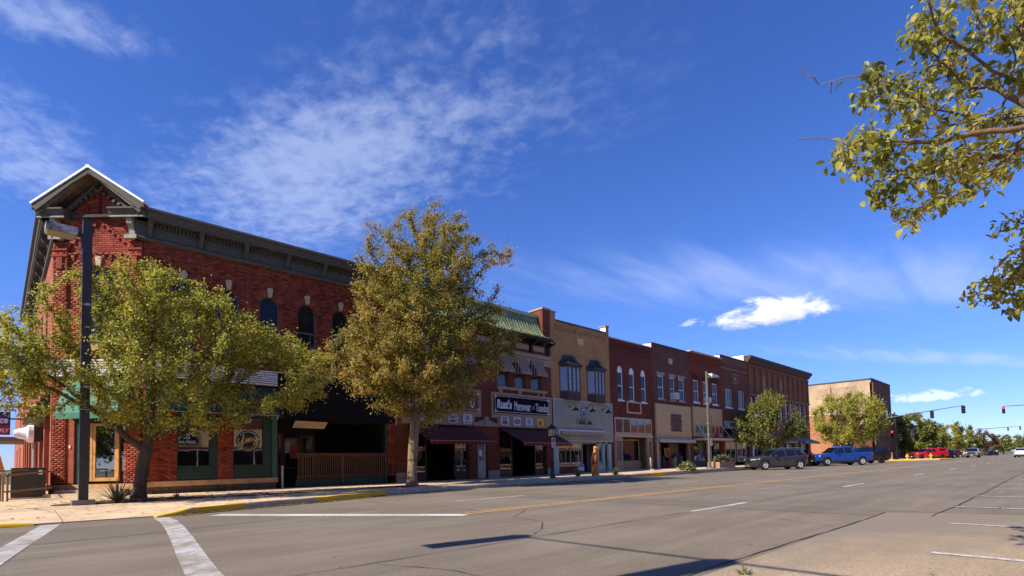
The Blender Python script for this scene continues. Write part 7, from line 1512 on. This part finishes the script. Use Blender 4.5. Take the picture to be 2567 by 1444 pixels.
def planter():
    x0, x1, y0, y1, z0, z1 = 38.9, 41.6, 18.0, 18.95, .27, .72; P = empty('wooden_planter', ((x0+x1)/2, y0, z0), 0, 'long board-sided planter box beside the right-hand lamp pole', 'planter'); m = mat('weathered_planter_boards', (.30, .22, .155), .85, var=.25, scale=5.)
    k = 0; x = x0
    while x < x1-.01: mb = MB(); mb.box(x+.006, min(x+.21, x1)-.006, y0+.004*(k % 2), y0+.04, z0, z1); mb.build('board', m, P); x += .21; k += 1
    y = y0+.04
    while y < y1-.01: mb = MB(); mb.box(x0+.004*(k % 2), x0+.04, y+.006, min(y+.21, y1)-.006, z0, z1); mb.build('board', m, P); y += .21; k += 1
    mb = MB(); mb.box(x0+.045, x1, y0+.045, y1, z0, z1-.08); mb.build('soil_fill', M_mulch, P); leafy('', '', (x0+x1)/2, (y0+y1)/2, z1-.1, 1.25, .45, .62, 900, .17, L_grs, parent=P)
planter()
mb = MB()
for k in range(26): q = random.uniform(.035, .10); mb.ball((random.uniform(22, 26.3), random.uniform(17.65, 18.6), .17), (q, q*random.uniform(.6, 1), q*.5), 6)
o = mb.build('edging_stones', M_lime, None, smooth=60); tag(o, 'pale pebbles scattered round the eagle carving', 'stones', kind='stuff')
# ------------------------------------------------------------------ vehicles
M_tyre = mat('tyre_rubber', (.012, .012, .012), .85, var=.2); M_rim = mat('bright_alloy', (.62, .63, .64), .32, .35, var=.05); M_rimd = mat('dark_alloy', (.05, .05, .055), .35, .7, var=.05); M_trim = mat('black_plastic_trim', (.010, .010, .011), .6, var=.1); M_chrome = mat('chrome', (.75, .76, .78), .12, 1., var=0)
G_car = glass_mat('car_glass', (.006, .007, .008), .02, spec=.8); M_hl = mat('headlight_glass', (.62, .64, .66), .12, .3, var=0, spec=.8); M_tail = mat('tail_light', (.30, .01, .015), .2, var=0); M_amber = mat('amber_light', (.6, .18, .02), .25, var=0)
def car_parts(K):
    """returns the pieces of a vehicle in local coordinates (x forward, z up) as [(name, MB, material key, parent name, smooth)]"""
    out = []
    hw = K['w']/2; st = K['st']                      # stations: x, zbottom, zshoulder, ztop, width factor
    n = 9; V_ = []; b = MB()
    for (x, zb, zs, zt, wf) in st:
        w = hw*wf; zm = zb+(zs-zb)*.5
        half = [(0, zb), (w*.86, zb), (w*.955, zb+.10), (w*.99, zm), (w*1.0, zs-.16), (w*.975, zs-.05), (w*.91, zs), (w*.55, zt), (0, zt+.012)]
        V_ += [(x, y, z) for y, z in half]+[(x, -y, z) for y, z in half[-2:0:-1]]
    m = 2*n-2
    b.add(V_, [(i*m+k, (i+1)*m+k, (i+1)*m+(k+1) % m, i*m+(k+1) % m) for i in range(len(st)-1) for k in range(m)]+[tuple(range(m)), tuple(range((len(st)-1)*m, len(st)*m))[::-1]])
    out.append(('body', b, 'paint', None, 32))
    # cabin: stations x, zbelt, zroof, half width belt, half width roof, tag of the interval that follows
    cs = K['cab']; nr = 6; rings = []
    for (x, zb, zr, wb, wr, *_t) in cs:
        h = zr-zb; wi = wb+(wr-wb)*.86; rings.append([(x, wb, zb), (x, wb+(wr-wb)*.80, zb+h*.80), (x, wr, zb+h*.91), (x, wr*.88, zr-h*.01), (x, wr*.45, zr+.015*min(1, h*3)), (x, 0, zr+.022*min(1, h*3))])
    shell, ws, rw, side = MB(), MB(), MB(), {}
    for i in range(len(cs)-1):
        tg = cs[i][5]
        for sg in (1, -1):
            A = [(x, y*sg, z) for x, y, z in rings[i]]; B = [(x, y*sg, z) for x, y, z in rings[i+1]]
            for k in range(nr-1):
                q = (A[k], B[k], B[k+1], A[k+1])
                if k == 0 and tg.startswith('g'): side.setdefault((tg, sg), MB()).quad(*q)
                elif k >= 2 and tg.endswith('w'): ws.quad(*q)
                elif k >= 2 and tg.endswith('r'): rw.quad(*q)
                else: shell.quad(*q)
    out.append(('cabin', shell, 'paint', None, 40)); out.append(('windshield', ws, 'glass', None, 40))
    if rw.f: out.append(('rear_window', rw, 'glass', None, 40))
    for (tg, sg), mb in side.items(): out.append(('side_window', mb, 'glass', None, 40))
    # bumper, grille, lights, mirrors, handles
    xf = st[0][0]; xr = st[-1][0]; zf = st[0]
    g = MB(); g.box(xf-.02, xf+.03, -hw*K.get('gw', .5), hw*K.get('gw', .5), K['gz'][0], K['gz'][1]); out.append(('grille', g, 'trim', None, None))
    for k in range(3): g = MB(); zz = K['gz'][0]+(K['gz'][1]-K['gz'][0])*(k+.5)/3; g.box(xf+.03, xf+.045, -hw*.45, hw*.45, zz-.012, zz+.012); out.append(('grille_bar', g, 'chrome' if K.get('chrome') else 'trim', 'grille', None))
    g = MB(); q = K.get('bw', .9); g.prism([(xf+.04, -hw*q*.6, K['bz'][0]), (xf+.04, hw*q*.6, K['bz'][0]), (xf-.16, hw*q, K['bz'][0]), (xf-.16, -hw*q, K['bz'][0])], (0, 0, K['bz'][1]-K['bz'][0])); out.append(('front_bumper', g, 'chrome' if K.get('chrome') else ('paint' if K.get('bp') else 'trim'), None, None))
    g = MB(); g.box(xr-.04, xr+.08, -hw*K.get('bw', .9)*.88, hw*K.get('bw', .9)*.88, K['bz'][0]+.02, K['bz'][1]+.05); out.append(('rear_bumper', g, 'trim', None, None))
    g = MB(); g.box(xf+.05, xf+.058, -.15, .15, K['bz'][0]+.02, K['bz'][0]+.16); out.append(('number_plate', g, 'plate', None, None))
    for sg in (1, -1):
        z0, z1 = K['hz']; a = K.get('hx', .42)
        g = MB(); g.prism([(xf+.012, sg*hw*K.get('gw', .5), z0+.03), (xf-.09, sg*hw*.80, z0+.04), (xf-.09, sg*hw*.80, z1-.02), (xf+.006, sg*hw*K.get('gw', .5), z1-.05)], (-.03, 0, 0)); g.prism([(xf-.12, sg*hw*K.get('hw0', .955), z0+.04), (xf-a, sg*hw*.97, z0+.10), (xf-a, sg*hw*.97, z1+.01), (xf-.12, sg*hw*K.get('hw0', .95), z1-.04)], (0, sg*.012, 0)); out.append(('headlight', g, 'hl', None, None))
        z0, z1 = K['tz']; g = MB(); g.box(xr-.0, xr+.22, sg*hw*K.get('tw', .80), sg*hw*K.get('tw1', .99), z0, z1); out.append(('taillight', g, 'tail', None, None))
        mx, mz = K['mir']; g = MB(); g.ball((mx, sg*(hw+.12), mz), (.07, .12, .09), 10); g.tube([(mx, sg*hw*.93, mz-.05), (mx, sg*(hw+.05), mz-.02)], .025, 6); out.append(('mirror', g, K.get('mc', 'trim'), None, 50))
        for hx in K['doors']: g = MB(); g.box(hx-.09, hx+.09, sg*(hw*.995), sg*(hw*.995+.03), K['hndz'], K['hndz']+.03); out.append(('door_handle', g, K.get('hc', 'chrome'), None, None))
        for dx in K['seams']: g = MB(); g.box(dx-.006, dx+.006, sg*hw*.94, sg*hw*1.0015, K['seamz'][0], K['seamz'][1]); out.append(('door_gap', g, 'trim', None, None))
        g = MB(); g.box(K['ax'][1]+K['wr']+.12, K['ax'][0]-K['wr']-.12, sg*hw*.93, sg*hw*.992, K['sill']-.09, K['sill']+.03); out.append(('sill_trim', g, 'trim', None, None))
        if K.get('rail'): g = MB(); g.tube([(K['rail'][0], sg*K['rail'][2], K['rail'][3]-.05), (K['rail'][0]-.2, sg*K['rail'][2], K['rail'][3]), (K['rail'][1]+.2, sg*K['rail'][2], K['rail'][3]), (K['rail'][1], sg*K['rail'][2], K['rail'][3]-.06)], .02, 6); out.append(('roof_rail', g, 'chrome', None, None))
    return out
def wheel_parts(r, w, kind):
    t = MB(); t.lathe([(r*.62, -w/2), (r*.9, -w/2), (r*.985, -w*.38), (r, 0), (r*.985, w*.38), (r*.9, w/2), (r*.62, w/2)], (0, 0, 0), 26, 'y')
    rm = MB(); R = r*.64; rm.lathe([(R, -w*.46), (R*.97, -w*.46), (R*.9, -w*.36), (R*.9, w*.3), (R*.97, w*.46), (R, w*.46)], (0, 0, 0), 24, 'y')
    ns = {'five': 5, 'many': 10, 'six': 6}[kind]; dk = MB(); dk.lathe([(0, 0), (R*.92, 0), (R*.92, .02), (0, .02)], (0, 0, 0), 20, 'y')
    for s in (1,):
        for k in range(ns):
            a = 2*pi*k/ns; wd = (.5 if ns == 5 else .26 if ns == 10 else .42); c0, c1 = a-wd*.5, a+wd*.22
            for sd in (1, -1):
                yy = sd*w*.40; pts = [(R*.16*cos(a-.7), yy, R*.16*sin(a-.7)), (R*.93*cos(c0), yy, R*.93*sin(c0)), (R*.93*cos(c1), yy, R*.93*sin(c1)), (R*.16*cos(a+.7), yy, R*.16*sin(a+.7))]; rm.prism(pts, (0, -sd*.03, 0))
    rm.lathe([(0, w*.44), (R*.2, w*.44), (R*.22, w*.36)], (0, 0, 0), 12, 'y'); rm.lathe([(0, -w*.44), (R*.2, -w*.44), (R*.22, -w*.36)], (0, 0, 0), 12, 'y'); return t, rm, dk
def vehicle(name, label, K, loc, heading, paint, cat, rim=M_rim, spokes='five', extra=None, group=None):
    MK = {'paint': paint, 'glass': G_car, 'trim': M_trim, 'chrome': M_chrome, 'hl': M_hl, 'tail': M_tail, 'plate': mat('plate_face', (.5, .5, .48), .5)}
    Mw = Matrix.Translation(loc) @ Matrix.Rotation(heading, 4, 'Z'); T = empty(name, loc, heading, label, cat, group); done = {}
    for nm, mb, mk, par, sm in car_parts(K)+(extra(K) if extra else []):
        o = mb.xf(Mw).build(nm, MK.get(mk, None) or mk, done.get(par, T) if par else T, smooth=sm); done.setdefault(nm, o)
    # wheel arches cut out of the body
    body = done['body']; cut = MB()
    for ax in K['ax']:
        for sg in (1, -1): c = MB(); c.lathe([(0, -.2), (K['wr']+.07, -.2), (K['wr']+.07, .2), (0, .2)], (ax, sg*(K['w']/2-.06), K['wr']+.02), 28, 'y'); cut.v, cut.f, cut.m = cut.v+c.v, cut.f+[tuple(i+len(cut.v) for i in f) for f in c.f], cut.m+c.m
    co = cut.xf(Mw).build('cutter', M_trim); bpy.context.view_layer.update()
    bmm = bmesh.new(); bmm.from_mesh(co.data); bmesh.ops.remove_doubles(bmm, verts=bmm.verts, dist=1e-4); bmesh.ops.recalc_face_normals(bmm, faces=bmm.faces); bmm.to_mesh(co.data); bmm.free()
    bmm = bmesh.new(); bmm.from_mesh(body.data); bmesh.ops.remove_doubles(bmm, verts=bmm.verts, dist=1e-4); bmesh.ops.recalc_face_normals(bmm, faces=bmm.faces); bmm.to_mesh(body.data); bmm.free()
    md = body.modifiers.new('arch', 'BOOLEAN'); md.operation = 'DIFFERENCE'; md.object = co; md.solver = 'EXACT'; bpy.context.view_layer.update()
    me = bpy.data.meshes.new_from_object(body.evaluated_get(bpy.context.evaluated_depsgraph_get())); body.modifiers.clear(); body.data = me; me.materials.clear(); me.materials.append(paint); me.polygons.foreach_set('use_smooth', [True]*len(me.polygons)); me.set_sharp_from_angle(angle=radians(32)); bpy.data.objects.remove(co)
    u = MB(); u.box(K['st'][-1][0]+.15, K['st'][0][0]-.15, -K['w']/2*.72, K['w']/2*.72, K['sill']-.12, K['sill']+.25); u.xf(Mw).build('underbody', M_trim, T)
    t, rm, dk = wheel_parts(K['wr'], K['ww'], spokes); tm = rmm = None
    for ax in K['ax']:
        for sg in (1, -1):
            W_ = empty('wheel', (0, 0, 0)); W_.parent = T; W_.matrix_parent_inverse = T.matrix_world.inverted(); P = Mw @ Matrix.Translation((ax, sg*(K['w']/2-K['ww']/2-.02), K['wr']+.005)) @ Matrix.Rotation(.3*ax, 4, 'Y')
            W_.matrix_world = P; W_.matrix_basis = P
            for nm, mbx, mm in (('tyre', t, M_tyre), ('rim', rm, rim), ('brake_disc', dk, M_trim)):
                me_ = MATS.get(('wm', nm, K['wr'], spokes, mm.name))
                if me_ is None: o = mbx.build(nm, mm, None, smooth=35); MATS[('wm', nm, K['wr'], spokes, mm.name)] = o.data
                else: o = bpy.data.objects.new(nm, me_); COL.objects.link(o)
                o.parent = W_
    return T
SUV = dict(hw0=.82, tw=.62, tw1=.86, bw=.84, w=1.90, wr=.37, ww=.25, ax=(1.42, -1.41), sill=.30, gz=(.52, .86), bz=(.26, .48), bp=True, gw=.38, hz=(.74, .90), hx=.48, tz=(.98, 1.12), mir=(.62, 1.08), doors=(-.15, -1.02), hndz=.94, hc='chrome', seams=(.72, -.28, -1.2), seamz=(.36, 1.02), rail=(.25, -1.75, .62, 1.71), mc='paint',
    st=[(2.30, .38, .74, .78, .46), (2.24, .27, .84, .88, .70), (2.05, .22, .95, 1.00, .92), (1.42, .22, 1.01, 1.09, .99), (.95, .22, 1.03, 1.10, 1.0), (.2, .22, 1.03, 1.05, 1.0), (-.7, .22, 1.06, 1.08, 1.0), (-1.4, .22, 1.13, 1.15, 1.0), (-1.85, .26, 1.16, 1.18, .96), (-2.10, .32, 1.14, 1.16, .86), (-2.24, .42, 1.05, 1.07, .70)],
    cab=[(1.12, 1.03, 1.07, .86, .80, 'pw'), (.78, 1.03, 1.27, .87, .76, 'g1w'), (.32, 1.04, 1.55, .88, .70, 'g1'), (.02, 1.05, 1.63, .88, .69, 'g1'), (-.26, 1.055, 1.66, .88, .685, 'p'), (-.36, 1.06, 1.665, .88, .685, 'g2'), (-1.12, 1.10, 1.65, .88, .67, 'p'), (-1.2, 1.12, 1.645, .88, .67, 'g3'), (-1.55, 1.24, 1.60, .87, .66, 'p'), (-1.70, 1.20, 1.57, .86, .64, 'pr'), (-2.12, 1.14, 1.22, .78, .58, 'p'), (-2.17, 1.12, 1.16, .76, .56, 'p')])
PK = dict(w=2.02, wr=.41, ww=.28, ax=(1.95, -1.73), sill=.42, gz=(.72, 1.10), bz=(.42, .70), bp=False, gw=.62, hz=(.84, 1.10), hx=.30, tz=(.92, 1.24), mir=(.95, 1.32), doors=(.20, -.72), hndz=1.10, hc='paint', seams=(1.12, .05, -.92, -1.02), seamz=(.46, 1.2),
    st=[(2.92, .50, 1.06, 1.10, .80), (2.84, .42, 1.14, 1.18, .93), (2.3, .38, 1.18, 1.24, .985), (1.4, .36, 1.20, 1.27, 1.0), (1.0, .36, 1.20, 1.24, 1.0), (-.9, .36, 1.22, 1.24, 1.0), (-1.0, .36, 1.30, 1.30, 1.0), (-1.9, .38, 1.31, 1.31, 1.0), (-2.75, .46, 1.32, 1.32, 1.0), (-2.88, .52, 1.31, 1.31, .98)],
    cab=[(1.42, 1.22, 1.25, .88, .80, 'pw'), (1.10, 1.22, 1.48, .90, .78, 'g1w'), (.68, 1.22, 1.82, .91, .74, 'g1'), (.40, 1.23, 1.90, .91, .73, 'g1'), (.10, 1.23, 1.92, .91, .73, 'p'), (.0, 1.23, 1.92, .91, .73, 'g2'), (-.72, 1.24, 1.91, .91, .73, 'p'), (-.88, 1.25, 1.88, .91, .72, 'pr'), (-1.0, 1.27, 1.30, .90, .72, 'p')])
SED = dict(w=1.84, wr=.33, ww=.22, ax=(1.42, -1.38), sill=.22, gz=(.45, .66), bz=(.2, .42), bp=True, gw=.4, hz=(.6, .76), hx=.45, tz=(.72, .9), mir=(.6, .98), doors=(-.1, -.95), hndz=.82, hc='paint', seams=(.75, -.22, -1.1), seamz=(.3, .88), mc='paint',
    st=[(2.36, .30, .62, .66, .66), (2.26, .2, .72, .76, .86), (1.9, .17, .80, .86, .97), (1.0, .17, .88, .96, 1.), (.2, .17, .9, .93, 1.), (-1.2, .17, .93, .96, 1.), (-1.9, .2, .95, .99, .97), (-2.3, .28, .92, .95, .88), (-2.40, .36, .84, .86, .8)],
    cab=[(1.1, .92, .95, .84, .76, 'pw'), (.75, .92, 1.12, .84, .70, 'g1w'), (.25, .92, 1.38, .84, .62, 'g1'), (-.15, .93, 1.45, .84, .6, 'g1'), (-.3, .93, 1.46, .84, .6, 'p'), (-.38, .93, 1.46, .84, .6, 'g2'), (-1.0, .94, 1.40, .84, .6, 'g2'), (-1.25, .95, 1.32, .83, .6, 'pr'), (-1.85, .95, 1.02, .8, .66, 'p'), (-1.95, .95, .98, .8, .66, 'p')])
def bed_liner(K):
    mb = MB(); hw = K['w']/2; mb.box(-2.78, -1.06, -hw*.80, hw*.80, 1.325, 1.34); return [('bed_cover', mb, 'trim', None, None)]
def topper(mk):
    def f(K):
        mb = MB(); hw = K['w']/2*.96; P = [(-1.03, 1.32, 1.86), (-2.72, 1.32, 1.86), (-2.86, 1.32, 1.50)]
        vs = []
        for x, zb, zt in ((-1.03, 1.325, 1.88), (-2.60, 1.325, 1.88), (-2.86, 1.325, 1.40)): vs += [(x, hw, zb), (x, hw*.86, zt), (x, -hw*.86, zt), (x, -hw, zb)]
        mb.add(vs, [(4*i+k, 4*i+4+k, 4*i+5+k, 4*i+1+k) for i in range(2) for k in range(3)]+[(0, 1, 2, 3), (8, 11, 10, 9)]); w = []
        for sg in (1, -1): g = MB(); g.quad((-1.2, sg*hw*.972, 1.45), (-2.45, sg*hw*.972, 1.45), (-2.45, sg*hw*.915, 1.76), (-1.2, sg*hw*.915, 1.76)); w.append(('topper_window', g, 'glass', 'bed_topper', None))
        return [('bed_topper', mb, mk, None, None)]+w
    return f
def park(front_left_wheel, ang, K):               # position so that the front-left wheel touches the given road point
    h = Vector((-cos(ang), sin(ang))); l = Vector((-h.y, h.x)); c = Vector(front_left_wheel)-h*K['ax'][0]-l*(K['w']/2-K['ww']/2-.02); return (c.x, c.y, 0.004), atan2(h.y, h.x)
A40 = radians(40)
loc, hd = park((43.25, 16.42), A40, SUV); vehicle('parked_car', 'dark grey crossover with bright alloy wheels parked nose-in at the kerb', SUV, loc, hd, paint_mat('graphite_paint', (.045, .055, .078), .5, .25), 'car', M_rim, 'six')
loc, hd = park((59.6, 16.62), A40, PK); vehicle('pickup_truck', 'bright blue crew-cab pickup parked nose-in beyond the dark grey car', PK, loc, hd, paint_mat('bright_blue_paint', (.004, .06, .40), .25, .25), 'pickup', M_rim, 'many', bed_liner)
fp_ = lambda px_, Y: fp(px_, 1150, Y)[0]
loc, hd = park((fp_(2208, 14.9)-3.3*cos(A40), 14.9+3.68*sin(A40)), A40, PK); vehicle('pickup_truck', 'black pickup with a bed topper half hidden behind the blue pickup', PK, loc, hd, paint_mat('black_car_paint', (.006, .007, .009), .2, .22), 'pickup', M_rimd, 'six', topper('paint'))
vehicle('pickup_truck', 'white pickup cab showing between the dark grey car and the blue pickup', PK, (86.5, 27.2, .0), radians(-90), paint_mat('white_car_paint', (.70, .70, .70), .0, .25), 'pickup', M_rim, 'six', bed_liner)
loc, hd = park((fp_(2310, 17.0), 17.0), A40, PK); vehicle('pickup_truck', 'red pickup with white-topped bed cap parked beyond the hydrants', PK, loc, hd, paint_mat('red_car_paint', (.42, .008, .010), .1, .25), 'pickup', M_rimd, 'six', topper(paint_mat('red_car_paint', (.42, .008, .010), .1, .25)))
loc, hd = park((136.5, 17.6), A40, SUV); vehicle('parked_car', 'dark purple-grey crossover parked right of the red pickup', SUV, loc, hd, paint_mat('plum_paint', (.03, .022, .035), .4, .3), 'car', M_rim, 'six')
loc, hd = park((143.5, 17.4), A40, SUV); vehicle('parked_car', 'maroon crossover squeezed between two parked cars far up the street', SUV, loc, hd, paint_mat('maroon_paint', (.12, .008, .012), .3, .3), 'car', M_rim, 'five')
loc, hd = park((150.5, 17.3), A40, SED); vehicle('parked_car', 'pale parked sedan behind the oncoming silver pickup', SED, loc, hd, paint_mat('white_car_paint', (.70, .70, .70), .0, .25), 'car', M_rim, 'five')
PKC = dict(PK); PKC['chrome'] = True
vehicle('pickup_truck', 'silver pickup with chrome bumper driving towards the camera', PKC, (141, 13.0, .0), radians(181), paint_mat('silver_paint', (.34, .36, .39), .6, .28), 'pickup', M_rim, 'six', bed_liner)
vehicle('parked_car', 'low black car at the far end of the street below the trees', SED, (205, 15.2, .0), radians(150), paint_mat('black_car_paint', (.006, .007, .009), .2, .22), 'car', M_rimd, 'five')
vehicle('driving_car', 'white car cut off by the right picture edge', SUV, (133, 5.4, .0), radians(-8), paint_mat('white_car_paint', (.70, .70, .70), .0, .25), 'car', M_rim, 'five')
# shops across the street, behind the camera: seen mirrored in the windows
def opposite():
    OW = Wall((0, -7.4), (-1, 0), (0, 1)); specs = [(-22, -2.2, 8.4, (.20, .07, .05)), (-2, 9.6, 7.6, (.24, .15, .09)), (9.8, 20.5, 8.8, (.16, .045, .035)), (20.7, 33, 7.8, (.28, .2, .13)), (33.2, 52, 8.6, (.18, .07, .05)), (52.2, 80, 8.0, (.22, .12, .08)), (98, 128, 8.4, (.2, .08, .05)), (128.2, 170, 7.4, (.26, .17, .11)), (170.2, 260, 8., (.2, .1, .07))]
    names = ['brown brick shop behind the camera across the cross street', 'tan brick shop just behind the camera', 'red brick shop with cream sign band mirrored in the corner windows', 'buff shop across the street opposite the tile-roof building', 'brown shop across the street opposite the dark brick shops', 'long brown shop across the street near the far end', 'red-brown shop across the street past the far crossing', 'buff shop range across the street past the far crossing', 'brown shop range across the street at its far end']
    for (a, b, h, c), lb in zip(specs, names):
        B = empty('opposite_shop', ((a+b)/2, -8, .1), 0, lb, 'building', 'shops across the street behind the camera'); m = brick_mat('opposite_brick_%d' % int(a+50), c, tuple(v*1.25 for v in c), tuple(v*.8 for v in c)); up = [(-a-2.2-2.6*k, -a-1.1-2.6*k, 5.2, 7.) for k in range(int((b-a-1)/2.6))]; lo = [(-b+.6, -a-.6, .6, 2.7)]
        mb = MB(); wall_holes(mb, OW, -b, -a, .0, h, up+lo); mb.build('street_wall', m, B); mb = MB(); mb.box(a, b, -7.65, -22, 0, h-.1); mb.build('core', m, B)
        for q in up: window(OW, *q, B, M_wwhite, d=-.12, glass=G_win)
        for q in lo: window(OW, *q, B, M_wwhite, d=-.12, sash=False, mull=3, fw=.1, glass=G_dark)
        wbox('sign_band', OW, -b+.2, -a-.2, .0, .15, 2.9, 4.5, mat('cream_sign_band', (.56, .44, .26), .7), B)
        if a == 9.8:
            sb = wbox('sign_board', OW, -12.75, -10.6, .151, .2, 3.05, 4.25, mat('sign_black_face', (.010, .011, .017), .45), B); M_l = mat('sign_white_letters', (.62, .62, .64), .6, var=.04)
            lettering('EL CEN', 11.35, -7.4+.21, 3.85, .6, M_l, sb, bold=.02, normal='+y', width=1.55, height=.55); lettering('PERFUME & C', 11.6, -7.4+.21, 3.3, .4, M_l, sb, bold=.01, normal='+y', width=1.9, height=.26)
    mb = MB(); mb.prism([(-22, -7.4, 0), (-22, -3.3, 0), (80, -3.3, 0), (80, -7.4, 0)], (0, 0, .15)); mb.build('near_pavement', M_side)['kind'] = 'structure'
opposite()
def across():
    B = empty('corner_shop', (-20, 30, .1), 0, 'brick corner shop across the cross street, mirrored in the corner door', 'building'); W_ = Wall((-15.5, 23.), (0, 1), (1, 0)); m = brick_mat('across_brick', (.2, .07, .05), (.25, .1, .07), (.2, .13, .1)); hs = [(1.2+3*k, 3.2+3*k, .8, 2.8) for k in range(6)]+[(1.5+3*k, 2.8+3*k, 4.6, 6.4) for k in range(6)]
    mb = MB(); wall_holes(mb, W_, 0, 20, 0, 7.6, hs); mb.build('side_wall', m, B); mb = MB(); mb.box(-38, -15.75, 23.1, 43, 0, 7.5); mb.build('core', m, B)
    for q in hs: window(W_, *q, B, M_wwhite, d=-.12, glass=G_dark)
    for lb, b, sd in (('green street tree across the cross street', (-17.5, 19.2, .1), 81), ('olive street tree further left across the cross street', (-27, 19.4, .1), 82)):
        tree('street_tree', lb, b, [((b[0], b[1], 4.6), (3.4, 2.8, 2.8))], L_gr, M_bark1, nat=220, nleaf=9000, lsize=.2, step=.5, kill=.7, tip=.012, rmax=.16, seed=sd, clump=.4, noise=.6, group='trees outside the picture at the left')
across()
